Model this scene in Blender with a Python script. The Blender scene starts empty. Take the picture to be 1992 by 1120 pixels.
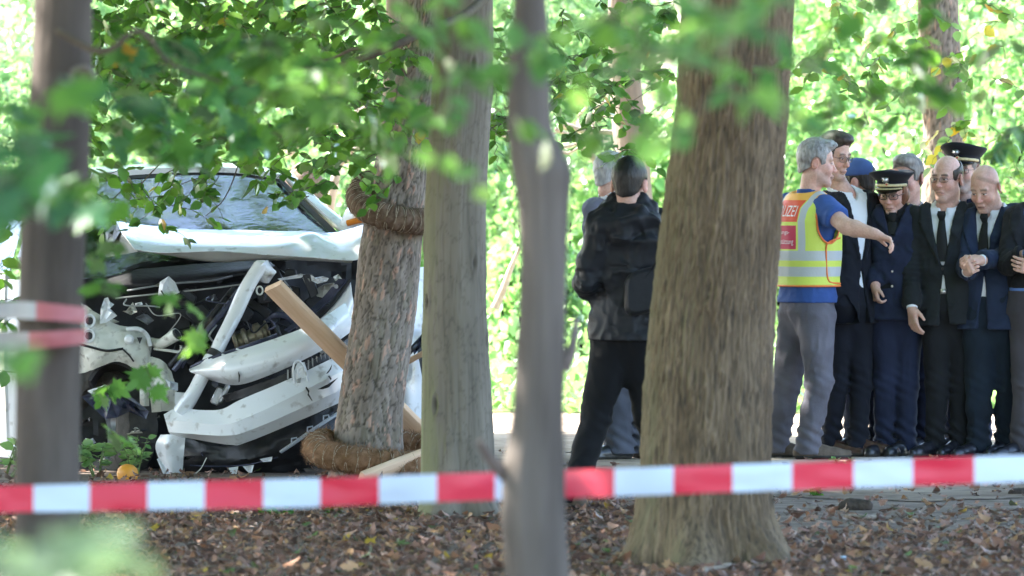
import bpy, math, random
import numpy as np
from mathutils import Vector, Matrix

# ------------------------------------------------------------------ camera, sky, sun, exposure
S = bpy.context.scene
COL = S.collection
FPX, HORIZON, EYE = 15000.0, 310.0, 1.70          # long telephoto: focal length in photo pixels
PITCH = math.atan((560.0 - HORIZON) / FPX)
cam_data = bpy.data.cameras.new('camera')
cam_data.sensor_width = 36.0
cam_data.lens = FPX / 1992.0 * 36.0
cam_data.clip_start = 0.5
cam_data.clip_end = 2000.0
cam_data.dof.use_dof = True
cam_data.dof.focus_distance = 41.5
cam_data.dof.aperture_fstop = 5.3
cam_data.dof.aperture_blades = 9
cam = bpy.data.objects.new('camera', cam_data)
COL.objects.link(cam)
cam.location = (0, 0, EYE)
cam.rotation_euler = (math.pi / 2 - PITCH, 0, 0)
S.camera = cam

SUN_EL, SUN_AZ = math.radians(47), math.radians(-62)   # azimuth from +Y towards +X: behind the scene, to the left
W = bpy.data.worlds.new('World'); S.world = W; W.use_nodes = True
_nt = W.node_tree; _nt.nodes.clear()
_sky = _nt.nodes.new('ShaderNodeTexSky'); _sky.sky_type = 'NISHITA'; _sky.sun_disc = False
_sky.sun_elevation = SUN_EL; _sky.sun_rotation = SUN_AZ
_sky.dust_density = 1.5; _sky.ozone_density = 1.0
_bg = _nt.nodes.new('ShaderNodeBackground'); _bg.inputs['Strength'].default_value = 0.15
_wo = _nt.nodes.new('ShaderNodeOutputWorld')
_nt.links.new(_sky.outputs[0], _bg.inputs[0]); _nt.links.new(_bg.outputs[0], _wo.inputs[0])
_sl = bpy.data.lights.new('sun', 'SUN'); _sl.energy = 5.0; _sl.angle = math.radians(0.53); _sl.color = (1.0, 0.955, 0.88)
sun = bpy.data.objects.new('sun', _sl); COL.objects.link(sun)
sun.location = (-20, 60, 60)
_sd = Vector((math.sin(SUN_AZ) * math.cos(SUN_EL), math.cos(SUN_AZ) * math.cos(SUN_EL), math.sin(SUN_EL)))
sun.rotation_euler = _sd.to_track_quat('Z', 'Y').to_euler()

S.render.engine = 'CYCLES'
S.view_settings.view_transform = 'Standard'; S.view_settings.look = 'None'
S.view_settings.gamma = 1.0; S.view_settings.use_curve_mapping = False
S.view_settings.exposure = 2.78
S.cycles.max_bounces = 8; S.cycles.diffuse_bounces = 5; S.cycles.glossy_bounces = 3
S.cycles.transmission_bounces = 6; S.cycles.transparent_max_bounces = 8
S.cycles.use_adaptive_sampling = True; S.cycles.adaptive_threshold = 0.02
S.cycles.use_denoising = True
S.cycles.sample_clamp_indirect = 6.0
S.cycles.caustics_reflective = False; S.cycles.caustics_refractive = False

# ------------------------------------------------------------------ helpers
random.seed(7)
_cp, _sp = math.cos(PITCH), math.sin(PITCH)

def P(px, py, D):
    """World point D metres down the line of sight seen at photo pixel (px, py)."""
    u = (np.asarray(px, float) - 996.0) / FPX
    v = (560.0 - np.asarray(py, float)) / FPX
    # camera axes: right (1,0,0), up (0,sp,cp), forward (0,cp,-sp)
    fy = _cp + v * _sp
    fz = -_sp + v * _cp
    k = D / fy
    return np.stack(np.broadcast_arrays(u * k, D, EYE + fz * k), -1)

def PV(px, py, D): return Vector(P(px, py, D))
def ppm(D): return FPX / D

def obj(name, me, material=None, parent=None, smooth=True):
    if isinstance(material, (list, tuple)):
        for m in material: me.materials.append(m)
    elif material is not None:
        me.materials.append(material)
    if smooth and len(me.polygons):
        me.polygons.foreach_set('use_smooth', np.ones(len(me.polygons), bool))
    o = bpy.data.objects.new(name, me)
    COL.objects.link(o)
    if parent is not None: o.parent = parent
    return o

def mesh(name, verts, faces, cols=None, mats=None):
    """verts (N,3); faces = list of equal-size index arrays, or a list of such lists."""
    verts = np.asarray(verts, np.float32)
    me = bpy.data.meshes.new(name)
    groups = faces if (isinstance(faces, list) and len(faces) and isinstance(faces[0], np.ndarray) and faces[0].ndim == 2) else [np.asarray(faces, np.int32)]
    groups = [np.asarray(g, np.int32) for g in groups if len(g)]
    loops = np.concatenate([g.ravel() for g in groups]) if groups else np.zeros(0, np.int32)
    tot = np.concatenate([np.full(len(g), g.shape[1], np.int32) for g in groups]) if groups else np.zeros(0, np.int32)
    st = np.concatenate([[0], np.cumsum(tot)[:-1]]).astype(np.int32) if len(tot) else tot
    me.vertices.add(len(verts)); me.vertices.foreach_set('co', verts.ravel())
    me.loops.add(len(loops)); me.loops.foreach_set('vertex_index', loops)
    me.polygons.add(len(tot)); me.polygons.foreach_set('loop_start', st); me.polygons.foreach_set('loop_total', tot)
    if mats is not None: me.polygons.foreach_set('material_index', np.asarray(mats, np.int32))
    if cols is not None:
        a = me.color_attributes.new('col', 'FLOAT_COLOR', 'POINT')
        c = np.ones((len(verts), 4), np.float32); c[:, :3] = cols
        a.data.foreach_set('color', c.ravel())
    me.update(calc_edges=True); me.validate()
    return me

class MB:
    """Collects boxes, tubes, lathes and patches into ONE mesh."""
    def __init__(s): s.v = []; s.f4 = []; s.f3 = []; s.n = 0; s.m4 = []; s.m3 = []
    def add(s, v, f4=None, f3=None, m=0):
        v = np.asarray(v, float).reshape(-1, 3)
        if f4 is not None and len(f4): s.f4.append(np.asarray(f4) + s.n); s.m4 += [m] * len(f4)
        if f3 is not None and len(f3): s.f3.append(np.asarray(f3) + s.n); s.m3 += [m] * len(f3)
        s.v.append(v); s.n += len(v)
        return s
    def tube(s, pts, r, seg=10, m=0, cap=True, flat=1.0):
        pts = np.asarray(pts, float); n = len(pts)
        r = np.broadcast_to(np.asarray(r, float), (n,))
        t = np.gradient(pts, axis=0); t /= np.linalg.norm(t, axis=1)[:, None] + 1e-9
        ref = np.array([0, 0, 1.0]) if abs(t[0][2]) < 0.9 else np.array([0, 1.0, 0])
        a = np.cross(t, ref); a /= np.linalg.norm(a, axis=1)[:, None] + 1e-9
        b = np.cross(t, a)
        th = np.arange(seg) * 2 * math.pi / seg
        v = pts[:, None] + r[:, None, None] * (np.cos(th)[None, :, None] * a[:, None] + flat * np.sin(th)[None, :, None] * b[:, None])
        s.add(v.reshape(-1, 3), *_grid_faces(n, seg, True), m=m)
        if cap:
            for i in (0, n - 1):
                base = s.n
                ring = v[i]; c = pts[i]
                vv = np.vstack([ring, c[None]])
                k = np.arange(seg); f = np.stack([k, (k + 1) % seg, np.full(seg, seg)], 1)
                if i == 0: f = f[:, ::-1]
                s.add(vv, None, f[:, ::-1], m=m)
        return s
    def box(s, c, size, R=None, m=0, taper=1.0):
        sx, sy, sz = np.asarray(size) / 2
        v = np.array([[x * sx * (taper if z > 0 else 1), y * sy * (taper if z > 0 else 1), z * sz] for z in (-1, 1) for y in (-1, 1) for x in (-1, 1)], float)
        if R is not None: v = v @ np.asarray(R).T
        v = v + np.asarray(c)
        s.add(v, [(0, 2, 3, 1), (4, 5, 7, 6), (0, 1, 5, 4), (2, 6, 7, 3), (0, 4, 6, 2), (1, 3, 7, 5)], m=m)
        return s
    def rings(s, R, m=0, cap0=True, cap1=True):
        """R (n, seg, 3) closed rings"""
        R = np.asarray(R, float); n, seg = R.shape[:2]
        s.add(R.reshape(-1, 3), *_grid_faces(n, seg, True), m=m)
        for i, do in ((0, cap0), (n - 1, cap1)):
            if do:
                k = np.arange(seg); f = np.stack([k, (k + 1) % seg, np.full(seg, seg)], 1)
                s.add(np.vstack([R[i], R[i].mean(0)[None]]), None, f if i == 0 else f[:, ::-1], m=m)
        return s
    def slab(s, G, thick, m=0):
        """closed sheet from a grid of points G (n,k,3) with thickness"""
        G = np.asarray(G, float); n, k = G.shape[:2]
        du = np.gradient(G, axis=0); dv = np.gradient(G, axis=1)
        N = np.cross(du, dv); N /= np.linalg.norm(N, axis=2)[..., None] + 1e-9
        B = G - N * thick
        f, _ = _grid_faces(n, k, False)
        s.add(np.vstack([G.reshape(-1, 3), B.reshape(-1, 3)]), np.vstack([f[:, ::-1], f + n * k]), m=m)
        I = np.arange(n * k).reshape(n, k)
        rim = np.concatenate([I[0, :], I[1:, -1], I[-1, -2::-1], I[-2:0:-1, 0]])
        nx = np.roll(rim, -1)
        s.f4.append(np.stack([rim, nx, nx + n * k, rim + n * k], 1)[:, ::-1] + (s.n - 2 * n * k)); s.m4 += [m] * len(rim)
        return s
    def mesh(s, name):
        V = np.vstack(s.v); fs = []; mm = []
        if s.f4: fs.append(np.vstack(s.f4).astype(np.int32)); mm += s.m4
        if s.f3: fs.append(np.vstack(s.f3).astype(np.int32)); mm += s.m3
        return mesh(name, V, fs, mats=mm)
    def build(s, name, material=None, parent=None, smooth=True):
        return obj(name, s.mesh(name), material, parent, smooth)

def _grid_faces(n, k, wrap):
    I = np.arange(n * k).reshape(n, k)
    if wrap:
        a = I[:-1]; b = I[1:]
        return np.stack([a, np.roll(a, -1, 1), np.roll(b, -1, 1), b], -1).reshape(-1, 4), None
    return np.stack([I[:-1, :-1], I[:-1, 1:], I[1:, 1:], I[1:, :-1]], -1).reshape(-1, 4), None

def catmull(p, n):
    """resample control points (k,...) to n samples"""
    p = np.asarray(p, float); k = len(p)
    if k == 2:
        t = np.linspace(0, 1, n).reshape((n,) + (1,) * (p.ndim - 1)); return p[0] * (1 - t) + p[1] * t
    q = np.concatenate([[2 * p[0] - p[1]], p, [2 * p[-1] - p[-2]]])
    t = np.linspace(0, k - 1 - 1e-9, n); i = t.astype(int); f = (t - i).reshape((n,) + (1,) * (p.ndim - 1))
    a, b, c, d = q[i], q[i + 1], q[i + 2], q[i + 3]
    return 0.5 * (2 * b + (c - a) * f + (2 * a - 5 * b + 4 * c - d) * f ** 2 + (3 * b - a - 3 * c + d) * f ** 3)

def patch(rows, nu, nv):
    R = np.asarray(rows, float)
    return catmull(np.stack([catmull(r, nv) for r in R]), nu)

def _hash(ix, iy, iz, seed):
    h = (ix.astype(np.int64) * 374761393 + iy.astype(np.int64) * 668265263 + iz.astype(np.int64) * 2147483647 + seed * 974711) & 0xFFFFFFFF
    h = ((h ^ (h >> 13)) * 1274126177) & 0xFFFFFFFF
    h = ((h ^ (h >> 16)) * 2246822519) & 0xFFFFFFFF
    return ((h ^ (h >> 15)) & 0xFFFFFF) / float(0xFFFFFF)

def vnoise(p, seed=0):
    p = np.asarray(p, float); i = np.floor(p).astype(np.int64); f = p - i; f = f * f * (3 - 2 * f)
    r = 0
    for dx in (0, 1):
        wx = f[..., 0] if dx else 1 - f[..., 0]
        for dy in (0, 1):
            wy = f[..., 1] if dy else 1 - f[..., 1]
            for dz in (0, 1):
                wz = f[..., 2] if dz else 1 - f[..., 2]
                r = r + wx * wy * wz * _hash(i[..., 0] + dx, i[..., 1] + dy, i[..., 2] + dz, seed)
    return r

def fbm(p, oct=4, seed=0):
    p = np.asarray(p, float); a, s, t = 1.0, 0.0, 0.0
    for o in range(oct):
        s = s + a * vnoise(p, seed + o); t += a; a *= 0.5; p = p * 2.03 + 5.2
    return s / t

def worley(p, seed=0):
    """F1, F2 and a random value of the nearest cell"""
    i = np.floor(p).astype(np.int64); f1 = np.full(p.shape[:-1], 9.0); f2 = f1.copy(); cid = f1.copy()
    for dx in (-1, 0, 1):
        for dy in (-1, 0, 1):
            for dz in (-1, 0, 1):
                c = i + np.array([dx, dy, dz])
                q = np.stack([c[..., k] + _hash(c[..., 0], c[..., 1], c[..., 2], seed + 11 * k) for k in range(3)], -1)
                d = np.linalg.norm(q - p, axis=-1); h = _hash(c[..., 0], c[..., 1], c[..., 2], seed + 77)
                m = d < f1
                f2 = np.where(m, f1, np.minimum(f2, d)); cid = np.where(m, h, cid); f1 = np.where(m, d, f1)
    return f1, f2, cid

def empty(name, loc=(0, 0, 0)):
    o = bpy.data.objects.new(name, None); COL.objects.link(o); o.location = loc; o.empty_display_size = 0.2
    return o

def tag(o, label, cat, group=None, kind=None):
    if label: o['label'] = label
    if cat: o['category'] = cat
    if group: o['group'] = group
    if kind: o['kind'] = kind
    return o

# ---- materials
def new_mat(name):
    m = bpy.data.materials.new(name); m.use_nodes = True
    nt = m.node_tree; nt.nodes.clear()
    out = nt.nodes.new('ShaderNodeOutputMaterial')
    return m, nt, out

def surf(name, c1, c2=None, rough=0.6, scale=8.0, stretch=(1, 1, 1), detail=5.0, bump=0.0, bump_scale=None, bump_stretch=None, bump_dist=0.01,
         spec=0.5, metal=0.0, coat=0.0, usecol=False, lo=0.35, hi=0.65, sheen=0.0, dirt=None, rvar=0.0, dirt_stretch=(1, 1, 1)):
    """noise-mottled principled surface; usecol multiplies the mesh's own colour layer in"""
    m, nt, out = new_mat(name); N = nt.nodes.new; L = nt.links.new
    b = N('ShaderNodeBsdfPrincipled'); L(b.outputs[0], out.inputs[0])
    b.inputs['Roughness'].default_value = rough; b.inputs['Metallic'].default_value = metal
    b.inputs['Specular IOR Level'].default_value = spec; b.inputs['Coat Weight'].default_value = coat
    b.inputs['Coat Roughness'].default_value = 0.08
    if sheen: b.inputs['Sheen Weight'].default_value = sheen; b.inputs['Sheen Roughness'].default_value = 0.6
    tc = N('ShaderNodeTexCoord')
    mp = N('ShaderNodeMapping'); mp.inputs['Scale'].default_value = stretch; L(tc.outputs['Object'], mp.inputs[0])
    nz = N('ShaderNodeTexNoise'); nz.inputs['Scale'].default_value = scale; nz.inputs['Detail'].default_value = detail; L(mp.outputs[0], nz.inputs['Vector'])
    mr = N('ShaderNodeMapRange'); mr.inputs[1].default_value = lo; mr.inputs[2].default_value = hi; L(nz.outputs[0], mr.inputs[0])
    mx = N('ShaderNodeMix'); mx.data_type = 'RGBA'
    mx.inputs[6].default_value = (*c1, 1); mx.inputs[7].default_value = (*(c2 or c1), 1); L(mr.outputs[0], mx.inputs[0])
    c = mx.outputs[2]
    if dirt:
        col, dscale, dlo, dhi = dirt
        n2 = N('ShaderNodeTexNoise'); n2.inputs['Scale'].default_value = dscale; n2.inputs['Detail'].default_value = 8
        m3 = N('ShaderNodeMapping'); m3.inputs['Scale'].default_value = dirt_stretch; L(tc.outputs['Object'], m3.inputs[0]); L(m3.outputs[0], n2.inputs['Vector'])
        r2 = N('ShaderNodeMapRange'); r2.inputs[1].default_value = dlo; r2.inputs[2].default_value = dhi; L(n2.outputs[0], r2.inputs[0])
        m2 = N('ShaderNodeMix'); m2.data_type = 'RGBA'; L(r2.outputs[0], m2.inputs[0]); L(c, m2.inputs[6]); m2.inputs[7].default_value = (*col, 1); c = m2.outputs[2]
    if usecol:
        at = N('ShaderNodeVertexColor'); at.layer_name = 'col'
        mm = N('ShaderNodeMix'); mm.data_type = 'RGBA'; mm.blend_type = 'MULTIPLY'; mm.inputs[0].default_value = 1
        L(c, mm.inputs[6]); L(at.outputs[0], mm.inputs[7]); c = mm.outputs[2]
    L(c, b.inputs['Base Color'])
    if rvar:
        rr = N('ShaderNodeMapRange'); rr.inputs[3].default_value = max(0.02, rough - rvar); rr.inputs[4].default_value = min(1, rough + rvar); L(nz.outputs[0], rr.inputs[0]); L(rr.outputs[0], b.inputs['Roughness'])
    if bump:
        mp2 = N('ShaderNodeMapping'); mp2.inputs['Scale'].default_value = bump_stretch or stretch; L(tc.outputs['Object'], mp2.inputs[0])
        nb = N('ShaderNodeTexNoise'); nb.inputs['Scale'].default_value = bump_scale or scale * 4; nb.inputs['Detail'].default_value = 8; L(mp2.outputs[0], nb.inputs['Vector'])
        bp = N('ShaderNodeBump'); bp.inputs['Strength'].default_value = bump; bp.inputs['Distance'].default_value = bump_dist
        L(nb.outputs[0], bp.inputs['Height']); L(bp.outputs[0], b.inputs['Normal'])
    return m

def leaf_mat(name, tint=(1, 1, 1), trans=0.5, base=None, gloss=0.35):
    """thin leaf: diffuse + translucent + a faint waxy gloss; colour from the mesh or from base"""
    m, nt, out = new_mat(name); N = nt.nodes.new; L = nt.links.new
    if base is None:
        at = N('ShaderNodeVertexColor'); at.layer_name = 'col'; src = at.outputs[0]
    else:
        at = N('ShaderNodeRGB'); at.outputs[0].default_value = (*base, 1); src = at.outputs[0]
    d = N('ShaderNodeBsdfDiffuse'); L(src, d.inputs[0])
    hs = N('ShaderNodeMix'); hs.data_type = 'RGBA'; hs.blend_type = 'MULTIPLY'; hs.inputs[0].default_value = 1.0
    L(src, hs.inputs[6]); hs.inputs[7].default_value = (1.5 * tint[0], 1.5 * tint[1], 1.05 * tint[2], 1)
    t = N('ShaderNodeBsdfTranslucent'); L(hs.outputs[2], t.inputs[0])
    mx = N('ShaderNodeMixShader'); mx.inputs[0].default_value = trans; L(d.outputs[0], mx.inputs[1]); L(t.outputs[0], mx.inputs[2])
    g = N('ShaderNodeBsdfGlossy'); g.inputs['Roughness'].default_value = gloss
    fr = N('ShaderNodeFresnel'); fr.inputs[0].default_value = 1.38
    fm = N('ShaderNodeMath'); fm.operation = 'MULTIPLY'; fm.inputs[1].default_value = .35; L(fr.outputs[0], fm.inputs[0])
    m2 = N('ShaderNodeMixShader'); L(fm.outputs[0], m2.inputs[0]); L(mx.outputs[0], m2.inputs[1]); L(g.outputs[0], m2.inputs[2])
    L(m2.outputs[0], out.inputs[0])
    return m

# ---- leaves
def _fan(outline):
    o = np.asarray(outline, float); n = len(o)
    k = np.arange(n)
    return np.vstack([o, [[0, o[:, 1].mean() * 0.8, 0]]]), np.stack([k, (k + 1) % n, np.full(n, n)], 1)

def tpl_ovate():
    ys = [0, .18, .45, .75, 1.0]; w = [0, .27, .36, .22, 0]
    v = []; f = []
    for y, x in zip(ys, w):
        v += [(-x, y, 0.10 * x - .10 * y * y), (0, y, -.05 - .10 * y * y if 0 < y < 1 else -.10 * y * y), (x, y, 0.10 * x - .10 * y * y)]
    f = [(0, 4, 3), (0, 5, 4)]
    for i in (1, 2):
        a = 3 * i; f += [(a, a + 1, a + 4), (a, a + 4, a + 3), (a + 1, a + 2, a + 5), (a + 1, a + 5, a + 4)]
    f += [(9, 10, 13), (10, 11, 13)]
    return np.array(v), np.array(f)

def tpl_maple():
    pts = [(0, 0), (.12, .06), (.38, -.04), (.30, .14), (.52, .26), (.36, .34), (.56, .58), (.30, .52), (.26, .66), (.14, .62), (.12, .84), (0, 1.02)]
    o = [(x, y, 0) for x, y in pts] + [(-x, y, 0) for x, y in pts[-2:0:-1]]
    v, f = _fan(o)
    v[:, 2] = -.12 * v[:, 1] ** 2 - .10 * np.abs(v[:, 0]) + .06 * np.sin(v[:, 0] * 9)
    return v, f

def tpl_clump(rng, n=5, fold=.2):
    v0, f0 = tpl_ovate(); V = []; F = []; k = 0
    for i in range(n):
        a = 2 * math.pi * i / n + rng.uniform(-.4, .4); s = rng.uniform(.7, 1)
        c, d = math.cos(a), math.sin(a)
        v = v0 * s; x = v[:, 0] * c - v[:, 1] * d; y = v[:, 0] * d + v[:, 1] * c
        V.append(np.stack([x, y + .0, v[:, 2] - fold * rng.random() * np.hypot(x, y)], 1)); F.append(f0 + k); k += len(v)
    return np.vstack(V), np.vstack(F)

def tpl_quad():
    return np.array([(-.36, .1, .02), (0, 0, -.03), (.36, .1, .02), (.33, .7, 0), (0, 1, -.12), (-.33, .7, 0)]), np.array([(0, 1, 4), (0, 4, 5), (1, 2, 3), (1, 3, 4)])

def tpl_curled(rng):
    ys = [0, .3, .65, 1.0]; w = [.05, .33, .28, .03]; v = []
    cu = rng.uniform(.25, .9); rl = rng.uniform(-.8, 1.2)
    for y, x in zip(ys, w):
        z = cu * (y - .5) ** 2 * 1.5
        v += [(-x * .9, y, z + rl * x * .9), (0, y, z), (x * .9, y + rng.uniform(-.06, .06), z + rl * x * rng.uniform(.4, 1.3))]
    f = []
    for i in range(3):
        a = 3 * i; f += [(a, a + 1, a + 4), (a, a + 4, a + 3), (a + 1, a + 2, a + 5), (a + 1, a + 5, a + 4)]
    return np.array(v), np.array(f)

def frames(yaxis, normal):
    y = yaxis / (np.linalg.norm(yaxis, axis=1)[:, None] + 1e-9)
    x = np.cross(y, normal); x /= np.linalg.norm(x, axis=1)[:, None] + 1e-9
    z = np.cross(x, y)
    return np.stack([x, y, z], -1)            # (N,3,3) columns

def scatter_mesh(name, tpl, pos, R, size, cols):
    v, f = tpl; n, k = len(pos), len(v)
    V = np.einsum('nij,kj->nki', R, v) * np.asarray(size)[:, None, None] + pos[:, None]
    F = (f[None] + (np.arange(n) * k)[:, None, None]).reshape(-1, 3)
    C = np.repeat(cols, k, 0)
    return mesh(name, V.reshape(-1, 3), F, C)

def merge_scatter(name, sets):
    V = []; F = []; C = []; n = 0
    for tpl, pos, R, size, cols in sets:
        if not len(pos): continue
        v, f = tpl; k = len(v)
        V.append((np.einsum('nij,kj->nki', R, v) * np.asarray(size)[:, None, None] + pos[:, None]).reshape(-1, 3))
        F.append((f[None] + (np.arange(len(pos)) * k)[:, None, None]).reshape(-1, 3) + n); C.append(np.repeat(cols, k, 0)); n += len(pos) * k
    return mesh(name, np.vstack(V), np.vstack(F), np.vstack(C))

# ---- signed distance modelling: organic bodies and clothes as one continuous skin
def smin(a, b, k):
    if k <= 0: return np.minimum(a, b)
    h = np.clip(0.5 + 0.5 * (b - a) / k, 0, 1); return b + (a - b) * h - k * h * (1 - h)
def smax(a, b, k): return -smin(-a, -b, k)

class Field:
    def __init__(s, xs, ys, zs):
        s.xs, s.ys, s.zs = [np.asarray(a, np.float32) for a in (xs, ys, zs)]
        s.F = np.full((len(xs), len(ys), len(zs)), 0.3, np.float32)
    def sl(s, lo, hi):
        r = []
        for a, l, h in zip((s.xs, s.ys, s.zs), lo, hi):
            i, j = np.searchsorted(a, l), np.searchsorted(a, h); r.append(slice(max(i - 1, 0), min(j + 1, len(a))))
        return tuple(r)
    def grid(s, sl=None):
        sl = sl or (slice(None),) * 3
        return s.xs[sl[0]][:, None, None], s.ys[sl[1]][None, :, None], s.zs[sl[2]][None, None, :]
    def op(s, fn, lo, hi, k=0.0, sub=False):
        sl = s.sl(np.asarray(lo) - k - .012, np.asarray(hi) + k + .012)
        if any(q.stop <= q.start for q in sl): return
        d = fn(*s.grid(sl))
        s.F[sl] = smax(s.F[sl], -d, k) if sub else smin(s.F[sl], d, k)
    def cone(s, a, b, ra, rb, k=0.0, sub=False):
        a = np.asarray(a, float); b = np.asarray(b, float); ba = b - a; q = float(ba @ ba) + 1e-12
        def fn(X, Y, Z):
            h = np.clip(((X - a[0]) * ba[0] + (Y - a[1]) * ba[1] + (Z - a[2]) * ba[2]) / q, 0, 1)
            return np.sqrt((X - a[0] - h * ba[0]) ** 2 + (Y - a[1] - h * ba[1]) ** 2 + (Z - a[2] - h * ba[2]) ** 2) - (ra + (rb - ra) * h)
        r = max(ra, rb); s.op(fn, np.minimum(a, b) - r, np.maximum(a, b) + r, k, sub)
    def ell(s, c, r, k=0.0, sub=False, R=None):
        c = np.asarray(c, float); r = np.asarray(r, float); m = r.max() if R is not None else r
        def fn(X, Y, Z):
            x, y, z = X - c[0], Y - c[1], Z - c[2]
            if R is not None: x, y, z = [R[0, i] * x + R[1, i] * y + R[2, i] * z for i in range(3)]
            q = np.sqrt((x / r[0]) ** 2 + (y / r[1]) ** 2 + (z / r[2]) ** 2)
            q2 = np.sqrt((x / r[0] ** 2) ** 2 + (y / r[1] ** 2) ** 2 + (z / r[2] ** 2) ** 2) + 1e-9
            return q * (q - 1) / q2
        s.op(fn, c - m, c + m, k, sub)
    def nets(s):
        F, xs, ys, zs = s.F, s.xs, s.ys, s.zs
        g = F < 0
        cnt = np.zeros(tuple(n - 1 for n in F.shape), np.uint8)
        for i in (0, 1):
            for j in (0, 1):
                for k in (0, 1):
                    cnt += g[i:g.shape[0] - 1 + i, j:g.shape[1] - 1 + j, k:g.shape[2] - 1 + k]
        act = (cnt > 0) & (cnt < 8)
        I, J, K = np.nonzero(act)
        corners = [(i, j, k) for i in (0, 1) for j in (0, 1) for k in (0, 1)]
        val = {c: F[I + c[0], J + c[1], K + c[2]] for c in corners}
        pos = {c: np.stack([xs[I + c[0]], ys[J + c[1]], zs[K + c[2]]], -1) for c in corners}
        acc = np.zeros((len(I), 3)); n = np.zeros(len(I))
        for c in corners:
            for ax in range(3):
                if c[ax] == 0:
                    d = list(c); d[ax] = 1; d = tuple(d)
                    a, b = val[c], val[d]; m = (a < 0) != (b < 0)
                    t = np.where(m, a / np.where(m, a - b, 1), 0)[:, None]
                    acc += np.where(m[:, None], pos[c] * (1 - t) + pos[d] * t, 0); n += m
        V = acc / np.maximum(n, 1)[:, None]
        mp = np.full(cnt.shape, -1, np.int32); mp[act] = np.arange(len(I))
        Q = []
        for ax in range(3):
            o = [slice(None)] * 3; o2 = [slice(None)] * 3; o[ax] = slice(0, -1); o2[ax] = slice(1, None)
            a, b = g[tuple(o)], g[tuple(o2)]
            i, j, k = np.nonzero(a != b)
            e = (ax + 1) % 3; f = (ax + 2) % 3
            ijk = [i, j, k]
            ok = (ijk[e] > 0) & (ijk[f] > 0) & (ijk[e] < cnt.shape[e]) & (ijk[f] < cnt.shape[f])
            ijk = [q[ok] for q in ijk]; inside = a[i[ok], j[ok], k[ok]]
            def at(de, df):
                q = [x.copy() for x in ijk]; q[e] = q[e] - de; q[f] = q[f] - df; return mp[q[0], q[1], q[2]]
            quad = np.stack([at(1, 1), at(0, 1), at(0, 0), at(1, 0)], 1)
            quad[~inside] = quad[~inside][:, ::-1]
            Q.append(quad)
        return V, np.vstack(Q)
    def mesh(s, name, cols=None):
        V, Q = s.nets(); Q = Q[(Q >= 0).all(1)]
        return mesh(name, V, Q, cols(V) if cols is not None else None)

def axis_grid(segs):
    """piecewise uniform axis: segs = [(lo, hi, step)]; the finest step wins where they overlap"""
    lo = min(s[0] for s in segs); hi = max(s[1] for s in segs); x = lo; out = []
    while x < hi:
        out.append(x); st = min((s[2] for s in segs if s[0] <= x + 1e-6 < s[1]), default=0.02); x += st
    out.append(hi)
    return np.array(out)

# ------------------------------------------------------------------ ground, path, lawn
rng = np.random.default_rng(11)
def ground_z(x, y):
    p = np.stack([x * .55, y * .55, x * 0], -1)
    return (fbm(p, 3, 3) - .5) * .07 * np.clip((36.6 - y) / 4, 0, 1)

gx = np.concatenate([[-500, -120, -40, -14], np.arange(-7, 7.01, .14), [14, 40, 120, 500]])
gy = np.concatenate([[-60, 0, 10], np.arange(18, 46, .16), np.arange(46, 60, 1.0), [70, 90, 140, 260, 800]])
GX, GY = np.meshgrid(gx, gy)
V = np.stack([GX, GY, ground_z(GX, GY)], -1).reshape(-1, 3)
m_soil = surf('soil', (.12, .09, .072), (.24, .185, .15), .95, 5, bump=.3, bump_scale=60, bump_dist=.006, spec=.15, detail=8)
tag(obj('ground', mesh('ground', V, _grid_faces(len(gy), len(gx), False)[0]), m_soil), 'brown forest floor under the trees', 'ground', kind='structure')

px_ = np.concatenate([np.arange(-30, -6, .5), np.arange(-6, 6, .06), np.arange(6, 30.1, .5)]); py_ = np.linspace(0, 1, 70)
edge = 39.6 + 1.1 * fbm(np.stack([px_ * .5, px_ * 0, px_ * 0], -1), 3, 5) + np.where(px_ < .8, 2.2, 0) + .5 * np.sin(px_ * .4)
edge = edge - 1.9 * np.clip(px_ - .2, 0, 1) + 1.3 * (fbm(np.stack([px_ * 2.1, px_ * 0, px_ * 0], -1), 5, 15) - .5)
edge = np.where(px_ < .4, edge + .3, edge)
PX = np.repeat(px_[None], len(py_), 0); PY = edge[None] + (py_[:, None] ** 1.3) * (52.0 - edge[None])
V = np.stack([PX, PY, ground_z(PX, PY) + .004], -1).reshape(-1, 3)
tr_ = np.clip((PY - edge[None]) / 2.6 + .9 * (fbm(np.stack([PX * 1.1, PY * 1.1, PX * 0], -1), 4, 27) - .5), 0, 1)[..., None]; tr_ = tr_ * tr_ * (3 - 2 * tr_)
PC = (np.array([.46, .43, .43]) * (1 - tr_) + tr_).reshape(-1, 3)      # trodden soil worked into the sand along the near edge
m_path = surf('sandy_path', (.36, .275, .20), (.49, .40, .315), .95, 1.6, bump=.2, bump_scale=120, bump_dist=.003, spec=.15, detail=9, usecol=True, dirt=((.19, .145, .11), 7, .50, .72))
tag(obj('path', mesh('path', V, _grid_faces(len(py_), len(px_), False)[0], PC), m_path), 'pale sandy path behind the trees', 'path', kind='structure')
V = np.array([(-300, 51.6, .012), (300, 51.6, .012), (300, 700, .012), (-300, 700, .012)])
m_lawn = surf('lawn', (.10, .17, .045), (.24, .27, .10), .9, .6, bump=.6, bump_scale=30, bump_dist=.05, spec=.2, detail=9)
tag(obj('lawn', mesh('lawn', V, [(0, 1, 2, 3)]), m_lawn), 'sunlit grass beyond the path', 'lawn', kind='structure')

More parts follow.
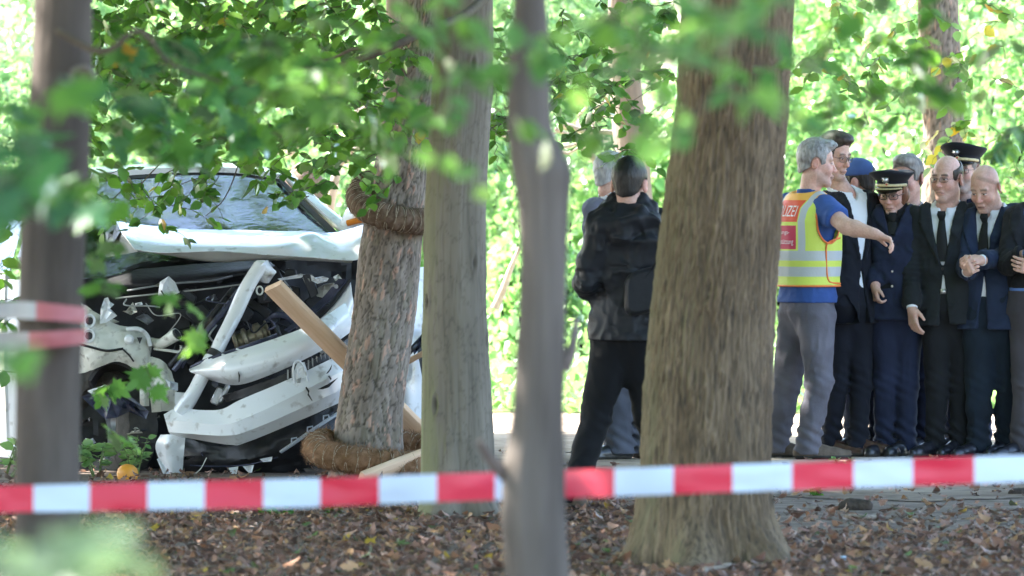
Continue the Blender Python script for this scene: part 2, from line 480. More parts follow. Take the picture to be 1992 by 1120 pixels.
# fallen leaves
LIT = np.array([1.16, .98, .90]) * np.array([(.21, .13, .095), (.26, .175, .145), (.13, .088, .072), (.36, .265, .23), (.10, .065, .052), (.25, .15, .10), (.36, .25, .15), (.19, .125, .105)])
def litter(n, xr, yr, dens):
    x = rng.uniform(*xr, n); y = rng.uniform(*yr, n)
    k = rng.random(n) < dens(x, y); x, y = x[k], y[k]; n = len(x)
    sets = []
    kind = rng.integers(0, 7, n)
    for t in range(7):
        m = kind == t; q = m.sum()
        a = rng.uniform(0, 2 * math.pi, q)
        ya = np.stack([np.cos(a), np.sin(a), rng.normal(0, .32, q)], 1)
        nr = np.stack([rng.normal(0, .45, q), rng.normal(0, .45, q), np.ones(q)], 1)
        c = LIT[rng.integers(0, len(LIT), q)] * rng.uniform(.7, 1.25, (q, 1))
        yl = rng.random(q) < .014; c[yl] = np.array([(.50, .33, .06)]) * rng.uniform(.6, 1.1, (yl.sum(), 1))
        gr = rng.random(q) < .015; c[gr] = (.14, .2, .07)
        tp = tpl_curled(rng) if t < 5 else tpl_maple()
        sz = np.clip(rng.lognormal(-3.2, .36, q), .018, .085) * (1.0 if t < 5 else 1.15)
        pos = np.stack([x[m], y[m], ground_z(x[m], y[m]) + .006 + rng.random(q) ** 2 * .022], 1)
        sets.append((tp, pos, frames(ya, nr), sz, c))
    return sets
def dens_near(x, y):
    e = np.where(x > .9, 37.0, 40.6) + 1.6 * (fbm(np.stack([x, y, x * 0], -1) * .9, 3, 8) - .5) * 2
    return np.maximum(np.clip((e - y) / 3.0, 0, 1), .12 * np.clip((43.5 - y) / 3, .15, 1)) * (.75 + .5 * (fbm(np.stack([x, y, x * 0], -1) * 1.7, 2, 9)))
m_litter = leaf_mat('dry_leaf', (.8, .7, .8), .12, gloss=.55)
lt = obj('leaf_litter', merge_scatter('leaf_litter', litter(82000, (-4.6, 4.6), (24, 45), dens_near)), m_litter, smooth=False)
tw = MB(); trg = np.random.default_rng(23)
for i in range(170):
    x, y = trg.uniform(-3.2, 3.2), trg.uniform(29, 36.5); a = trg.uniform(0, 3.14); L = trg.uniform(.04, .20); d = np.array([math.cos(a), math.sin(a), trg.normal(0, .06)])
    q = np.array([x, y, float(ground_z(np.array(x), np.array(y))) + .022]) + np.linspace(-.5, .5, 5)[:, None] * d * L + trg.normal(0, .008, (5, 3)); tw.tube(q, np.linspace(.006, .002, 5) * trg.uniform(.5, 1.5), 5)
tag(tw.build('fallen_twigs', surf('fallen_twig_bark', (.10, .07, .055), (.22, .165, .13), .9, 12)), 'thin dead twigs strewn among the fallen leaves', 'twigs', kind='stuff')
tag(lt, 'dry brown fallen leaves covering the forest floor', 'leaf litter', kind='stuff')

# ------------------------------------------------------------------ trees
TOPZ = 9.0
def trunk(pts, D, seg, rows, style, seed, flare=1.5, base_y=None, roots=0, ztop=TOPZ):
    """pts: (photo y, left edge x, right edge x) down the trunk at distance D"""
    s = ppm(D); pts = sorted(pts)
    ys = np.array([p[0] for p in pts], float); cx = np.array([(p[1] + p[2]) / 2 for p in pts]); rw = np.array([(p[2] - p[1]) / 2 for p in pts])
    c = P(cx, ys, D); z = c[:, 2]; x = c[:, 0]; r = rw / s
    # carry on above the frame and down to the ground
    k = (x[0] - x[1]) / (z[0] - z[1]) if len(x) > 1 else 0
    z = np.concatenate([[ztop, (ztop + z[0]) / 2], z]); x = np.concatenate([[x[0] + k * .5 * (ztop - z[2]), x[0] + k * .4 * (z[1] - z[2])], x]); r = np.concatenate([[r[0] * .45, r[0] * .75], r])
    if z[-1] > 0.02:
        k = (x[-1] - x[-2]) / (z[-1] - z[-2])
        z = np.append(z, [-.02]); x = np.append(x, [x[-1] + k * (-.02 - z[-2])]); r = np.append(r, [r[-1] * flare])
    z[-1] = min(z[-1], -.05)
    o = np.argsort(z); z, x, r = z[o], x[o], r[o]
    zz = np.concatenate([np.linspace(z[0], 3.6, rows), np.linspace(3.6, z[-1], 24)[1:]])
    xx = np.interp(zz, z, x); rr = np.interp(zz, z, r)
    kern = np.array([1, 2, 3, 2, 1.]) / 9
    xx = np.convolve(np.pad(xx, 2, mode='edge'), kern, 'valid'); rr = np.convolve(np.pad(rr, 2, mode='edge'), kern, 'valid')
    th = np.linspace(0, 2 * math.pi, seg, endpoint=False)
    T, Z = np.meshgrid(th, zz)
    R = rr[:, None] * np.ones_like(T)
    u = np.stack([np.cos(T), np.sin(T), Z], -1)
    big = fbm(u * np.array([1.2, 1.2, 1.0]) + seed * 3.1, 3, seed) - .5
    R = R * (1 + .10 * big)
    if roots:
        lob = np.cos(roots * T + seed) * .5 + .35 * np.cos((roots + 2) * T + 2 * seed)
        R = R * (1 + .30 * lob * np.exp(-np.clip(Z, 0, 9) / .13)) + 0
    colr = np.ones(T.shape + (3,))
    if style == 'furrow':
        q = np.stack([np.cos(T) * 21 + 2.2 * fbm(u * np.array([5, 5, 7]), 3, seed + 6), np.sin(T) * 21, Z * 7.5 + 2.0 * fbm(u * 4, 3, seed + 5)], -1)
        n = np.abs(fbm(q, 4, seed + 2) - .5) * 2
        n2 = fbm(q * np.array([2.2, 2.2, 5.0]), 3, seed + 8)
        R = R + .022 * np.clip(n, 0, .55) + .010 * (n2 - .5) - .006
        colr *= ((.60 + .95 * np.clip(n, 0, .5)) * (.78 + .44 * n2))[..., None]
    elif style == 'flaky':
        q = np.stack([np.cos(T) * 4.0, np.sin(T) * 4.0, Z * 7.5], -1) * 1.3
        q += 1.1 * (np.stack([fbm(q * 1.3, 4, s2) for s2 in (4, 5, 6)], -1) - .5)
        f1, f2, cid = worley(q, seed); e = f2 - f1
        q2 = q * 2.2; g1, g2, cid2 = worley(q2, seed + 4)
        R = R + .005 * cid + .003 * cid2 - .008 * np.exp(-(e / .06) ** 2) - .003 * np.exp(-((g2 - g1) / .07) ** 2)
        tint = np.where((cid2 > .93)[..., None], np.array([1.45, 1.12, 1.02]), np.where((cid < .15)[..., None], np.array([.82, .84, .78]), np.array([1., 1., 1.])))
        colr = tint * (.70 + .35 * cid2[..., None] + .35 * fbm(q * 3, 3, 8)[..., None]) * (1 - .6 * np.exp(-(e / .06) ** 2))[..., None]
    elif style == 'beech':
        q = np.stack([np.cos(T) * 5, np.sin(T) * 5, Z * .9], -1)
        n = fbm(q, 4, seed + 2)
        R = R + .010 * (n - .5) + .003 * (fbm(u * np.array([14, 14, 9]), 3, 2) - .5)
        colr *= (.72 + .56 * n)[..., None]
        w1, w2, wc = worley(np.stack([np.cos(T) * 1.6, np.sin(T) * 1.6, Z * 4.0], -1), seed + 3)
        w1 = w1 + .12 * (fbm(u * np.array([9, 9, 14]), 3, 21) - .5); kn = np.exp(-(w1 / .12) ** 2) * (wc > .25)
        st_ = np.abs(fbm(np.stack([np.cos(T) * 5, np.sin(T) * 5, Z * 1.4], -1), 4, 31) - .5) * 2; colr *= (1 - .22 * np.exp(-(st_ / .06) ** 2))[..., None]; R = R - .0015 * np.exp(-(st_ / .06) ** 2); wr_ = np.abs(fbm(np.stack([np.cos(T) * 2.5, np.sin(T) * 2.5, Z * 11], -1), 4, 41) - .5); colr *= (1 - .25 * np.exp(-(wr_ / .02) ** 2))[..., None]
        R = R - .010 * kn + .006 * np.exp(-((w1 - .2) / .09) ** 2) * (wc > .35)
        colr *= (1 - .65 * kn)[..., None]
    else:
        n = fbm(np.stack([np.cos(T) * 7, np.sin(T) * 7, Z * 2.5], -1), 4, seed + 2)
        R = R + .008 * (n - .5); colr *= (.75 + .5 * n)[..., None]
    V = np.stack([xx[:, None] + R * np.cos(T), D + R * np.sin(T), Z * np.ones_like(T)], -1)
    F = _grid_faces(len(zz), seg, True)[0]
    me = mesh('trunk', V.reshape(-1, 3), F, colr.reshape(-1, 3))
    return me, (float(xx[-1]), D)

def bark(name, c1, c2, side_tint=None, tint_dir=(-1, -.2), scale=7, bumps=.7, bscale=60, stretch=(1, 1, .25), rough=.9, bd=.006, bst=.3, dirt=None):
    m = surf(name, c1, c2, rough, scale, stretch=stretch, usecol=True, bump=bumps, bump_scale=bscale, bump_stretch=(1, 1, bst), bump_dist=bd, spec=.25, detail=8, dirt=dirt, dirt_stretch=(1, 1, .13))
    if side_tint:  # tints the bark greenish where it faces one direction
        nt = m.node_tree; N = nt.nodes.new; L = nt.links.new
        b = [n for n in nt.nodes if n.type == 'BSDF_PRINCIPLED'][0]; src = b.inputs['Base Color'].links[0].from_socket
        ge = N('ShaderNodeNewGeometry'); dt = N('ShaderNodeVectorMath'); dt.operation = 'DOT_PRODUCT'; L(ge.outputs['Normal'], dt.inputs[0]); dt.inputs[1].default_value = (*tint_dir, 0)
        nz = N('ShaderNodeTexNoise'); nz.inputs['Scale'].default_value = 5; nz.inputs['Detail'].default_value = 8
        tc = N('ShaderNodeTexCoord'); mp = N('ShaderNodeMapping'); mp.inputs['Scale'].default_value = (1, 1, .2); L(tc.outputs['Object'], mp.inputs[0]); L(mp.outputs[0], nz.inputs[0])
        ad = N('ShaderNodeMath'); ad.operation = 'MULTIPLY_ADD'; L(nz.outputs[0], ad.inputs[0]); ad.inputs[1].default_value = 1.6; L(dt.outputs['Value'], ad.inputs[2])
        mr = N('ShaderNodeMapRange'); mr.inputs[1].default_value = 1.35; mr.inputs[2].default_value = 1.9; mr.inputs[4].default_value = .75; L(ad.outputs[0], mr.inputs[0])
        mx = N('ShaderNodeMix'); mx.data_type = 'RGBA'; L(mr.outputs[0], mx.inputs[0]); L(src, mx.inputs[6]); mx.inputs[7].default_value = (*side_tint, 1)
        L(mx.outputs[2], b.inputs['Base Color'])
    return m

m_furrow = bark('furrowed_bark', (.165, .113, .070), (.252, .182, .120), side_tint=(.165, .155, .092), tint_dir=(-1, -.1), bscale=75, bumps=1.0, bd=.009, bst=.13, dirt=((.085, .065, .048), 62, .48, .72))
m_flaky = bark('flaky_bark', (.20, .16, .13), (.29, .245, .21), scale=9, bscale=50)
m_beech = bark('grey_beech_bark', (.165, .142, .114), (.238, .208, .172), side_tint=(.17, .185, .085), tint_dir=(-1, -.1), scale=5, bumps=.35, bscale=40)
m_smooth = bark('smooth_bark', (.085, .070, .060), (.145, .122, .106), scale=7, bumps=.6, bscale=30)
m_dark = bark('dark_bark', (.062, .050, .043), (.115, .093, .08), scale=7, bumps=.6)
m_back = bark('pale_bark', (.22, .175, .145), (.32, .265, .225), scale=6)
m_leaf = leaf_mat('green_leaf')
m_stub = surf('stub_bark', (.13, .10, .085), (.19, .15, .13), .9, 12, bump=.4)
m_twig = surf('twig_bark', (.07, .05, .035), (.11, .085, .06), .85, 20)

GREENS = {
    'maple': np.array([(.045, .125, .045), (.055, .15, .045), (.075, .17, .035), (.04, .105, .05)]),
    'beech': np.array([(.06, .145, .028), (.085, .185, .03), (.05, .12, .03), (.11, .21, .04)]),
    'pale': np.array([(.08, .165, .042), (.105, .20, .048), (.062, .14, .04)]),
    'sun': np.array([(.24, .36, .13), (.30, .41, .15), (.19, .32, .11), (.34, .43, .20)]),
    'mint': np.array([(.23, .36, .20), (.29, .42, .25), (.18, .31, .16)]),
}
for _k in ('maple', 'beech', 'pale'): GREENS[_k] = GREENS[_k] * 1.45
GREENS['sun'] = GREENS['sun'] * np.array([.84, .97, 1.12])
YEL = np.array([(.50, .34, .05), (.55, .30, .05), (.42, .36, .06)])
TPL = {'ovate': tpl_ovate(), 'maple': tpl_maple(), 'quad': tpl_quad()}

class Tree:
    def __init__(s, name, label, D, me, mat_, group=None):
        s.D = D; s.root = empty(name); tag(s.root, label, 'tree', group)
        s.x = float(np.mean([v.co.x for v in list(me.vertices)[-60:]]))
        s.trunk = obj('trunk', me, mat_, s.root); s.leaves = []; s.twigs = MB()
    def spray(s, box, Dr, n, kind='ovate', cols='beech', size=(.06, .09), per=9, yellow=.007, droop=.25, edge=None, nz=.9, spread=1.0):
        """n leaves on twigs hung in the air between the sight lines of a photo region and the distances Dr"""
        x0, y0, x1, y1 = box; nt = max(1, n // per); C = GREENS[cols]
        for t in range(nt):
            for _ in range(30):
                a, b = rng.uniform(x0, x1), rng.uniform(y0, y1)
                if edge is None or b < edge(a): break
            D = rng.uniform(*Dr); p = P(a, b, D)
            ang = rng.uniform(0, 2 * math.pi); L = rng.uniform(.8, 1.25) * per * .028 * spread
            d = np.array([math.cos(ang), math.sin(ang), -droop + rng.normal(0, .22)]); d /= np.linalg.norm(d)
            tt = np.linspace(-.5, .5, 6)
            pts = p + tt[:, None] * d * L + np.array([0, 0, -1]) * (tt[:, None] + .5) ** 2 * L * .25
            pts += rng.normal(0, .006, pts.shape)
            s.twigs.tube(pts, np.linspace(.0028, .001, 6), 4, cap=False)
            k = per
            u = np.sort(rng.uniform(0, 1, k)); u[-1] = 1.0
            pos = np.stack([np.interp(u, tt + .5, pts[:, i]) for i in range(3)], 1)
            side = np.where(np.arange(k) % 2 == 0, 1, -1)
            perp = np.cross(d, [0, 0, 1.0]); perp /= np.linalg.norm(perp) + 1e-9
            ya = d * rng.uniform(.3, .8, (k, 1)) + perp * side[:, None] * rng.uniform(.5, 1, (k, 1)) + rng.normal(0, .25, (k, 3)); ya[:, 2] -= droop * 1.6
            nr = np.stack([rng.normal(0, .55, k), rng.normal(0, .55, k), np.full(k, nz)], 1)
            c = C[rng.integers(0, len(C), k)] * rng.uniform(.8, 1.2, (k, 1))
            yl = rng.random(k) < yellow; c[yl] = YEL[rng.integers(0, 3, yl.sum())]
            s.leaves.append((kind, pos, frames(ya, nr), rng.uniform(*size, k), c))
    def bough(s, pts, r0, r1):
        q = catmull(np.array([P(*p) for p in pts]), 40)
        q += .006 * (np.stack([fbm(q * 9 + i, 3, i) for i in range(3)], -1) - .5)
        MB().tube(q, np.linspace(r0, r1, 40), 8).build('branch', m_twig, s.root)
    def canopy(s, n, c, r, size=(.22, .34)):  # unseen crown, placed and sized for the shade it throws
        """the crown overhead, above the top of the frame"""
        q = rng.normal(0, 1, (n, 3)); q /= np.linalg.norm(q, axis=1)[:, None]
        cl = rng.integers(0, 46, n); cc = rng.normal(0, 1, (46, 3)); cc /= np.linalg.norm(cc, axis=1)[:, None]; cc *= rng.uniform(.2, 1, (46, 1)) ** .5
        p = (cc[cl] + q * rng.uniform(.02, .42, (n, 1))) * np.array(r) + np.array(c)
        p[:, 2] = np.maximum(p[:, 2], c[2] - r[2] * .9 + rng.uniform(0, .5, n))
        a = rng.normal(0, 1, (n, 3)); a[:, 2] -= .4; nr = rng.normal(0, .55, (n, 3)); nr[:, 2] += 1
        col = GREENS['beech'][rng.integers(0, 4, n)] * rng.uniform(.8, 1.2, (n, 1))
        obj('crown', scatter_mesh('crown', TPL['quad'], p, frames(a, nr), rng.uniform(*size, n), col), m_leaf, s.root)
    def finish(s, singles=150):
        for i, (kind, pos, R, sz, c) in enumerate(s.leaves):      # the sight lines to the group of people are clear of leaves
            px = 996 + pos[:, 0] / pos[:, 1] * FPX; py = HORIZON + (EYE - pos[:, 2]) / pos[:, 1] * FPX
            m = ~((pos[:, 1] < 37.4) & (px > 1125) & (px < 1290) & (py > 285)) & ~((pos[:, 1] < 43.3) & (px > 1545) & (py > 205 + 35 * (px < 1800)) & ~((px > 1935) & (py < 345))); s.leaves[i] = (kind, pos[m], R[m], sz[m], c[m])
        if s.leaves:
            big = []                     # the leaves that show largest become parts of their own
            for kind in ('ovate', 'maple'):
                L = [l for l in s.leaves if l[0] == kind]
                if not L: continue
                pos = np.vstack([l[1] for l in L]); R = np.vstack([l[2] for l in L]); sz = np.concatenate([l[3] for l in L]); c = np.vstack([l[4] for l in L])
                px = 996 + pos[:, 0] / pos[:, 1] * FPX; py = HORIZON + (EYE - pos[:, 2]) / pos[:, 1] * FPX
                show = np.where((px > 5) & (px < 1987) & (py > 5) & (py < 1115), sz / pos[:, 1], 0)
                k = min(singles, int((show > 0).sum())); o = np.argsort(-show); one = o[:k]; rest = o[k:]
                pal = np.vstack([GREENS['maple'], GREENS['beech'], GREENS['pale'], YEL])
                for i in one:
                    j = int(np.argmin(((pal - c[i]) ** 2).sum(1))); me = leaf_shape(kind, j, pal[j])
                    ob = bpy.data.objects.new('leaf', me); COL.objects.link(ob); ob.parent = s.root
                    M = Matrix([[*(R[i][r] * sz[i]), pos[i][r]] for r in range(3)] + [[0, 0, 0, 1]]); ob.matrix_world = M
                if len(rest): big.append((TPL[kind], pos[rest], R[rest], sz[rest], c[rest]))
            if big:
                o = obj('foliage', merge_scatter('foliage', big), m_leaf, s.root); o['kind'] = 'stuff'
        if s.twigs.n: s.twigs.build('twigs', m_twig, s.root)['kind'] = 'stuff'

_LS = {}
def leaf_shape(kind, j, c):
    if (kind, j) not in _LS:
        v, f = TPL[kind]
        me = mesh('leaf', v, f, np.repeat(np.asarray(c)[None], len(v), 0)); me.materials.append(m_leaf)
        me.polygons.foreach_set('use_smooth', np.ones(len(me.polygons), bool)); _LS[kind, j] = me
    return _LS[kind, j]

# --- the big furrowed trunk on the right
me, t = trunk([(0, 1326, 1546), (200, 1316, 1535), (400, 1291, 1522), (600, 1268, 1508), (800, 1251, 1500), (900, 1246, 1498), (1000, 1236, 1506), (1050, 1224, 1530), (1080, 1212, 1552), (1098, 1196, 1576)], 32.6, 260, 420, 'furrow', 3, roots=5)
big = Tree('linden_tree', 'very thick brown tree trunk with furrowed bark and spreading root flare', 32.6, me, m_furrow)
big.spray((1290, -10, 1570, 210), (14, 19), 72, size=(.055, .08), cols='pale', yellow=.0, edge=lambda a: 120 + 90 * math.sin(a * .03))
big.spray((1300, 80, 1540, 260), (15, 20), 27, size=(.06, .08), cols='pale', yellow=.0)
big.spray((1540, -10, 1992, 230), (19, 27), 110, size=(.06, .09), cols='beech', yellow=0)
big.spray((1640, 120, 1900, 250), (24, 31), 36, size=(.07, .10), cols='beech', yellow=.0)
big.spray((1910, 190, 1992, 310), (24, 31), 27, size=(.07, .10), cols='maple', yellow=.0)
big.spray((1955, 300, 1992, 390), (22, 28), 12, size=(.08, .10), cols='beech', yellow=.0)
big.canopy(6600, (1.0, 32.5, 6.4), (5.6, 5.6, 2.4))
big.finish(260)

# --- grey-green beech in the middle
me, t = trunk([(0, 850, 958), (100, 846, 957), (200, 838, 955), (400, 825, 945), (600, 822, 945), (750, 820, 955), (900, 818, 962), (970, 814, 970), (1003, 802, 992)], 36.6, 160, 340, 'beech', 9, roots=4)
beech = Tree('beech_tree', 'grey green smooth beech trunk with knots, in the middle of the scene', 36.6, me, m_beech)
beech.bough([(960, -20, 36.2), (905, 28, 34.6), (850, 52, 33.6), (790, 78, 33.3), (730, 105, 33.2), (660, 128, 33.2), (600, 155, 33.3), (520, 175, 33.5)], .024, .009)
beech.bough([(740, 100, 33.2), (690, 95, 33.2), (640, 115, 33.3), (570, 120, 33.4)], .010, .004)
beech.bough([(560, 150, 36), (470, 200, 37.5), (380, 260, 39), (300, 330, 40), (250, 390, 40.2)], .008, .002)
beech.bough([(560, 60, 37), (500, 190, 38.5), (470, 300, 39.8), (440, 380, 40), (400, 420, 40)], .006, .002)
fr = lambda a: 300 + 60 * math.sin(a * .012 + 1) + 30 * math.sin(a * .05)
beech.spray((150, -10, 780, 330), (34.4, 40.5), 1300, size=(.065, .095), edge=fr)
beech.spray((150, -10, 780, 180), (34.2, 40.5), 700, size=(.065, .095))
beech.spray((170, 290, 470, 400), (39.3, 40.6), 150, size=(.06, .085), cols='beech', yellow=.03)
beech.spray((200, 380, 380, 440), (39.6, 40.6), 36, size=(.055, .075), yellow=.02)
beech.spray((440, 290, 580, 385), (39.3, 40.6), 50, size=(.06, .085))
beech.spray((560, 180, 760, 370), (36, 40.5), 120, size=(.06, .085), yellow=.02)
beech.spray((700, 330, 760, 380), (41, 41.6), 9, size=(.06, .08), cols='sun')
beech.spray((940, -10, 1010, 330), (37, 40), 80, size=(.05, .075), per=6)
beech.canopy(6600, (-.6, 37.0, 6.6), (5.6, 5.4, 2.6))
beech.finish(280)

# --- leaning plane tree the car hit
me, t = trunk([(0, 785, 868), (150, 768, 856), (300, 735, 836), (400, 716, 824), (500, 700, 818), (600, 689, 809), (700, 672, 795), (800, 656, 782), (880, 646, 784), (930, 634, 796)], 41.1, 150, 330, 'flaky', 5, flare=1.15, roots=0)
plane = Tree('plane_tree', 'leaning tree with flaking bark plates, wrapped in brown coir rope', 41.1, me, m_flaky)
plane.spray((960, 20, 1110, 260), (40, 43), 130, size=(.06, .085), cols='beech', yellow=.02)
plane.spray((1080, -10, 1310, 180), (38, 43), 330, size=(.06, .09), cols='beech', yellow=.03)
plane.spray((1090, 150, 1260, 300), (39, 43), 90, size=(.06, .085), cols='beech', yellow=.03)
plane.spray((1180, 250, 1300, 400), (40, 43), 14, size=(.05, .07), cols='sun', per=5)
plane.canopy(6200, (-.6, 42.2, 6.6), (5.6, 4.3, 2.5))
plane.finish(220)

# --- slender trunk close to the camera
me, t = trunk([(0, 1001, 1062), (60, 998, 1068), (150, 986, 1070), (250, 985, 1074), (290, 988, 1094), (320, 992, 1112), (350, 998, 1112), (400, 1006, 1106), (500, 1012, 1103), (600, 1010, 1101), (700, 1003, 1100), (800, 998, 1096), (860, 990, 1098), (900, 980, 1098), (1000, 976, 1099), (1120, 984, 1106)], 21.2, 96, 260, 'smooth', 4)
thin = Tree('slender_tree', 'slender out of focus grey trunk with a swollen bump, close in front', 21.2, me, m_smooth)
for q in ([(985, 925, 21.2), (955, 895, 21.15), (932, 858, 21.1)], [(1095, 720, 21.2), (1112, 680, 21.2), (1122, 620, 21.25)]):
    qq = catmull(np.array([P(*a) for a in q]), 12); MB().tube(qq, np.linspace(.022, .010, 12), 10).build('branch_stub', m_stub, thin.root)
e4 = lambda a: 85 + 45 * math.sin(a * .021) + 25 * math.sin(a * .06)
thin.spray((560, -10, 1000, 140), (16, 21), 64, size=(.05, .075), cols='pale', edge=e4, yellow=.0)
thin.spray((1000, -10, 1320, 170), (15, 20), 64, size=(.05, .075), cols='pale', edge=lambda a: e4(a) + 30, yellow=.0)
thin.spray((780, 120, 900, 330), (15, 19), 20, size=(.05, .07), cols='pale', per=5, yellow=0)
thin.spray((1020, 120, 1300, 260), (15, 19), 20, size=(.06, .08), cols='pale', per=5, yellow=0)
thin.spray((600, 120, 800, 300), (20, 25), 40, size=(.06, .085), cols='pale', yellow=0)
thin.canopy(5200, (-1.2, 19.5, 5.8), (6.0, 7.5, 2.2))
thin.finish(220)

# --- dark maple trunk on the left
me, t = trunk([(0, 68, 180), (150, 62, 178), (300, 51, 174), (500, 38, 165), (700, 32, 158), (900, 30, 155), (1120, 29, 160)], 23.6, 96, 260, 'smooth', 8)
maple = Tree('maple_tree', 'dark out of focus trunk with a knot hole, behind maple leaves', 23.6, me, m_dark)
kn = MB()
kc = P(158, 148, 23.6 - .075)
th = np.linspace(0, 2 * math.pi, 20, endpoint=False)
kn.rings(np.array([[kc + np.array([rx * math.cos(a), -dy, rx * .8 * math.sin(a)]) for a in th] for rx, dy in ((.048, -.02), (.042, .012), (.028, .016), (.018, .0))]))
kn.build('knot', m_stub, maple.root)
maple.spray((165, 60, 560, 330), (24, 30), 125, 'maple', 'maple', (.09, .13), per=5, yellow=.004, edge=lambda a: 330 - .18 * abs(a - 300))
maple.spray((0, 90, 180, 330), (15, 21), 20, 'maple', 'maple', (.09, .13), per=5, yellow=0)
maple.spray((-10, 300, 60, 560), (15, 20), 10, 'maple', 'maple', (.09, .12), per=4, yellow=0)
maple.spray((60, 240, 190, 360), (15, 19), 8, 'maple', 'maple', (.09, .12), per=4, yellow=0)
maple.spray((165, 400, 215, 560), (20, 26), 10, 'maple', 'beech', (.08, .11), per=3)
maple.spray((430, 60, 620, 260), (22, 28), 60, 'maple', 'beech', (.08, .12), per=5, yellow=.01)
maple.spray((190, 720, 330, 860), (29, 34), 14, 'maple', 'beech', (.09, .12), per=4, yellow=0)
maple.spray((560, 120, 800, 260), (22, 28), 30, 'maple', 'pale', (.10, .13), per=4, yellow=0)
maple.spray((-5, 570, 40, 700), (12, 15), 3, 'maple', 'maple', (.07, .09), per=3, yellow=0)
maple.spray((260, 580, 400, 640), (24, 28), 6, 'maple', 'beech', (.08, .11), per=3)
maple.bough([(110, 60, 23.4), (200, 100, 23.3), (270, 60, 23.3), (330, 120, 23.3), (430, 160, 23.4)], .012, .004)
maple.spray((-10, 380, 40, 740), (33, 39), 72, 'ovate', 'beech', (.07, .10), per=6, yellow=0)
maple.canopy(5200, (-4.2, 25, 6.2), (6.0, 6.4, 2.4))
maple.finish(280)

# --- trunks behind the people
def back_tree(name, label, pts, D, seed, n=3200, off=0, r=4.2, group=None):
    me, t = trunk(pts, D, 80, 180, 'flaky' if seed % 2 else 'smooth', seed)
    tr = Tree(name, label, D, me, m_back, group)
    tr.canopy(n, (float(P((pts[0][1] + pts[0][2]) / 2, 0, D)[0]) + off, D + .5, 6.6), (r, r * .8, 2.5))
    return tr
t1 = back_tree('park_tree', 'grey trunk rising behind the man in the black suit', [(0, 1787, 1862), (150, 1790, 1870), (250, 1797, 1876), (330, 1796, 1873), (420, 1792, 1868)], 48.5, 13, 3400, .6, 4.4)
t1.spray((1900, 290, 1992, 420), (46, 48), 40, size=(.07, .10), cols='sun', yellow=.0)
t1.spray((1560, -10, 1992, 180), (42, 47), 230, size=(.07, .10), cols='sun', yellow=.03)
t1.spray((1720, 150, 1992, 300), (45, 47), 70, size=(.07, .10), cols='sun', yellow=.02)
t1.spray((1630, 130, 1760, 250), (43, 47), 20, size=(.06, .09), cols='beech', yellow=.0)
t1.finish(120)
t2 = back_tree('park_tree', 'brown trunk directly above the grey haired man seen from behind', [(0, 1184, 1240), (150, 1186, 1246), (250, 1192, 1258), (400, 1200, 1270)], 50, 14, 1500, 1.2, 2.8); t2.finish()
t3 = back_tree('park_tree', 'thin pale trunk showing just left of the leaning tree', [(0, 752, 796), (120, 750, 792), (200, 742, 786), (300, 742, 780)], 47.5, 16, 420, .3, 2.2); t3.finish()

# unseen trees added left of the frame to shade the clearing
for i, (x, y) in enumerate(((-8.2, 17), (-9.0, 28), (-8.4, 36), (-9.2, 44), (-6.5, 39.5), (-5.6, 48.2))):
    r = .2; zz = np.linspace(-.05, 8.5, 30); th = np.linspace(0, 2 * math.pi, 40, endpoint=False)
    R = np.stack([x + (r * (1.25 - .09 * zz))[:, None] * np.cos(th), y + (r * (1.25 - .09 * zz))[:, None] * np.sin(th), np.repeat(zz[:, None], 40, 1)], -1)
    me = mesh('trunk', R.reshape(-1, 3), _grid_faces(30, 40, True)[0], np.ones((1200, 3)))
    tr = Tree('park_tree', 'broad unseen tree added on the left to shade the clearing', y, me, m_back, 'unseen shade trees added left of the frame')
    tr.canopy(5800, (x, y, 6.6 + .8 * (i == 5)), (5.6, 5.6, 2.8) if i < 5 else (3.6, 3.0, 2.4)); tr.finish()

# ------------------------------------------------------------------ sunlit bushes, trees and dead wood behind
def bush(name, label, x, y, w, h, n, cols, size, group=None, z0=0.0, cat='bush', dep=None):
    dep = dep or w
    root = empty(name, (x, y, 0)); tag(root, label, cat, group)
    kc = max(14, int(n / 90)); c = rng.normal(0, .5, (kc, 3)); c = np.clip(c, -1, 1); c[:, 2] = rng.uniform(-1, 1, kc)
    c[:, :2] *= (1.05 - .55 * np.clip(c[:, 2:3], 0, 1))
    cl = rng.integers(0, kc, n)
    p = c[cl] + rng.normal(0, .16, (n, 3))
    p = p * np.array([w / 2, dep / 2, (h - z0) / 2]) + np.array([0, 0, (h + z0) / 2]); p[:, 2] = np.abs(p[:, 2]) + .02
    a = rng.normal(0, 1, (n, 3)); a[:, 2] -= .5; nr = rng.normal(0, .7, (n, 3)); nr[:, 2] += .8
    C = GREENS[cols]; col = C[rng.integers(0, len(C), n)] * rng.uniform(.75, 1.25, (n, 1)) * (.8 + .4 * _hash(cl, cl, cl, 3))[:, None]
    o = obj('foliage', scatter_mesh('foliage', TPL['quad'], p, frames(a, nr), rng.uniform(*size, n), col), m_leaf, root)
    st = MB()
    for i in range(5 if z0 < 1 else 1):
        q = np.array([[0, 0, 0], [*rng.normal(0, .1 * w, 2), h * .35], [*rng.normal(0, .2 * w, 2), h * .75]]); q[0, :2] = rng.normal(0, .05, 2)
        st.tube(catmull(q, 10), np.linspace(.02 if z0 < 1 else .16, .008 if z0 < 1 else .05, 10), 7)
    st.build('stem' if z0 < 1 else 'trunk', m_back, root)
    return root
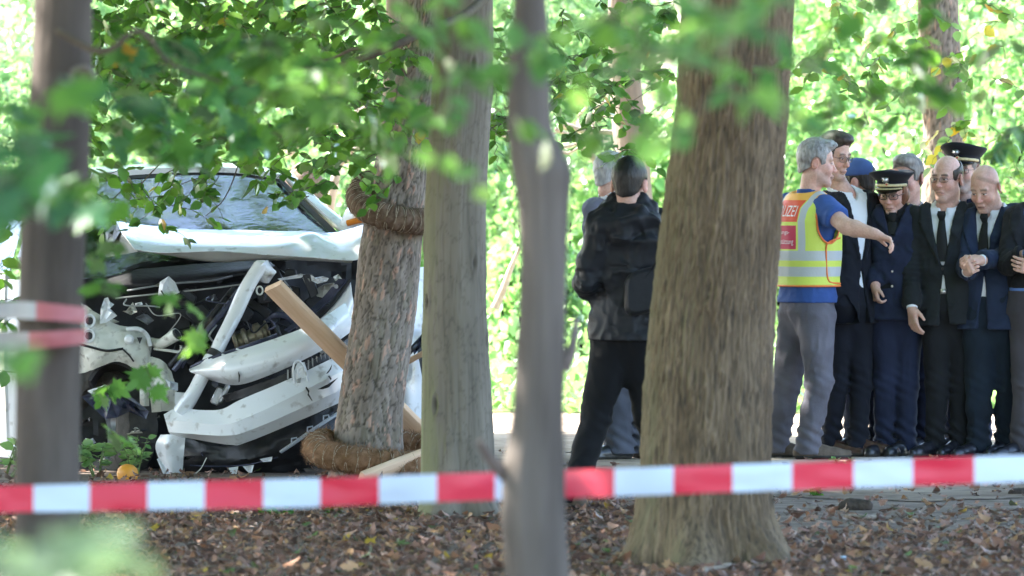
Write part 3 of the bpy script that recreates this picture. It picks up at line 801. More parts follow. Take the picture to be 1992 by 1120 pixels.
BUSH_AT = ['outside the left edge, beyond the white door', 'behind the dark maple trunk', 'behind the car roof', 'right of the car roof, low behind the mirror', 'directly behind the leaning tree', 'in the gap between beech and slender trunk', 'low beside the right edge of the slender trunk',
           'behind the white haired man', 'hidden behind the big furrowed trunk', 'just behind the back of the reflective vest', 'behind the blue cap', 'behind the balding man with glasses', 'at the right edge behind the navy suit', 'outside the right edge of the picture', 'very small, at the foot of the gap beside the beech', 'knee high, left of the hooded jacket man']
for i, (pxx, D, w, h, c) in enumerate([(a_, b_ * 1.13, c_ * 1.13, d_ * 1.05, e_) for a_, b_, c_, d_, e_ in [(-40, 54, 1.8, 2.6, 'mint'), (150, 57, 1.7, 2.9, 'mint'), (420, 60, 2.2, 2.7, 'sun'), (640, 55, 1.3, 1.55, 'mint'), (760, 59, 1.6, 3.1, 'sun'), (965, 62, 1.5, 3.0, 'mint'), (1115, 56, 1.1, 1.5, 'sun'), (1140, 63, 1.7, 3.2, 'mint'),
                                         (1300, 58, 1.5, 2.2, 'sun'), (1520, 55, 1.3, 2.4, 'sun'), (1640, 60, 2.0, 3.2, 'sun'), (1800, 57, 1.9, 2.7, 'sun'), (1960, 54, 1.6, 2.8, 'sun'), (2100, 58, 2, 3.0, 'sun'), (1010, 53.5, .5, .75, 'sun'), (1090, 53, .7, 1.0, 'sun')]]):
    bush('leafy_bush', 'sunlit light green bush ' + BUSH_AT[i], float(P(pxx, 0, D)[0]), D, w, h, int(1500 * w * h / 2) + 500, c, (.055, .095), 'sunlit bushes beyond the path')
for i in range(11):
    D = rng.uniform(66, 82); x = (-5.8 + 1.2 * i) + rng.normal(0, .3)
    bush('leafy_bush', 'tall bright bush at the far side of the sunlit grass', x, D, rng.uniform(1.8, 2.8), rng.uniform(2.0, 3.8), 1900, ['sun', 'mint', 'sun'][i % 3], (.10, .17), 'tall bushes at the far side of the grass')
for i in range(12):
    D = rng.uniform(98, 150); x = (-22 + 4.0 * i) + rng.normal(0, .8)
    bush('far_tree', 'far sunlit tree closing the view beyond the grass', x, D, rng.uniform(5, 8), rng.uniform(8, 13), 3000, ['sun', 'mint', 'mint'][i % 3], (.3, .5), 'far trees closing the view', z0=rng.uniform(1.2, 3.0), cat='tree')

n = 9000; gxx = rng.uniform(-6.5, 6.5, n); gyy = 51.3 + 9.5 * rng.random(n) ** 1.6; hh = .42 * fbm(np.stack([gxx * 1.2, gyy * .8, gxx * 0], -1), 3, 6) ** 2 * np.clip((gyy - 51) / 1.0, .15, 1.6)
gp = np.stack([gxx, gyy, .012 + hh * rng.random(n) * 2], 1); ga = rng.normal(0, 1, (n, 3)); ga[:, 2] = np.abs(ga[:, 2]); gn = rng.normal(0, .6, (n, 3)); gn[:, 2] += .8
o = obj('ground_cover', scatter_mesh('ground_cover', TPL['quad'], gp, frames(ga, gn), rng.uniform(.05, .11, n), GREENS['sun'][rng.integers(0, 4, n)] * rng.uniform(.8, 1.15, (n, 1))), m_leaf)
tag(o, 'low sunlit ground cover along the far side of the path', 'ground cover', kind='stuff')
m_dead = surf('dead_wood', (.36, .30, .24), (.50, .43, .36), .85, 14, bump=.4, bump_scale=50)
def dead(label, pts, r, fork=2, seed=0):
    root = empty('dead_branch', PV(*pts[0])); tag(root, label, 'branch'); root.location.z = 0
    q = catmull(np.array([P(*p) for p in pts]), 24) - np.array(root.location)
    q += .02 * (np.stack([fbm(q * 5 + i + seed, 3, i) for i in range(3)], -1) - .5)
    MB().tube(q, np.linspace(r, r * .45, 24), 9).build('limb', m_dead, root)
    g = np.random.default_rng(seed)
    for k in range(fork):
        i = int(g.uniform(5, 20)); d = np.array([g.normal(0, .3), g.normal(0, .1), g.uniform(-.2, .5)])
        f = q[i] + np.linspace(0, 1, 9)[:, None] * d + .02 * g.normal(0, 1, (9, 3)); f[0] = q[i]
        MB().tube(f, np.linspace(r * .5, r * .15, 9), 7).build('side_twig', m_dead, root)
dead('pale bare branch slanting down left of the leaning tree, beside the car roof', [(640, 420, 50), (655, 330, 50), (690, 230, 50.3), (730, 150, 50.5)], .035, 4, 1)
dead('pale crossed bare branch above the earth mound behind the car', [(560, 300, 51), (600, 255, 51), (640, 215, 51.2), (660, 150, 51.2)], .025, 5, 2)
dead('pale dead branch arching to the left of the grey haired man', [(1190, 375, 52), (1150, 300, 52), (1120, 270, 52.2), (1080, 250, 52.2)], .03, 4, 3)
dead('long pale dead bough level with the grey haired head', [(1090, 240, 52.8), (1140, 255, 52.8), (1195, 258, 52.8), (1260, 262, 52.8)], .028, 3, 4)
dead('pale stick leaning in the gap between the beech and the slender trunk', [(962, 600, 52), (980, 560, 52), (994, 520, 52), (1012, 480, 52)], .03, 0, 5)
# earth mound with broken stump
mound = MB(); mc = P(592, 352, 53.0); th = np.linspace(0, 2 * math.pi, 26, endpoint=False); rr_ = []
for z, r in ((0, .42), (.35, .30), (.8, .22), (1.25, .17), (1.55, .13), (1.66, .06)):
    rr_.append([[mc[0] + r * math.cos(a) * (1 + .25 * vnoise(np.array([math.cos(a) * 2, math.sin(a) * 2, z * 3]), 4)), 53 + r * math.sin(a), z] for a in th])
mound.rings(rr_)
tag(mound.build('broken_stump', surf('stump_wood', (.16, .11, .085), (.25, .18, .145), .95, 7, bump=.9, bump_scale=18, bump_dist=.05)), 'tall brown broken stump behind the bare branches beside the car roof', 'stump')

# ------------------------------------------------------------------ the wrecked car
CD = 41.9
def C(rows): return [[tuple(P(px, py, CD + d)) for px, py, d in r] for r in rows]
def c1(px, py, d=0.0): return P(px, py, CD + d)
m_paint = surf('white_paint', (.74, .76, .79), (.80, .81, .83), .28, 3, coat=.6, spec=.5, dirt=((.26, .23, .20), 17, .58, .80))
m_cream = surf('cream_metal', (.62, .62, .55), (.74, .74, .68), .5, 10, dirt=((.18, .16, .13), 20, .55, .75), bump=.2, bump_scale=30)
m_black = surf('black_plastic', (.012, .012, .015), (.028, .028, .032), .45, 12, bump=.25, bump_scale=40, rvar=.15)
m_bay = surf('engine_bay_dark', (.010, .010, .013), (.03, .03, .035), .6, 9, bump=.4, bump_scale=14)
m_seal = surf('rubber_seal', (.012, .012, .014), None, .55)
m_gloss = surf('glossy_dark_plastic', (.03, .035, .06), (.10, .10, .15), .22, 6, bump=.5, bump_scale=9, bump_dist=.02)
m_steel = surf('worn_steel', (.30, .31, .34), (.46, .47, .50), .38, 16, metal=.6, bump=.2)
m_brass = surf('brownish_alloy', (.20, .17, .11), (.36, .32, .24), .42, 14, metal=.6, bump=.4, bump_scale=40)
m_under = surf('hood_underside', (.30, .30, .29), (.40, .40, .39), .55, 6, bump=.2)
m_rubber = surf('tyre_rubber', (.05, .047, .042), (.085, .08, .072), .85, 18, bump=.5, bump_scale=60)
m_blue = surf('pale_blue_strip', (.52, .57, .66), (.60, .65, .72), .4, 8)
m_orange = surf('orange_lens', (.75, .22, .03), (.80, .30, .05), .25, 5)
def glass_mat():
    m, nt, out = new_mat('windscreen_glass'); N = nt.nodes.new; L = nt.links.new
    t = N('ShaderNodeBsdfTransparent'); t.inputs[0].default_value = (.42, .50, .52, 1)
    g = N('ShaderNodeBsdfGlossy'); g.inputs['Roughness'].default_value = .035; g.inputs[0].default_value = (.86, .94, 1, 1)
    fr = N('ShaderNodeFresnel'); fr.inputs[0].default_value = 2.3
    tc = N('ShaderNodeTexCoord'); nz = N('ShaderNodeTexNoise'); nz.inputs['Scale'].default_value = 8; nz.inputs['Detail'].default_value = 8; L(tc.outputs['Object'], nz.inputs[0])
    bp = N('ShaderNodeBump'); bp.inputs['Strength'].default_value = .22; bp.inputs['Distance'].default_value = .02; L(nz.outputs[0], bp.inputs['Height']); L(bp.outputs[0], g.inputs['Normal'])
    mx = N('ShaderNodeMixShader'); L(fr.outputs[0], mx.inputs[0]); L(t.outputs[0], mx.inputs[1]); L(g.outputs[0], mx.inputs[2]); L(mx.outputs[0], out.inputs[0])
    return m
m_glass = glass_mat()
car = empty('wrecked_car', (float(c1(430, 900)[0]), CD + 1.0, 0)); car_m = Matrix.Translation(car.location).inverted()
tag(car, 'wrecked white car with torn front, buckled bonnet and exposed engine bay against the leaning tree', 'car')
def cpart(name, mb, mat_, parent=None, label=None):
    parent = parent or car
    me = mb.mesh(name); o = obj(name, me, mat_, parent)
    me.transform(Matrix.Translation(-Vector(parent.matrix_world.translation if parent is not car else car.location)) if parent is car else Matrix.Translation(-car.location))
    if label: o['label'] = label
    me.set_sharp_from_angle(angle=math.radians(24))
    return o
def sheet(name, rows, mat_, nu=24, nv=60, thick=.004, crumple=0.0, seed=0, fs=6.0, parent=None, label=None, sharp=0, lin=False):
    G = patch(C(rows), nu, nv)
    if lin:
        R = np.stack([catmull(np.asarray(r, float), nv) for r in C(rows)]); t = np.linspace(0, len(R) - 1, (len(R) - 1) * 8 + 1); i = np.minimum(t.astype(int), len(R) - 2); f = (t - i)[:, None, None]; G = R[i] * (1 - f) + R[i + 1] * f
    if crumple:
        n = fbm(G * fs + seed, 4, seed) - .5
        n = n + .25 * (np.abs(fbm(G * fs * 2.1 + 3, 3, seed + 9) - .5) * 2 - .25)
        if sharp:       # straight creases of bent sheet metal
            gs = np.random.default_rng(seed + 40); n = n * .45
            for q in range(9):
                d = gs.normal(0, 1, 3); d[1] *= .3; d /= np.linalg.norm(d); w = G @ d * gs.uniform(1.2, 3.6) + gs.uniform(0, 9)
                n = n + .22 * (np.abs((w % 2) - 1) - .5) * (fbm(G * 2.5 + q, 2, q) > .46)
        G = G + n[..., None] * crumple * np.array([.15, 1, .35])
    return cpart(name, MB().slab(G, thick), mat_, parent, label)
def pipe(name, pts, r, mat_, seg=12, n=30, parent=None, flat=1.0, label=None):
    return cpart(name, MB().tube(catmull(np.array([c1(*p) for p in pts]), n), r, seg, flat=flat), mat_, parent, label)
def poly(name, pts, mat_, thick=.006, parent=None, bend=.02, seed=0, label=None):
    """thin torn piece with an irregular outline"""
    q = np.array([c1(*p) for p in pts]); n = len(q); c = q.mean(0)
    mid = (q + c) / 2 + np.random.default_rng(seed).normal(0, bend, (n, 3)) * np.array([.2, 1, .3])
    v = np.vstack([q, mid, c[None]]); k = np.arange(n)
    f4 = np.stack([k, (k + 1) % n, (k + 1) % n + n, k + n], 1); f3 = np.stack([k + n, (k + 1) % n + n, np.full(n, 2 * n)], 1)
    b = v + np.array([0, thick, 0]); N2 = 2 * n + 1
    rim = np.stack([k, k + N2, (k + 1) % n + N2, (k + 1) % n], 1)
    mb = MB().add(np.vstack([v, b]), np.vstack([f4, f4[:, ::-1] + N2, rim]), np.vstack([f3, f3[:, ::-1] + N2]))
    o = cpart(name, mb, mat_, parent, label); o.data.polygons.foreach_set('use_smooth', np.zeros(len(o.data.polygons), bool)); return o

# body shell
sheet('roof', [[(90, 356, 1.5), (200, 345, 1.58), (320, 337, 1.64), (450, 336, 1.68), (556, 350, 1.74)], [(95, 345, 2.2), (200, 335, 2.3), (320, 328, 2.35), (450, 327, 2.4), (545, 341, 2.45)], [(100, 345, 3.6), (200, 334, 3.7), (320, 327, 3.8), (450, 327, 3.8), (535, 340, 3.8)]], m_paint, 16, 50, .03)
sheet('windscreen', [[(96, 360, 1.46), (200, 349, 1.53), (320, 342, 1.59), (450, 341, 1.63), (548, 354, 1.69)], [(80, 410, 1.08), (200, 402, 1.12), (320, 397, 1.16), (460, 397, 1.2), (596, 404, 1.28)], [(64, 470, .66), (200, 462, .68), (320, 458, .7), (480, 457, .74), (648, 456, .84)], [(52, 545, .30), (180, 540, .32), (320, 520, .42), (480, 500, .55), (664, 476, .72)]], m_glass, 22, 60, .006)
sheet('windscreen_frame', [[(92, 357, 1.48), (320, 339, 1.61), (552, 351, 1.71)], [(94, 362, 1.44), (320, 344, 1.57), (550, 356, 1.67)]], m_seal, 3, 40, .01)
sheet('windscreen_pillar', [[(549, 345, 1.72), (600, 397, 1.28), (672, 462, .78)], [(562, 345, 1.76), (614, 396, 1.32), (684, 452, .86)], [(566, 350, 1.95), (620, 402, 1.5), (690, 462, 1.0)]], m_paint, 8, 30, .03)
sheet('pillar_seal', [[(541, 352, 1.68), (590, 403, 1.24), (656, 468, .75)], [(549, 349, 1.68), (600, 400, 1.24), (669, 465, .74)]], m_seal, 4, 30, .012)
sheet('side_pillar', [[(100, 356, 1.5), (76, 420, 1.05), (50, 500, .6)], [(86, 357, 1.6), (60, 420, 1.15), (34, 500, .7)]], m_paint, 6, 24, .04)
sheet('dashboard', [[(70, 470, 1.2), (320, 462, 1.25), (640, 462, 1.35)], [(60, 540, 1.0), (320, 530, 1.05), (650, 510, 1.1)]], m_black, 8, 30, .05)
for a, b in ((180, 300), (420, 540)):
    sheet('seat', [[(a + 10, 378, 2.3), (a + 60, 372, 2.28), (b - 10, 378, 2.3)], [(a, 430, 2.2), (a + 60, 428, 2.14), (b, 430, 2.2)], [(a - 6, 520, 2.0), (a + 60, 520, 1.9), (b + 6, 520, 2.0)]], m_bay, 14, 18, .14)
sheet('rear_wall', [[(100, 340, 3.9), (320, 325, 3.95), (540, 340, 3.95)], [(90, 620, 3.9), (320, 620, 3.95), (600, 620, 3.95)]], m_bay, 6, 20, .05)
# buckled bonnet
hood = sheet('bonnet', [[(226, 430, .48), (262, 436, .52), (330, 442, .56), (420, 446, .6), (500, 449, .63), (560, 450, .64), (604, 450, .62), (650, 452, .58), (712, 436, .40)],
                        [(234, 445, .22), (270, 451, .30), (330, 456, .32), (420, 458, .34), (500, 462, .30), (560, 462, .24), (604, 452, .30), (655, 466, .26), (712, 452, .20)],
                        [(246, 463, .06), (278, 470, .10), (330, 474, .10), (420, 476, .10), (500, 480, .06), (560, 478, .03), (606, 468, .16), (668, 488, .02), (708, 470, .08)],
                        [(262, 483, .0), (290, 488, .0), (330, 490, .0), (420, 489, .0), (500, 494, .0), (560, 498, -.02), (610, 500, -.02), (686, 506, -.08), (702, 494, -.04)]], m_paint, 90, 200, .004, .045, 3, 8, sharp=1)
sheet('bonnet_edge', [[(266, 485, .005), (330, 491, .005), (420, 490, .005), (500, 495, .005), (560, 499, -.015), (610, 501, -.015), (686, 507, -.075)], [(270, 489, .05), (330, 497, .05), (420, 508, .06), (500, 504, .05), (560, 505, .04), (610, 507, .03), (684, 511, -.03)], [(300, 491, .16), (340, 498, .16), (420, 510, .18), (500, 506, .18), (560, 506, .16), (610, 508, .12), (680, 511, .05)]], m_under, 10, 90, .004, .02, 5, 9, hood)
poly('bonnet_fold', [(226, 433, .46), (244, 456, .15), (284, 486, .02), (250, 493, .06), (207, 500, .10), (202, 488, .2), (216, 455, .38)], m_under, .006, hood, .02, 2)
poly('bonnet_tip', [(205, 452, .40), (226, 431, .47), (236, 448, .25), (222, 470, .2), (208, 484, .3)], m_black, .006, hood, .01, 4)
# bulkhead and engine bay
sheet('bulkhead', [[(90, 520, .62), (320, 515, .66), (600, 505, .72), (800, 500, .8)], [(90, 700, .55), (320, 700, .60), (600, 700, .62), (800, 700, .7)], [(90, 925, .50), (320, 925, .50), (600, 915, .55), (800, 905, .6)]], m_bay, 30, 60, .03, .12, 6, 8)
sheet('scuttle_panel', [[(170, 530, .42), (280, 522, .40), (400, 512, .45), (520, 505, .52)], [(168, 556, .30), (280, 550, .26), (400, 540, .28), (540, 520, .34)], [(170, 575, .32), (280, 568, .30), (400, 556, .32), (560, 535, .38)]], m_black, 12, 50, .006, .02, 8, 12)
r2 = np.random.default_rng(5)
eng = MB()
for i in range(46):
    x, y = r2.uniform(350, 660), r2.uniform(530, 690); a = r2.uniform(0, 3.1); ca, sa = math.cos(a), math.sin(a)
    eng.box(c1(x, y, r2.uniform(.12, .5)), (r2.uniform(.05, .16), r2.uniform(.05, .12), r2.uniform(.04, .12)), [[ca, 0, sa], [0, 1, 0], [-sa, 0, ca]], taper=r2.uniform(.6, 1))
engine = cpart('engine_block', eng, m_bay); engine.modifiers.new('bevel', 'BEVEL').width = .006; engine['kind'] = 'stuff'
ci = MB()
for k, (x, rr) in enumerate(((462, .030), (470, .042), (482, .048), (494, .048), (504, .044), (512, .05), (518, .05), (524, .035))):
    pass
cyl = [c1(455, 668, .05), c1(475, 662, .05), c1(500, 652, .05), c1(522, 645, .06)]
ci.tube(catmull(cyl, 24), .055 + .010 * np.sign(np.sin(np.linspace(0, 20, 24))), 24)
cpart('starter_motor', ci, m_brass, engine)
pipe('hose', [(545, 600, .1), (535, 630, .05), (545, 660, .05), (565, 668, .08)], .022, m_black, parent=engine)
pipe('hose', [(520, 625, .1), (540, 612, .04), (566, 622, .05), (575, 650, .1)], .018, m_gloss, parent=engine)
pipe('cable', [(470, 560, .05), (430, 610, .0), (380, 670, -.02), (338, 720, .0)], .016, m_gloss, 10)
pipe('cable', [(455, 560, .1), (415, 610, .03), (368, 668, .0), (330, 712, .02)], .016, m_black, 10)
pipe('cable', [(415, 600, .1), (385, 640, .0), (372, 680, .05), (355, 715, .1)], .007, m_gloss, 8)
pipe('wiper_arm', [(248, 565, .24), (330, 552, .16), (410, 546, .18), (452, 537, .25)], .006, m_steel, 6)
pipe('wiper_arm', [(225, 580, .24), (300, 572, .16), (400, 562, .1), (470, 553, .2)], .005, m_under, 6)
poly('torn_white_bracket', [(306, 582, .10), (311, 548, .10), (328, 537, .10), (341, 549, .10), (349, 569, .1), (330, 577, .1)], m_paint, .02, bend=.02, seed=8)
poly('torn_white_bracket', [(262, 590, .12), (275, 587, .12), (278, 592, .12), (264, 596, .12)], m_paint, .01, seed=3)
poly('lamp_shard', [(540, 542, .1), (585, 532, .08), (594, 534, .1), (586, 540, .1), (545, 546, .1)], m_paint, .01, seed=1)
poly('lamp_shard', [(604, 534, .1), (612, 542, .1), (628, 537, .08), (640, 541, .1), (636, 547, .1), (618, 552, .1), (606, 546, .1)], m_paint, .01, seed=2)
poly('lamp_shard', [(588, 540, .12), (602, 538, .12), (608, 556, .12), (596, 556, .12)], m_under, .01, seed=4)
poly('lamp_shard', [(648, 538, .1), (658, 533, .1), (666, 543, .1), (652, 546, .1)], m_cream, .01, seed=5)
poly('lamp_housing', [(614, 562, .12), (630, 553, .08), (650, 550, .06), (652, 560, .06), (630, 580, .06), (616, 576, .1)], m_under, .05, seed=6, bend=.03)
for k in range(34):     # shreds of plastic, foil and sheet metal through the open front
    zone = ((352, 660, 520, 690), (165, 330, 735, 900), (360, 640, 850, 925), (200, 420, 540, 680))[k % 4]
    x, y, w = r2.uniform(zone[0], zone[1]), r2.uniform(zone[2], zone[3]), r2.uniform(7, 24); an = np.sort(r2.uniform(0, 6.28, 6)); d0 = (.05, -.05, -.1, .12)[k % 4] + r2.uniform(0, .1)
    poly('torn_shard', [(x + w * math.cos(t) * r2.uniform(.5, 1.2), y + w * .6 * math.sin(t) * r2.uniform(.5, 1.2), d0 + r2.uniform(-.04, .04)) for t in an], (m_gloss, m_black, m_under, m_cream, m_black, m_steel)[k % 6] if k % 4 != 2 else (m_gloss, m_black)[k % 8 // 4], .006, bend=.03, seed=k + 60)
for k in range(12):
    x, y = r2.uniform(200, 620), r2.uniform(560, 700)
    pipe('wire', [(x, y, .0), (x + r2.uniform(-20, 40), y + r2.uniform(0, 30), -.05), (x + r2.uniform(-10, 70), y + r2.uniform(-10, 50), -.02), (x + r2.uniform(0, 90), y + r2.uniform(0, 70), .1)], r2.uniform(.003, .007), (m_gloss, m_black, m_under)[k % 3], 6)
# the loose white fender rail
rail = pipe('fender_rail', [(507, 516, -.05), (480, 560, -.10), (455, 615, -.16), (432, 660, -.2), (418, 690, -.22)], np.linspace(.052, .050, 30), m_paint, 18, 30, flat=.7, label='loose white rail standing up across the engine bay')
pipe('rail_sleeve', [(500, 512, -.03), (512, 518, -.06), (520, 530, -.05), (514, 545, -.03)], np.array([.02, .045, .05, .03]), m_paint, 14, 4, parent=rail)
pipe('rail_band', [(421, 684, -.22), (414, 695, -.23)], .056, m_black, 18, 5, parent=rail, flat=.72)
pipe('fender_rail', [(412, 694, -.22), (398, 722, -.24), (376, 765, -.25), (352, 800, -.22)], np.linspace(.052, .058, 24), m_paint, 18, 24, flat=.7)
eye = MB(); th = np.linspace(0, 2 * math.pi, 17)
eye.tube(np.array([c1(505 + 6 * math.cos(a), 565 + 8 * math.sin(a), -.09) for a in th]), .005, 8, cap=False); cpart('lifting_eye', eye, m_cream, rail)
# headlamp bezel and fender wedge on the right
sheet('fender', [[(682, 546, .02), (650, 590, .0), (612, 626, -.03), (575, 648, -.08)], [(686, 580, -.04), (666, 612, -.10), (640, 636, -.14), (600, 655, -.16)], [(684, 616, .0), (674, 640, -.10), (655, 652, -.16), (630, 668, -.2)], [(662, 646, .0), (656, 655, -.06), (648, 662, -.12), (636, 672, -.18)]], m_paint, 26, 40, .004, .020, 9, 7, sharp=1)
sheet('headlamp_bezel', [[(676, 543, .03), (640, 585, .02), (600, 618, -.01), (560, 645, -.05)], [(658, 542, .08), (628, 578, .06), (590, 612, .04), (552, 642, .0)]], m_gloss, 6, 30, .006)
pipe('fender_seal', [(681, 545, .0), (648, 590, -.02), (610, 626, -.05), (574, 648, -.1)], .009, m_seal, 8)
poly('torn_gap', [(636, 628, -.13), (650, 622, -.13), (664, 624, -.1), (668, 640, -.08), (660, 632, -.12), (648, 630, -.14)], m_black, .01, seed=2, bend=.004)
cpart('bolt', MB().tube([c1(654, 557, .05), c1(654, 557, .02)], .012, 12), m_steel)
# bumper skin: upper blade, grille band, lower blade
bumper = sheet('bumper', [[(367, 718, -.20), (400, 704, -.28), (440, 689, -.36), (520, 663, -.40), (590, 637, -.38), (640, 610, -.28), (672, 588, -.10)],
                          [(369, 722, -.26), (405, 717, -.38), (446, 708, -.46), (524, 685, -.50), (592, 660, -.47), (646, 632, -.36), (678, 605, -.14)],
                          [(374, 726, -.25), (415, 733, -.38), (458, 732, -.47), (530, 708, -.51), (594, 680, -.48), (648, 650, -.36), (684, 622, -.14)],
                          [(380, 728, -.18), (425, 744, -.30), (468, 748, -.40), (532, 726, -.44), (594, 698, -.42), (650, 668, -.30), (690, 640, -.10)]], m_paint, 24, 90, .005, .012, 4, 5, sharp=1, label='torn white bumper hanging askew across the front')
sheet('bumper_lower', [[(318, 806, -.14), (346, 795, -.20), (424, 797, -.38), (470, 776, -.43), (560, 738, -.45), (640, 700, -.36), (706, 664, -.12)],
                       [(323, 822, -.22), (350, 818, -.30), (430, 826, -.46), (480, 812, -.52), (562, 774, -.53), (644, 733, -.44), (710, 700, -.16)],
                       [(328, 840, -.22), (352, 842, -.30), (436, 848, -.47), (484, 838, -.51), (572, 800, -.52), (648, 766, -.43), (712, 738, -.16)],
                       [(333, 847, -.16), (360, 851, -.22), (446, 866, -.40), (482, 860, -.44), (590, 815, -.45), (656, 786, -.36), (714, 760, -.12)]], m_paint, 24, 90, .005, .018, 6, 5, bumper, sharp=1, lin=True)
sheet('grille_band', [[(432, 770, -.26), (470, 757, -.36), (540, 733, -.40), (600, 706, -.38), (656, 672, -.28), (700, 645, -.1)], [(440, 782, -.26), (474, 772, -.36), (544, 748, -.40), (604, 722, -.38), (660, 690, -.28), (704, 668, -.1)]], m_black, 8, 60, .02, .01, 2, 20, bumper)
gm = MB()
for i in range(15):
    x = 560 + i * 8; y = 724 - (i * 8) * .47
    gm.box(c1(x, y + 4, -.44 + i * .012), (.008, .012, .05))
cpart('grille_mesh', gm, m_under, bumper)['kind'] = 'stuff'
# emblem in the middle of the bumper
th = np.linspace(0, 2 * math.pi, 33)
em = MB().tube(np.array([c1(584 + 13 * math.cos(a) + 5 * math.sin(a), 733 + 31 * math.sin(a), -.47) for a in th]), .006, 8, cap=False)
emb = cpart('emblem_ring', em, m_paint, bumper)
poly('emblem_plate', [(572, 722, -.455), (578, 706, -.455), (592, 704, -.455), (598, 722, -.455), (596, 750, -.455), (586, 762, -.455), (574, 752, -.455)], m_paint, .01, bumper, .003, 2)
poly('emblem_slot', [(577, 716, -.475), (589, 711, -.475), (590, 721, -.475), (579, 727, -.475)], m_paint, .012, bumper, .002, 3)
poly('emblem_slot', [(578, 737, -.475), (586, 734, -.475), (584, 748, -.475), (578, 746, -.475)], m_under, .012, bumper, .002, 3)
for q in ([(594, 754, -.535), (600, 760, -.54), (598, 768, -.54), (606, 779, -.54), (608, 780, -.54), (600, 769, -.54), (602, 760, -.54), (596, 752, -.53)], [(634, 727, -.46), (641, 718, -.45), (646, 708, -.44), (644, 718, -.45), (638, 726, -.46)],
          [(618, 757, -.52), (636, 748, -.50), (658, 734, -.45), (640, 753, -.49), (628, 757, -.51)], [(640, 730, -.46), (645, 736, -.46), (644, 740, -.46), (638, 732, -.46)], [(463, 722, -.485), (467, 730, -.487), (466, 742, -.485), (464, 744, -.485), (464, 732, -.487)]):
    poly('crack', [(x, y, d - .012) for x, y, d in q], m_black, .02, bumper, .0, 1)
for i, (x, y) in enumerate(((415, 700), (437, 691), (465, 680), (497, 669))):
    cpart('bumper_clip', MB().box(c1(x, y, -.31), (.034, .02, .010), [[.95, 0, .3], [0, 1, 0], [-.3, 0, .95]]), m_paint, bumper)
pipe('bumper_trim', [(372, 715, -.2), (410, 697, -.26), (450, 684, -.3), (540, 652, -.34)], .012, m_gloss, 8, parent=bumper)
# fog lamp bracket in the gap
fl = MB().box(c1(424, 770, -.16), (.05, .06, .10), [[.9, 0, .43], [0, 1, 0], [-.43, 0, .9]]).box(c1(436, 765, -.20), (.028, .05, .11), [[.9, 0, .43], [0, 1, 0], [-.43, 0, .9]])
fo = cpart('fog_lamp', fl, m_steel); fo.modifiers.new('bevel', 'BEVEL').width = .008
cpart('lens', MB().tube([c1(420, 748, -.2), c1(418, 746, -.235)], .018, 14), m_gloss, fo)
# hanging lower left corner of the bumper
sheet('bumper_corner', [[(312, 846, -.16), (335, 846, -.2), (360, 852, -.18)], [(302, 866, -.14), (330, 868, -.2), (358, 880, -.18)], [(306, 888, -.12), (332, 892, -.18), (356, 902, -.16)], [(322, 926, -.10), (338, 928, -.16), (354, 922, -.14)]], m_paint, 20, 20, .005, .05, 3, 8, sharp=1)
poly('bumper_shard', [(305, 893, -.2), (310, 890, -.2), (330, 924, -.2), (322, 932, -.2)], m_paint, .01, seed=5, bend=.004)
# lower valance with strip and white tabs
sheet('undertray', [[(352, 852, .02), (450, 868, -.12), (560, 826, -.16), (660, 790, -.1), (720, 770, .05)], [(356, 890, .0), (460, 898, -.14), (570, 870, -.18), (668, 832, -.1), (725, 815, .05)], [(364, 934, .1), (470, 930, -.02), (580, 914, -.06), (675, 888, 0), (730, 880, .1)]], m_black, 20, 60, .02, .07, 7, 9)
strip = pipe('valance_strip', [(546, 879, -.2), (580, 856, -.23), (620, 828, -.24), (672, 795, -.2)], .016, m_blue, 10, flat=.6)
for x, y in ((572, 856), (603, 834), (634, 812)):
    e = MB(); e.tube(np.array([c1(x - 5, y + 6, -.235), c1(x - 5, y - 3, -.235), c1(x + 5, y - 5, -.235), c1(x + 6, y + 2, -.235)]), .0045, 6); cpart('clip', e, m_blue, strip)
for k, q in enumerate(([(444, 910), (464, 907), (459, 926), (452, 928)], [(472, 907), (494, 904), (490, 919), (484, 920)], [(505, 893), (530, 888), (528, 897), (512, 899)])):
    poly('white_tab', [(x, y, -.22) for x, y in q], m_paint, .01, seed=k, bend=.004)
pipe('wire', [(370, 905, -.2), (420, 907, -.22), (480, 904, -.22), (540, 890, -.2)], .004, m_gloss, 6)
pipe('wire', [(375, 925, -.2), (390, 912, -.22), (402, 890, -.22)], .003, m_cream, 6)
# torn inner wing on the left
wing = sheet('inner_wing', [[(120, 575, .22), (160, 590, .15), (200, 612, .10), (226, 628, .08), (258, 636, .08), (285, 648, .1), (296, 668, .12)],
                            [(120, 620, .18), (160, 630, .08), (200, 640, .05), (226, 648, .02), (258, 656, .02), (284, 666, .05), (294, 684, .08)],
                            [(120, 668, .16), (160, 668, .06), (200, 676, .0), (226, 682, .0), (258, 694, .0), (282, 700, .02), (290, 712, .05)],
                            [(120, 722, .2), (158, 724, .14), (182, 716, .08), (226, 700, .04), (258, 712, .04), (276, 735, .04), (286, 752, .06)]], m_cream, 36, 60, .006, .07, 6, 8, sharp=1)
for x, y in ((174, 624), (173, 653)):
    cpart('hole', MB().tube([c1(x, y, .06), c1(x, y, .0)], .021, 18), m_bay, wing); cpart('hole_rim', MB().tube(np.array([c1(x + 9.5 * math.cos(a), y + 12 * math.sin(a), .0) for a in th]), .007, 8, cap=False), m_paint, wing)
cpart('cap', MB().tube(np.array([c1(251, 660, .02), c1(251, 660, -.03), c1(251, 660, -.04)]), np.array([.027, .027, .015]), 20), m_paint, wing)
poly('hole', [(266, 656, -.03), (277, 656, -.03), (272, 669, -.03)], m_bay, .01, wing, .001)
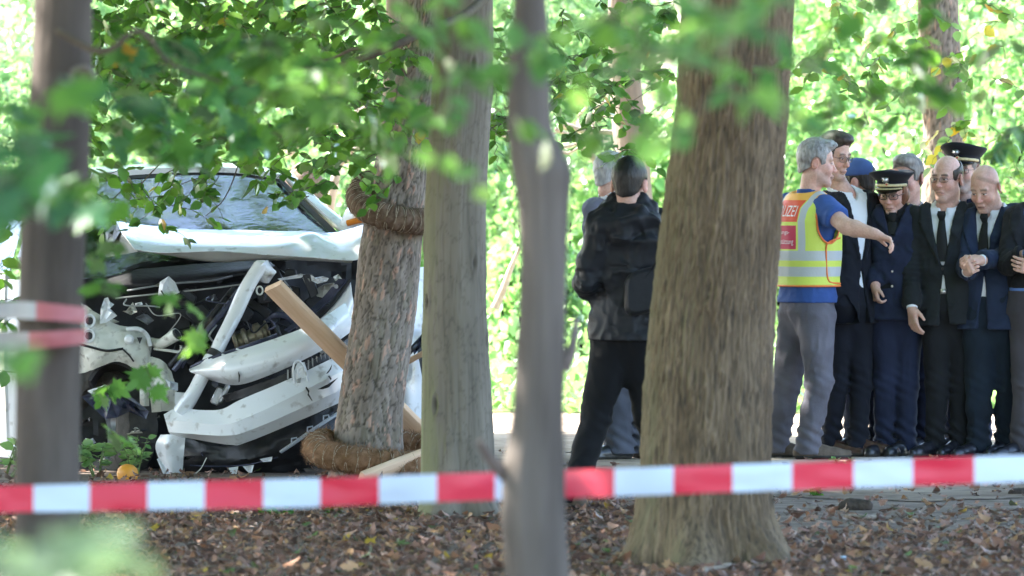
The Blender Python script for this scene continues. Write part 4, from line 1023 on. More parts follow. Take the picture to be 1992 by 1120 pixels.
pipe('fold_rib', [(246, 640, -.0), (270, 640, -.02), (286, 652, -.0), (292, 672, .02)], .012, m_paint, 8, parent=wing)
pipe('bay_cable', [(150, 668, .0), (180, 676, -.03), (208, 682, -.05), (240, 678, -.05)], .007, m_seal, 8, parent=wing)
pipe('bay_cable', [(240, 680, -.03), (252, 692, -.04), (260, 703, -.03)], .005, m_seal, 8, parent=wing)
poly('torn_strap', [(194, 630, .02), (196, 600, .02), (203, 580, .02), (210, 578, .02), (213, 586, .02), (222, 592, .02), (214, 600, .02), (228, 614, .02), (206, 628, .02)], m_paint, .015, wing, .02, 7)
pipe('filler_pipe', [(294, 664, .06), (312, 668, .02), (325, 662, -.02), (344, 650, -.06)], np.linspace(.022, .036, 20), m_cream, 16, 20)
pipe('drain_hole', [(343, 651, -.062), (346, 649, -.066)], .03, m_bay, 14, 3)
pipe('stay', [(300, 678, .05), (330, 682, .0), (350, 684, 0), (352, 672, 0)], .008, m_cream, 8)
sheet('wheel_arch', [[(176, 742, .12), (196, 716, .1), (222, 707, .08), (250, 718, .08), (272, 740, .1)], [(180, 760, .35), (198, 735, .35), (222, 728, .35), (248, 738, .35), (268, 756, .35)]], m_black, 8, 30, .02, .02)
sheet('wing_post', [[(272, 715, .05), (282, 715, .03), (292, 720, .06)], [(272, 790, .05), (282, 790, .03), (290, 790, .06)]], m_cream, 14, 8, .01, .02, 2, 9)
sheet('wing_liner', [[(292, 690, .08), (315, 700, .06), (335, 720, .08)], [(292, 740, .08), (318, 745, .02), (344, 760, .06)], [(296, 800, .1), (320, 800, .06), (348, 800, .08)]], m_cream, 20, 20, .006, .09, 5, 8, sharp=1)
poly('shard', [(322, 738, -.02), (346, 745, -.02), (346, 760, -.02), (330, 757, -.02)], m_blue, .01, seed=3)
poly('white_bracket', [(340, 762, -.05), (362, 764, -.05), (360, 786, -.05), (340, 786, -.05)], m_paint, .02, seed=4, bend=.004)
for k, q in enumerate(([(158, 772), (200, 750), (216, 752), (245, 770), (262, 795), (228, 812), (205, 815)], [(225, 762), (250, 768), (290, 800), (284, 815), (250, 800)], [(170, 760), (205, 748), (214, 752), (180, 768)])):
    poly('torn_plastic', [(x, y, -.02 - .03 * k) for x, y in q], m_gloss if k < 2 else m_paint, .012, seed=k + 20, bend=.04)
# wheel, turned outwards
wheel = empty('wheel'); wheel.parent = car
wc = c1(214, 822, .42); a0 = math.radians(38)
def lathe(profile, seg, center, yaw, treads=0):
    rings = []
    for i, (r, w) in enumerate(profile):
        q = []
        for t in np.linspace(0, 2 * math.pi, seg, endpoint=False):
            rr = r * (1 + (.022 if treads and 3 <= i <= len(profile) - 4 and int(t * seg / (2 * math.pi)) % 4 < 2 else 0))
            x, y, z = rr * math.cos(t), w, rr * math.sin(t)
            q.append((center[0] + x * math.cos(yaw) - y * math.sin(yaw), center[1] + x * math.sin(yaw) + y * math.cos(yaw), center[2] + z))
        rings.append(q)
    return MB().rings(np.array(rings), cap0=False, cap1=False)
ty = lathe([(.20, -.10), (.24, -.115), (.285, -.11), (.315, -.095), (.322, -.06), (.325, 0), (.322, .06), (.315, .095), (.285, .11), (.24, .115), (.20, .10), (.20, -.10)], 96, wc, a0 + math.pi / 2, 1)
o = cpart('tyre', ty, m_rubber); o.parent = wheel
o = cpart('rim', lathe([(.205, -.09), (.19, -.08), (.17, -.05), (.05, -.04), (.03, -.06), (.004, -.06)], 48, wc, a0 + math.pi / 2), m_steel); o.parent = wheel
# left flank running back out of the frame
side = sheet('door', [[(20, 535, .75), (-60, 540, 1.6), (-160, 545, 2.6)], [(18, 640, .62), (-60, 640, 1.5), (-160, 640, 2.5)], [(20, 760, .62), (-60, 750, 1.5), (-160, 745, 2.5)], [(24, 862, .7), (-60, 850, 1.55), (-160, 845, 2.6)]], m_paint, 20, 30, .03)
sheet('door', [[(100, 545, .45), (64, 545, .55), (24, 545, .72)], [(100, 700, .4), (60, 690, .48), (22, 690, .6)], [(100, 860, .45), (64, 862, .55), (28, 862, .68)]], m_paint, 14, 16, .03)
sheet('sill', [[(110, 870, .42), (30, 866, .66), (-160, 850, 2.6)], [(110, 892, .46), (30, 888, .7), (-160, 870, 2.65)]], m_paint, 6, 30, .03)
sheet('side_window', [[(60, 375, 1.5), (-20, 380, 2.2), (-160, 385, 3.4)], [(20, 530, .78), (-60, 535, 1.65), (-160, 540, 2.7)]], m_glass, 8, 20, .006)
sheet('roof_rail', [[(84, 356, 1.6), (-10, 356, 2.4), (-160, 360, 3.8)], [(78, 374, 1.5), (-16, 374, 2.3), (-160, 380, 3.7)]], m_paint, 5, 20, .03)
# door mirror on the far side
mir = sheet('wing_mirror', [[(704, 352, .90), (712, 372, .86), (724, 392, .90)], [(684, 385, .84), (700, 402, .74), (724, 412, .84)], [(662, 432, .88), (690, 428, .76), (722, 430, .86)], [(658, 448, .92), (690, 446, .86), (722, 446, .92)]], m_paint, 24, 20, .02)
pipe('indicator', [(676, 434, .75), (700, 428, .73), (720, 426, .76)], .022, m_orange, 10, parent=mir, flat=.8)
# right front wing pushed past the tree
sheet('front_wing', [[(772, 500, .45), (800, 520, .5), (850, 515, .7)], [(770, 620, .25), (800, 620, .28), (850, 620, .5)], [(768, 740, .22), (800, 740, .22), (850, 740, .45)], [(770, 872, .3), (800, 872, .28), (850, 868, .5)]], m_paint, 40, 20, .006, .06, 4, 5, sharp=1)
pipe('wing_trim', [(782, 700, .16), (806, 674, .15), (836, 640, .3)], .016, m_black, 8)
poly('trim_shard', [(812, 684, .14), (824, 648, .16), (836, 650, .2), (838, 736, .2), (822, 738, .14)], m_black, .01, seed=2)
poly('trim_shard', [(800, 676, .16), (822, 650, .14), (828, 664, .14), (806, 690, .14)], m_gloss, .01, seed=6)

# ------------------------------------------------------------------ people
def skin_mat():
    m = surf('skin', (.97, .92, .90), (1.12, 1.10, 1.09), .52, 90, usecol=True, bump=.12, bump_scale=220, bump_dist=.002, spec=.4)
    b = [n for n in m.node_tree.nodes if n.type == 'BSDF_PRINCIPLED'][0]
    b.inputs['Subsurface Weight'].default_value = .12; b.inputs['Subsurface Radius'].default_value = (.012, .004, .002)
    return m
m_skin = skin_mat()
def hair_mat(name, c1_, c2_): return surf(name, c1_, c2_, .5, 55, stretch=(1, 1, .35), bump=.9, bump_scale=120, bump_stretch=(1, 1, .25), bump_dist=.004, detail=6)
HAIR = {'black': hair_mat('black_hair', (.003, .003, .0035), (.008, .0075, .0075)), 'grey': hair_mat('grey_hair', (.17, .165, .165), (.36, .35, .35)), 'white': hair_mat('white_hair', (.27, .27, .28), (.45, .44, .45)),
        'dark': hair_mat('dark_brown_hair', (.018, .013, .010), (.045, .034, .026)), 'silver': hair_mat('swept_grey_hair', (.11, .10, .095), (.26, .24, .22)), 'auburn': hair_mat('reddish_hair', (.14, .05, .025), (.22, .09, .045))}
def cloth(name, c, v=1.25, rough=.85, bump=.35, bs=90, sheen=.04): return surf(name, tuple(x / v for x in c), tuple(x * v for x in c), rough, 5, bump=bump, bump_scale=bs, bump_dist=.003, spec=.25, sheen=sheen)
m_eye = surf('eyeball', (.62, .60, .58), None, .25); m_iris = surf('iris', (.035, .03, .028), None, .2)
m_suit_black = cloth('black_suit', (.009, .010, .0125)); m_suit_char = cloth('charcoal_suit', (.014, .017, .020)); m_suit_navy = cloth('navy_suit', (.0155, .025, .054)); m_uniform = cloth('navy_uniform', (.012, .017, .040))
m_suit_dark = cloth('dark_blue_suit', (.006, .0075, .014)); m_trs_navy = cloth('teal_navy_trousers', (.008, .015, .026)); m_suit_grey = cloth('blue_grey_suit', (.14, .145, .20)); m_trs_slate = cloth('slate_trousers', (.075, .08, .105))
m_parka = cloth('black_parka', (.0115, .0125, .0165), rough=.55, bump=.5, bs=40); m_trs_black = cloth('black_trousers', (.0048, .0052, .007)); m_trs_grey = cloth('grey_trousers', (.115, .11, .135), bump=.5); m_trs_brown = cloth('grey_brown_trousers', (.055, .05, .058))
m_shirt = cloth('white_shirt', (.74, .76, .82), 1.05, .8, .2); m_blue_shirt = cloth('blue_shirt', (.03, .075, .25), 1.2, .8, .4); m_lblue = cloth('light_blue_shirt', (.12, .22, .52), 1.15)
m_tie = cloth('black_tie', (.010, .011, .013), 1.2, .6, .3); m_leather = surf('black_leather', (.010, .011, .015), (.022, .022, .028), .3, 12, bump=.25, coat=.2); m_brown_l = surf('brown_leather', (.05, .025, .018), (.085, .045, .035), .32, 12, bump=.25, coat=.2)
m_suede = surf('brown_suede', (.085, .062, .045), (.14, .105, .08), .85, 14, bump=.4); m_sole = surf('sole', (.02, .018, .016), (.05, .045, .04), .8, 12); m_metal = surf('silver_button', (.55, .55, .56), None, .3, metal=.9); m_gold = surf('gold_cord', (.62, .52, .27), (.78, .68, .40), .5, 90, metal=.15, bump=.6, bump_scale=160)
m_capcloth = cloth('cap_cloth', (.008, .009, .015)); m_visor = surf('cap_visor', (.008, .008, .009), None, .2, coat=.5); m_frame = surf('spectacle_frame', (.012, .011, .011), None, .3); m_bluecap = cloth('blue_cap', (.055, .095, .24)); m_red = surf('badge_red', (.5, .06, .05), None, .5)
def lens_mat():
    m, nt, out = new_mat('spectacle_lens'); N = nt.nodes.new; L = nt.links.new
    t = N('ShaderNodeBsdfTransparent'); t.inputs[0].default_value = (.93, .94, .95, 1); g = N('ShaderNodeBsdfGlossy'); g.inputs['Roughness'].default_value = .05
    fr = N('ShaderNodeFresnel'); fr.inputs[0].default_value = 1.5; mx = N('ShaderNodeMixShader'); L(fr.outputs[0], mx.inputs[0]); L(t.outputs[0], mx.inputs[1]); L(g.outputs[0], mx.inputs[2]); L(mx.outputs[0], out.inputs[0]); return m
m_lens = lens_mat()

def folds(p, amp, freq, seed, st=(1, 1, 1)):
    q = p * np.array(st) * freq
    w = np.stack([vnoise(q * .6 + 9, seed), vnoise(q * .6 + 31, seed + 1), vnoise(q * .6 + 57, seed + 2)], -1)
    return amp * (1 - 2 * np.abs(2 * vnoise(q + 1.6 * w, seed + 3) - 1))

def rotz(a): c, s = math.cos(a), math.sin(a); return np.array([[c, -s, 0], [s, c, 0], [0, 0, 1.0]])
def rotx(a): c, s = math.cos(a), math.sin(a); return np.array([[1, 0, 0], [0, c, -s], [0, s, c]])
def roty(a): c, s = math.cos(a), math.sin(a); return np.array([[c, 0, s], [0, 1, 0], [-s, 0, c]])

class Person:
    """local frame: x to the right of the picture, y away from the camera, z up; the origin on the ground between the feet"""
    def __init__(s, label, px0, pyb, skin=(.52, .31, .235), group=None):
        s.D = FPX * EYE / (pyb - HORIZON); s.s = ppm(s.D); s.px0 = px0; s.pyb = pyb
        s.root = empty('person', (float(P(px0, pyb, s.D)[0]), s.D, 0)); tag(s.root, label, 'person', group)
        s.skin = np.array(skin)
    def J(s, q):
        px, py = q[0], q[1]; dy = q[2] if len(q) > 2 else 0.0
        k = (s.D + dy) / s.D
        w = P(px, py, s.D + dy)
        return np.array([w[0] - s.root.location.x, dy, w[2]])
    def part(s, name, me, mat_, parent=None): return obj(name, me, mat_, parent or s.root)
    # ---- head geometry in its own frame: x to its left as seen from the front, -y the way it looks
    def setup(s, head, sh, el, wr, hip, knee, ank, yaw=0.0, pel=None, bulk=1.0, toes=(0, 0), neck_r=.058, fem=False):
        hx, hy, hyaw, hp, hr = (list(head) + [0])[:5]; s.hs = head[5] if len(head) > 5 else 1.0; dy = head[6] if len(head) > 6 else -.02
        s.hc = s.J((hx, hy, dy)); s.HR = rotz(math.radians(hyaw)) @ rotx(math.radians(hp)) @ roty(math.radians(hr))
        s.yaw = math.radians(yaw); s.SH = [s.J(q) for q in sh]; s.EL = [s.J(q) for q in el]; s.WR = [s.J(q) for q in wr]
        s.HP = [s.J(q) for q in hip]; s.KN = [s.J(q) for q in knee]; s.AN = [s.J(q) for q in ank]; s.toes = [math.radians(t) for t in toes]
        s.bulk = bulk; s.nr = neck_r; s.sc = (s.SH[0] + s.SH[1]) / 2; s.pc = (s.HP[0] + s.HP[1]) / 2
        s.nb = s.sc + np.array([0, 0, .045]); s.nt = s.hc + s.HR @ np.array([0, .022, -.075]) * s.hs
        zs, zp = s.sc[2], s.pc[2]; H = zs - zp; b = bulk
        # heights and half widths of the trunk
        s.pz = np.array([zp - .25, zp - .12, zp - .02, zp + .10, zp + .22, zp + .36, zs - .08, zs - .005, zs + .035, zs + .075])
        fa = (.165, .172, .170, .160, .152, .166, .172, .150, .095, .060) if not fem else (.168, .172, .168, .148, .136, .148, .150, .130, .082, .05)
        s.pa = np.array(fa) * b; s.pb = np.array((.118, .122, .120, .114, .108, .118, .116, .092, .068, .055)) * b
        t = (s.pz - zp) / H; t = np.clip(t, -.5, 1.05)
        s.pcx = s.pc[0] + (s.sc[0] - s.pc[0]) * t; s.pcy = s.pc[1] + (s.sc[1] - s.pc[1]) * t
    def ux(s):  # torso axes: u to the person's left-on-screen side when facing us, v the way they face
        return np.array([math.cos(s.yaw), math.sin(s.yaw)]), np.array([math.sin(s.yaw), -math.cos(s.yaw)])
    def uv(s, X, Y, Z):
        cx = np.interp(Z, s.pz, s.pcx); cy = np.interp(Z, s.pz, s.pcy); U, Vv = s.ux()
        return (X - cx) * U[0] + (Y - cy) * U[1], (X - cx) * Vv[0] + (Y - cy) * Vv[1]
    def torso(s, off=0.0, z0=-9, z1=9, flare=0.0, p=2.35):
        def fn(X, Y, Z):
            u, v = s.uv(X, Y, Z)
            zz = np.clip((s.pz[3] - Z) / .3, 0, 1.3)
            a = np.interp(Z, s.pz, s.pa) + off + flare * zz; b = np.interp(Z, s.pz, s.pb) + off + flare * zz
            q = (np.abs(u / a) ** p + np.abs(v / b) ** p + 1e-12) ** (1 / p)
            d = (q - 1) * np.minimum(a, b)
            return np.maximum(np.maximum(d, z0 - Z), Z - z1)
        return fn
    def front(s, u, z, off=0.0, p=2.35, side=1, flare=0.0):
        """point on the trunk surface at lateral u and height z (side=1 chest, -1 back)"""
        u = np.asarray(u, float); z = np.asarray(z, float)
        zz = np.clip((s.pz[3] - z) / .3, 0, 1.3)
        a = np.interp(z, s.pz, s.pa) + off + flare * zz; b = np.interp(z, s.pz, s.pb) + off + flare * zz
        v = side * b * np.clip(1 - np.abs(u / a) ** p, 0, 1) ** (1 / p)
        U, Vv = s.ux(); cx = np.interp(z, s.pz, s.pcx); cy = np.interp(z, s.pz, s.pcy)
        return np.stack([cx + u * U[0] + v * Vv[0], cy + u * U[1] + v * Vv[1], z], -1)
    def bbox(s, pts, m=.2):
        p = np.array(pts); return p.min(0) - m, p.max(0) + m
    # ---- one continuous skin: head with its face, neck, trunk, arms, five-fingered hands, legs
    def body(s, brow=(.05, .04, .03), stubble=0.0, hands=(None, None), lips=1.0, mouth=0.0, jaw=1.0, bare=None, armr=1.0):
        h = s.hc; pts = s.SH + s.EL + s.WR + s.HP + s.KN + s.AN + [h]
        lo, hi = s.bbox(pts, .14); lo[2] = .03; hi[2] = h[2] + .2
        boxes = [(h - .16, h + .16, .0042)]
        for i, hd in enumerate(hands):
            if hd: w = s.WR[i] + np.array(hd['d']) * .08; boxes.append((w - .115, w + .115, .0042))
        if bare is not None:
            q = [s.EL[bare], s.WR[bare], s.SH[bare]]; boxes.append((np.min(q, 0) - .06, np.max(q, 0) + .06, .007))
        ax = [axis_grid([(lo[i], hi[i], .017)] + [(b[0][i], b[1][i], b[2]) for b in boxes if b[1][i] < hi[i] + 1]) for i in range(3)]
        F = Field(*ax); hs = s.hs
        W_ = lambda q: s.hc + s.HR @ (np.asarray(q, float) * hs)
        E = lambda c, r, k, sub=False, R=None: F.ell(W_(c), np.asarray(r) * hs, k * hs, sub, s.HR if R is None else s.HR @ R)
        K = lambda a, b, ra, rb, k, sub=False: F.cone(W_(a), W_(b), ra * hs, rb * hs, k * hs, sub)
        E((0, .012, .046), (.076, .097, .092), 0); E((0, -.026, -.030), (.062 * jaw, .066, .082), .03)
        K((-.048 * jaw, .005, -.055), (-.018, -.066, -.104), .020, .018, .03); K((.048 * jaw, .005, -.055), (.018, -.066, -.104), .020, .018, .03); E((0, -.072, -.106), (.022, .017, .017), .02)
        E((-.041, -.058, -.026), (.024, .026, .026), .02); E((.041, -.058, -.026), (.024, .026, .026), .02)
        K((-.042, -.074, .030), (.042, -.074, .030), .012, .012, .014)
        for sx in (-1, 1): E((sx * .031, -.096, .008), (.020, .016, .0125), .010, True)
        for sx in (-1, 1): E((sx * .031, -.0755, .007), (.0155, .0145, .0145), .003)
        K((0, -.084, .020), (0, -.106, -.026), .0075, .0105, .010); E((0, -.108, -.029), (.0125, .012, .010), .006)
        for sx in (-1, 1): E((sx * .0125, -.099, -.032), (.0075, .009, .0075), .005)
        E((0, -.090, -.062), (.027, .012, .009), .006); E((0, -.088, -.074), (.024, .012, .009), .006); [K((0, -.105, -.0668), (q_ * .024, -.096, -.0712), .0022 + mouth, .0016, .002, True) for q_ in (-1, 1)]
        for sx in (-1, 1): K((sx * .022, -.095, -.042), (sx * .030, -.088, -.070), .002, .0025, .008, True)
        for sx in (-1, 1):
            E((sx * .083, .018, .002), (.010, .021, .034), .006, False, rotz(sx * .45)); E((sx * .094, .014, .004), (.006, .012, .018), .004, True)
        F.cone(s.nt, s.nb - np.array([0, 0, .05]), s.nr, s.nr * 1.1, .03)
        # trunk and limbs
        tz = s.torso(-.035, s.pc[2] - .03, s.sc[2] + .06)
        F.op(tz, np.array([s.pcx.min() - .3, s.pcy.min() - .3, s.pc[2] - .03]), np.array([s.pcx.max() + .3, s.pcy.max() + .3, s.sc[2] + .06]), .02)
        F.cone(s.SH[0], s.SH[1], .038, .038, .04)
        for i in (0, 1):
            F.cone(s.SH[i], s.EL[i], .046 * armr, .038 * armr, .03); e = s.EL[i]; w = s.WR[i]; m = e + (w - e) * .3
            F.cone(e, m, .038 * armr, .040 * armr, .02); F.cone(m, w, .040 * armr, .026 * armr, .015)
            F.cone(s.HP[i], s.KN[i], .072, .05, .03); F.cone(s.KN[i], s.AN[i] + np.array([0, 0, .03]), .05, .034, .02)
            if hands[i]: s.hand(F, i, **hands[i])
        V, Q = F.nets(); Q = Q[(Q >= 0).all(1)]
        L = (V - s.hc) @ s.HR / hs
        c = np.repeat(s.skin[None], len(V), 0); x, y, z = L.T; ax_ = np.abs(x)
        def blend(w, col): w = np.clip(w, 0, 1)[:, None]; c[:] = c * (1 - w) + np.asarray(col) * w
        hd = (np.abs(z) < .2) & (np.abs(y) < .2) & (ax_ < .12)
        g = lambda a, b: np.exp(-(a ** 2 + b ** 2))
        red = s.skin * np.array([1.05, .74, .74])
        blend(hd * .6 * g((ax_ - .042) / .024, (z + .03) / .024) * (y < 0), red); blend(hd * .7 * g(x / .018, (z + .027) / .016) * (y < -.085), red); blend(hd * .6 * (ax_ > .078), red); blend(hd * .4 * g(ax_ / .06, (z - .09) / .03), s.skin * 1.06)
        if stubble: blend(hd * stubble * (y < .0) * np.clip((-.035 - z) / .02, 0, 1) * (1 - g(x / .026, (z + .068) / .012)) * (z > -.13), np.array(brow) * .8 + .10)
        lp = hd * (y < -.082) * g(x / .024, (z + .068) / .0125) ** 2; blend(lp * .75 * lips, s.skin * np.array([.78, .48, .48])); blend(hd * (y < -.078) * (ax_ < .025) * (np.abs(z + .0668 + ax_ ** 2 * 7) < .0026), s.skin * .25)
        br = hd * (y < -.055) * np.clip(1.5 - np.abs((z - .033 + (ax_ - .03) ** 2 * 6) / .0055), 0, 1) * (ax_ > .012) * (ax_ < .052); blend(br * .85, brow)
        blend(hd * .45 * (y < -.07) * g((ax_ - .031) / .018, (z + .006) / .007), s.skin * np.array([.74, .58, .60]))
        blend(hd * .5 * (y < -.06) * np.exp(-((ax_ - .026 - .35 * np.clip(-.03 - z, 0, .05)) / .0035) ** 2) * (z < -.03) * (z > -.075), s.skin * np.array([.72, .56, .55]))
        blend(hd * .28 * (y < -.05) * (ax_ < .05) * np.clip(np.sin(z * 620) * 2 - 1, 0, 1) * (z > .055) * (z < .10), s.skin * np.array([.78, .66, .64]))
        mot = vnoise(L * 55, 17); blend(hd * .35 * np.clip(mot * 2 - .9, 0, 1), s.skin * np.array([1.0, .78, .76]))
        blend(hd * (y < -.07) * np.clip(1.4 - np.abs((z - .0125 + (ax_ - .031) ** 2 * 10) / .0028), 0, 1) * (np.abs(ax_ - .031) < .016), s.skin * .28)
        s.bodyo = s.part('body', mesh('body', V, Q, c), m_skin)
        for sx in (-1, 1):      # eyes sit between the lids
            for nm, r, dy, mt in (('eye', .0118, 0, m_eye),):
                cc = W_((sx * .031, -.0795, .0065)); f = s.HR @ np.array([0, -1.0, 0]); a = s.HR @ np.array([1.0, 0, 0]); b = s.HR @ np.array([0, 0, 1.0])
                mb = MB(); th = np.linspace(0, 2 * math.pi, 14, endpoint=False)
                R = [[cc + f * (.0112 * math.cos(p) * hs) + (a * math.cos(t) + b * .52 * math.sin(t)) * (.0135 * math.sin(p) * hs) for t in th] for p in np.linspace(.05, 1.5, 7)]
                mb.rings(R[:3], m=1); mb.rings(R[2:], m=0); s.part('eye', mb.mesh('eye'), [m_eye, m_iris], s.bodyo)
    def hand(s, F, i, d, n, curl=(25, 30, 20), side=1, thumb=(.75, .6, .3), size=1.0, spread=.06):
        """five separate fingers: d finger direction, n the way the palm looks, side = which way the thumb lies"""
        w = s.WR[i]; d = np.asarray(d, float); d /= np.linalg.norm(d); n = np.asarray(n, float); n -= d * (n @ d); n /= np.linalg.norm(n); t = np.cross(d, n) * side
        z = size; k = .006
        for o in (-.026, -.009, .009, .026): F.cone(w + d * .015 * z + t * o * .75 * z, w + (d * .092 + t * o * 1.18) * z, .0165 * z, .0135 * z, .012)
        F.cone(w - d * .02, w + d * .03, .026, .024 * z, .015)
        F.ell(w + (d * .035 + t * .026 + n * .006) * z, np.array([.022, .022, .022]) * z, .012)
        for j, (o, L) in enumerate(((.0335, .070), (.0112, .079), (-.0112, .073), (-.0325, .058))):
            p = w + (d * .092 + t * o) * z; a = 0.0; dd = d + t * o * spread * 20; dd /= np.linalg.norm(dd)
            for q, (fr_, r0, r1) in enumerate(((.46, .0098, .0090), (.30, .0090, .0082), (.24, .0082, .0070))):
                a += math.radians(curl[q] + (2.5 * j if q == 0 else 0)); e = p + (dd * math.cos(a) + n * math.sin(a)) * L * fr_ * z * 1.05
                F.cone(p, e, r0 * z, r1 * z, .003); p = e
        p = w + (d * .022 + t * .032 + n * .006) * z; td = d * thumb[0] + t * thumb[1] + n * thumb[2]; td /= np.linalg.norm(td)
        e = p + td * .042 * z; F.cone(p, e, .0135 * z, .011 * z, .006); t2 = td + d * .45 + n * .1; t2 /= np.linalg.norm(t2); F.cone(e, e + t2 * .034 * z, .011 * z, .0085 * z, .004)
    # ---- hair, glasses and caps
    def hair(s, kind, style='short', seed=1, vol=1.0):
        hs = s.hs; h = s.hc
        ax = [np.arange(h[i] - .15, h[i] + .17, .0052) for i in range(3)]; F = Field(*ax); X, Y, Z = [a + 0 * F.F for a in F.grid()]
        L = np.stack([X - h[0], Y - h[1], Z - h[2]], -1) @ s.HR / hs; x, y, z = L[..., 0], L[..., 1], L[..., 2]; ax_ = np.abs(x)
        t = .010 * vol * (np.clip((z + .03) / .07, .12, 1) if style in ('crop', 'short', 'tousled') else 1)
        d = (np.sqrt((x / (.076 + t)) ** 2 + ((y - .012) / (.097 + t)) ** 2 + ((z - .046) / (.092 + t * 1.3)) ** 2) - 1) * .085
        back = (np.sqrt((x / .060) ** 2 + ((y - .045) / .062) ** 2 + ((z + .015) / .075) ** 2) - 1) * .065; d = smin(d, back, .03)
        st = L * np.array([95, 95, 26]) if style != 'swept' else L * np.array([110, 30, 60])
        d = d - (.0055 * (vnoise(st, seed) - .5) + .007 * (vnoise(L * 38, seed + 1) - .5)) * (1.0 if style != 'crop' else .45)
        line = .088 - .86 * (y + .082)            # hairline from the forehead down to the nape
        line = np.where(y > .02, np.maximum(line, -.052 - .10 * (y - .02)), line)
        line = np.where((ax_ > .055) & (y > -.045) & (y < -.008), np.minimum(line, -.005), line)       # sideburns
        line = line + .010 * (vnoise(L * 60, seed + 5) - .5) + np.where(ax_ > .045, -.0, .0)
        ear = np.sqrt(((y - .014) / .027) ** 2 + ((z - .002) / .037) ** 2) - 1
        cut = smax(-(z - line), -ear * .025 - .0 * ax_, .004)
        if style == 'swept': # full quiff brushed back
            q = (np.sqrt((x / .068) ** 2 + ((y + .03) / .075) ** 2 + ((z - .115) / .038) ** 2) - 1) * .04; d = smin(d, q - .003 * (vnoise(st, seed + 2) - .5), .015)
        if style == 'tousled':
            q = (np.sqrt((x / .066) ** 2 + ((y + .055) / .05) ** 2 + ((z - .112) / .030) ** 2) - 1) * .035; d = smin(d, q - .012 * (vnoise(L * 70, seed + 2) - .45), .012)
        if style == 'fringe': # bald on top, hair round the sides and back
            top = np.where(y > .045, .105, .062 + .35 * np.clip(y + .02, -.05, .1)); cut = smax(cut, np.where((ax_ < .046) & (y < .055), 1.0, 0) * .03 + (z - top - .0), .006); cut = np.maximum(cut, (-.042 - y) * 1.0)
        if style == 'stubbly': cut = smax(cut, np.maximum(z - (.075 + .2 * y), (-.035 - y)), .006); d = d + .006
        if style == 'bob':
            q = (np.sqrt((x / .093) ** 2 + ((y - .02) / .09) ** 2 + ((z + .012) / .082) ** 2) - 1) * .085; d = smin(d, q - .010 * (vnoise(L * np.array([70, 70, 14]), 3) - .5), .01); cut = np.maximum(-(z + .085), -(y + .045 - .02 * (ax_ > .06)))
            cut = np.maximum(cut, np.where((ax_ < .06) & (y < -.03), .02, -1))
        F.F = np.maximum(d, cut).astype(np.float32)
        s.part('hair', F.mesh('hair'), HAIR[kind], s.bodyo)
    def H(s, q): return s.hc + (np.asarray(q, float) * s.hs) @ s.HR.T
    def glasses(s, rim=.0013, w=.0265, hgt=.0165, half=False):
        mb = MB(); th = np.linspace(0, 2 * math.pi, 25); g = empty('glasses'); g.parent = s.bodyo
        for sx in (-1, 1):
            sq = [(sx * .033 + w * np.sign(math.cos(t)) * abs(math.cos(t)) ** .6, -.103 + .014 * (abs(sx * .033 + w * math.cos(t)) / .06) ** 2, .006 + hgt * np.sign(math.sin(t)) * abs(math.sin(t)) ** .7) for t in th]
            mb.tube(s.H(sq), rim, 6, cap=False)
            v = s.H(sq[:-1]); n = len(v); k = np.arange(n)
            o = obj('lens', mesh('lens', np.vstack([v, v.mean(0)[None]]), np.stack([k, (k + 1) % n, np.full(n, n)], 1)), m_lens, g)
            mb.tube(s.H([(sx * .059, -.094, .010), (sx * .074, -.06, .010), (sx * .082, .0, .010), (sx * .083, .02, .0)]), rim * .9, 6)
        mb.tube(s.H([(-.008, -.104, .010), (0, -.108, .013), (.008, -.104, .010)]), rim, 6)
        obj('frame', mb.mesh('frame'), m_frame, g)
    def cap(s, leaf=True):
        c = empty('peaked_cap'); c.parent = s.bodyo; th = np.linspace(0, 2 * math.pi, 48, endpoint=False); co, si = np.cos(th), np.sin(th)
        def ring(rx, ry, z, tilt, cy=.008, fz=0.0): return s.H(np.stack([rx * co, cy + ry * si, z - tilt * (ry * si) + fz * np.clip(-si, 0, 1) ** 2], -1))
        R = [ring(.088, .110, .045, .20), ring(.089, .111, .078, .20)]
        obj('band', MB().rings(np.array([ring(.0905, .1125, .046, .2), ring(.0915, .1135, .078, .2)]), cap0=False, cap1=False).mesh('band'), m_capcloth, c)
        obj('crown', MB().rings(np.array(R + [ring(.098, .122, .088, .18, 0, .005), ring(.128, .150, .118, .14, 0, .018), ring(.134, .156, .128, .13, 0, .022), ring(.128, .150, .136, .13, 0, .022), ring(.06, .07, .142, .08, 0, .02), ring(.01, .01, .142, .05)]), cap0=False).mesh('crown'), m_capcloth, c)
        # visor
        t2 = np.linspace(-1.15, 1.15, 25); rows = []
        for f, dz in ((0, 0), (.35, -.006), (.7, -.018), (1.0, -.034)):
            rows.append(s.H([( .090 * math.sin(t) * (1 + .04 * f), .008 - .112 * math.cos(t) - f * .048 * math.cos(t) ** .6 if math.cos(t) > 0 else .008, .050 + .022 * math.cos(t) + dz * max(math.cos(t), 0)) for t in t2]))
        vis = obj('visor', MB().slab(np.array(rows), .003).mesh('visor'), m_visor, c)
        if leaf:   # gold oak-leaf embroidery on the visor
            lb = MB()
            for t in np.linspace(-.95, .95, 15):
                a = s.H((.0935 * math.sin(t), .008 - .112 * math.cos(t) - .032 * math.cos(t), .050 + .022 * math.cos(t) - .013)); q = s.HR @ np.array([math.cos(t), math.sin(t), 0]); up = s.HR @ np.array([0, -.55, .35])
                lb.tube(np.array([a - q * .006, a + up * .012, a + q * .008 + up * .004]), np.array([.003, .0065, .003]), 6)
            obj('oak_leaf_embroidery', lb.mesh('oak_leaf_embroidery'), m_gold, vis)['kind'] = 'stuff'
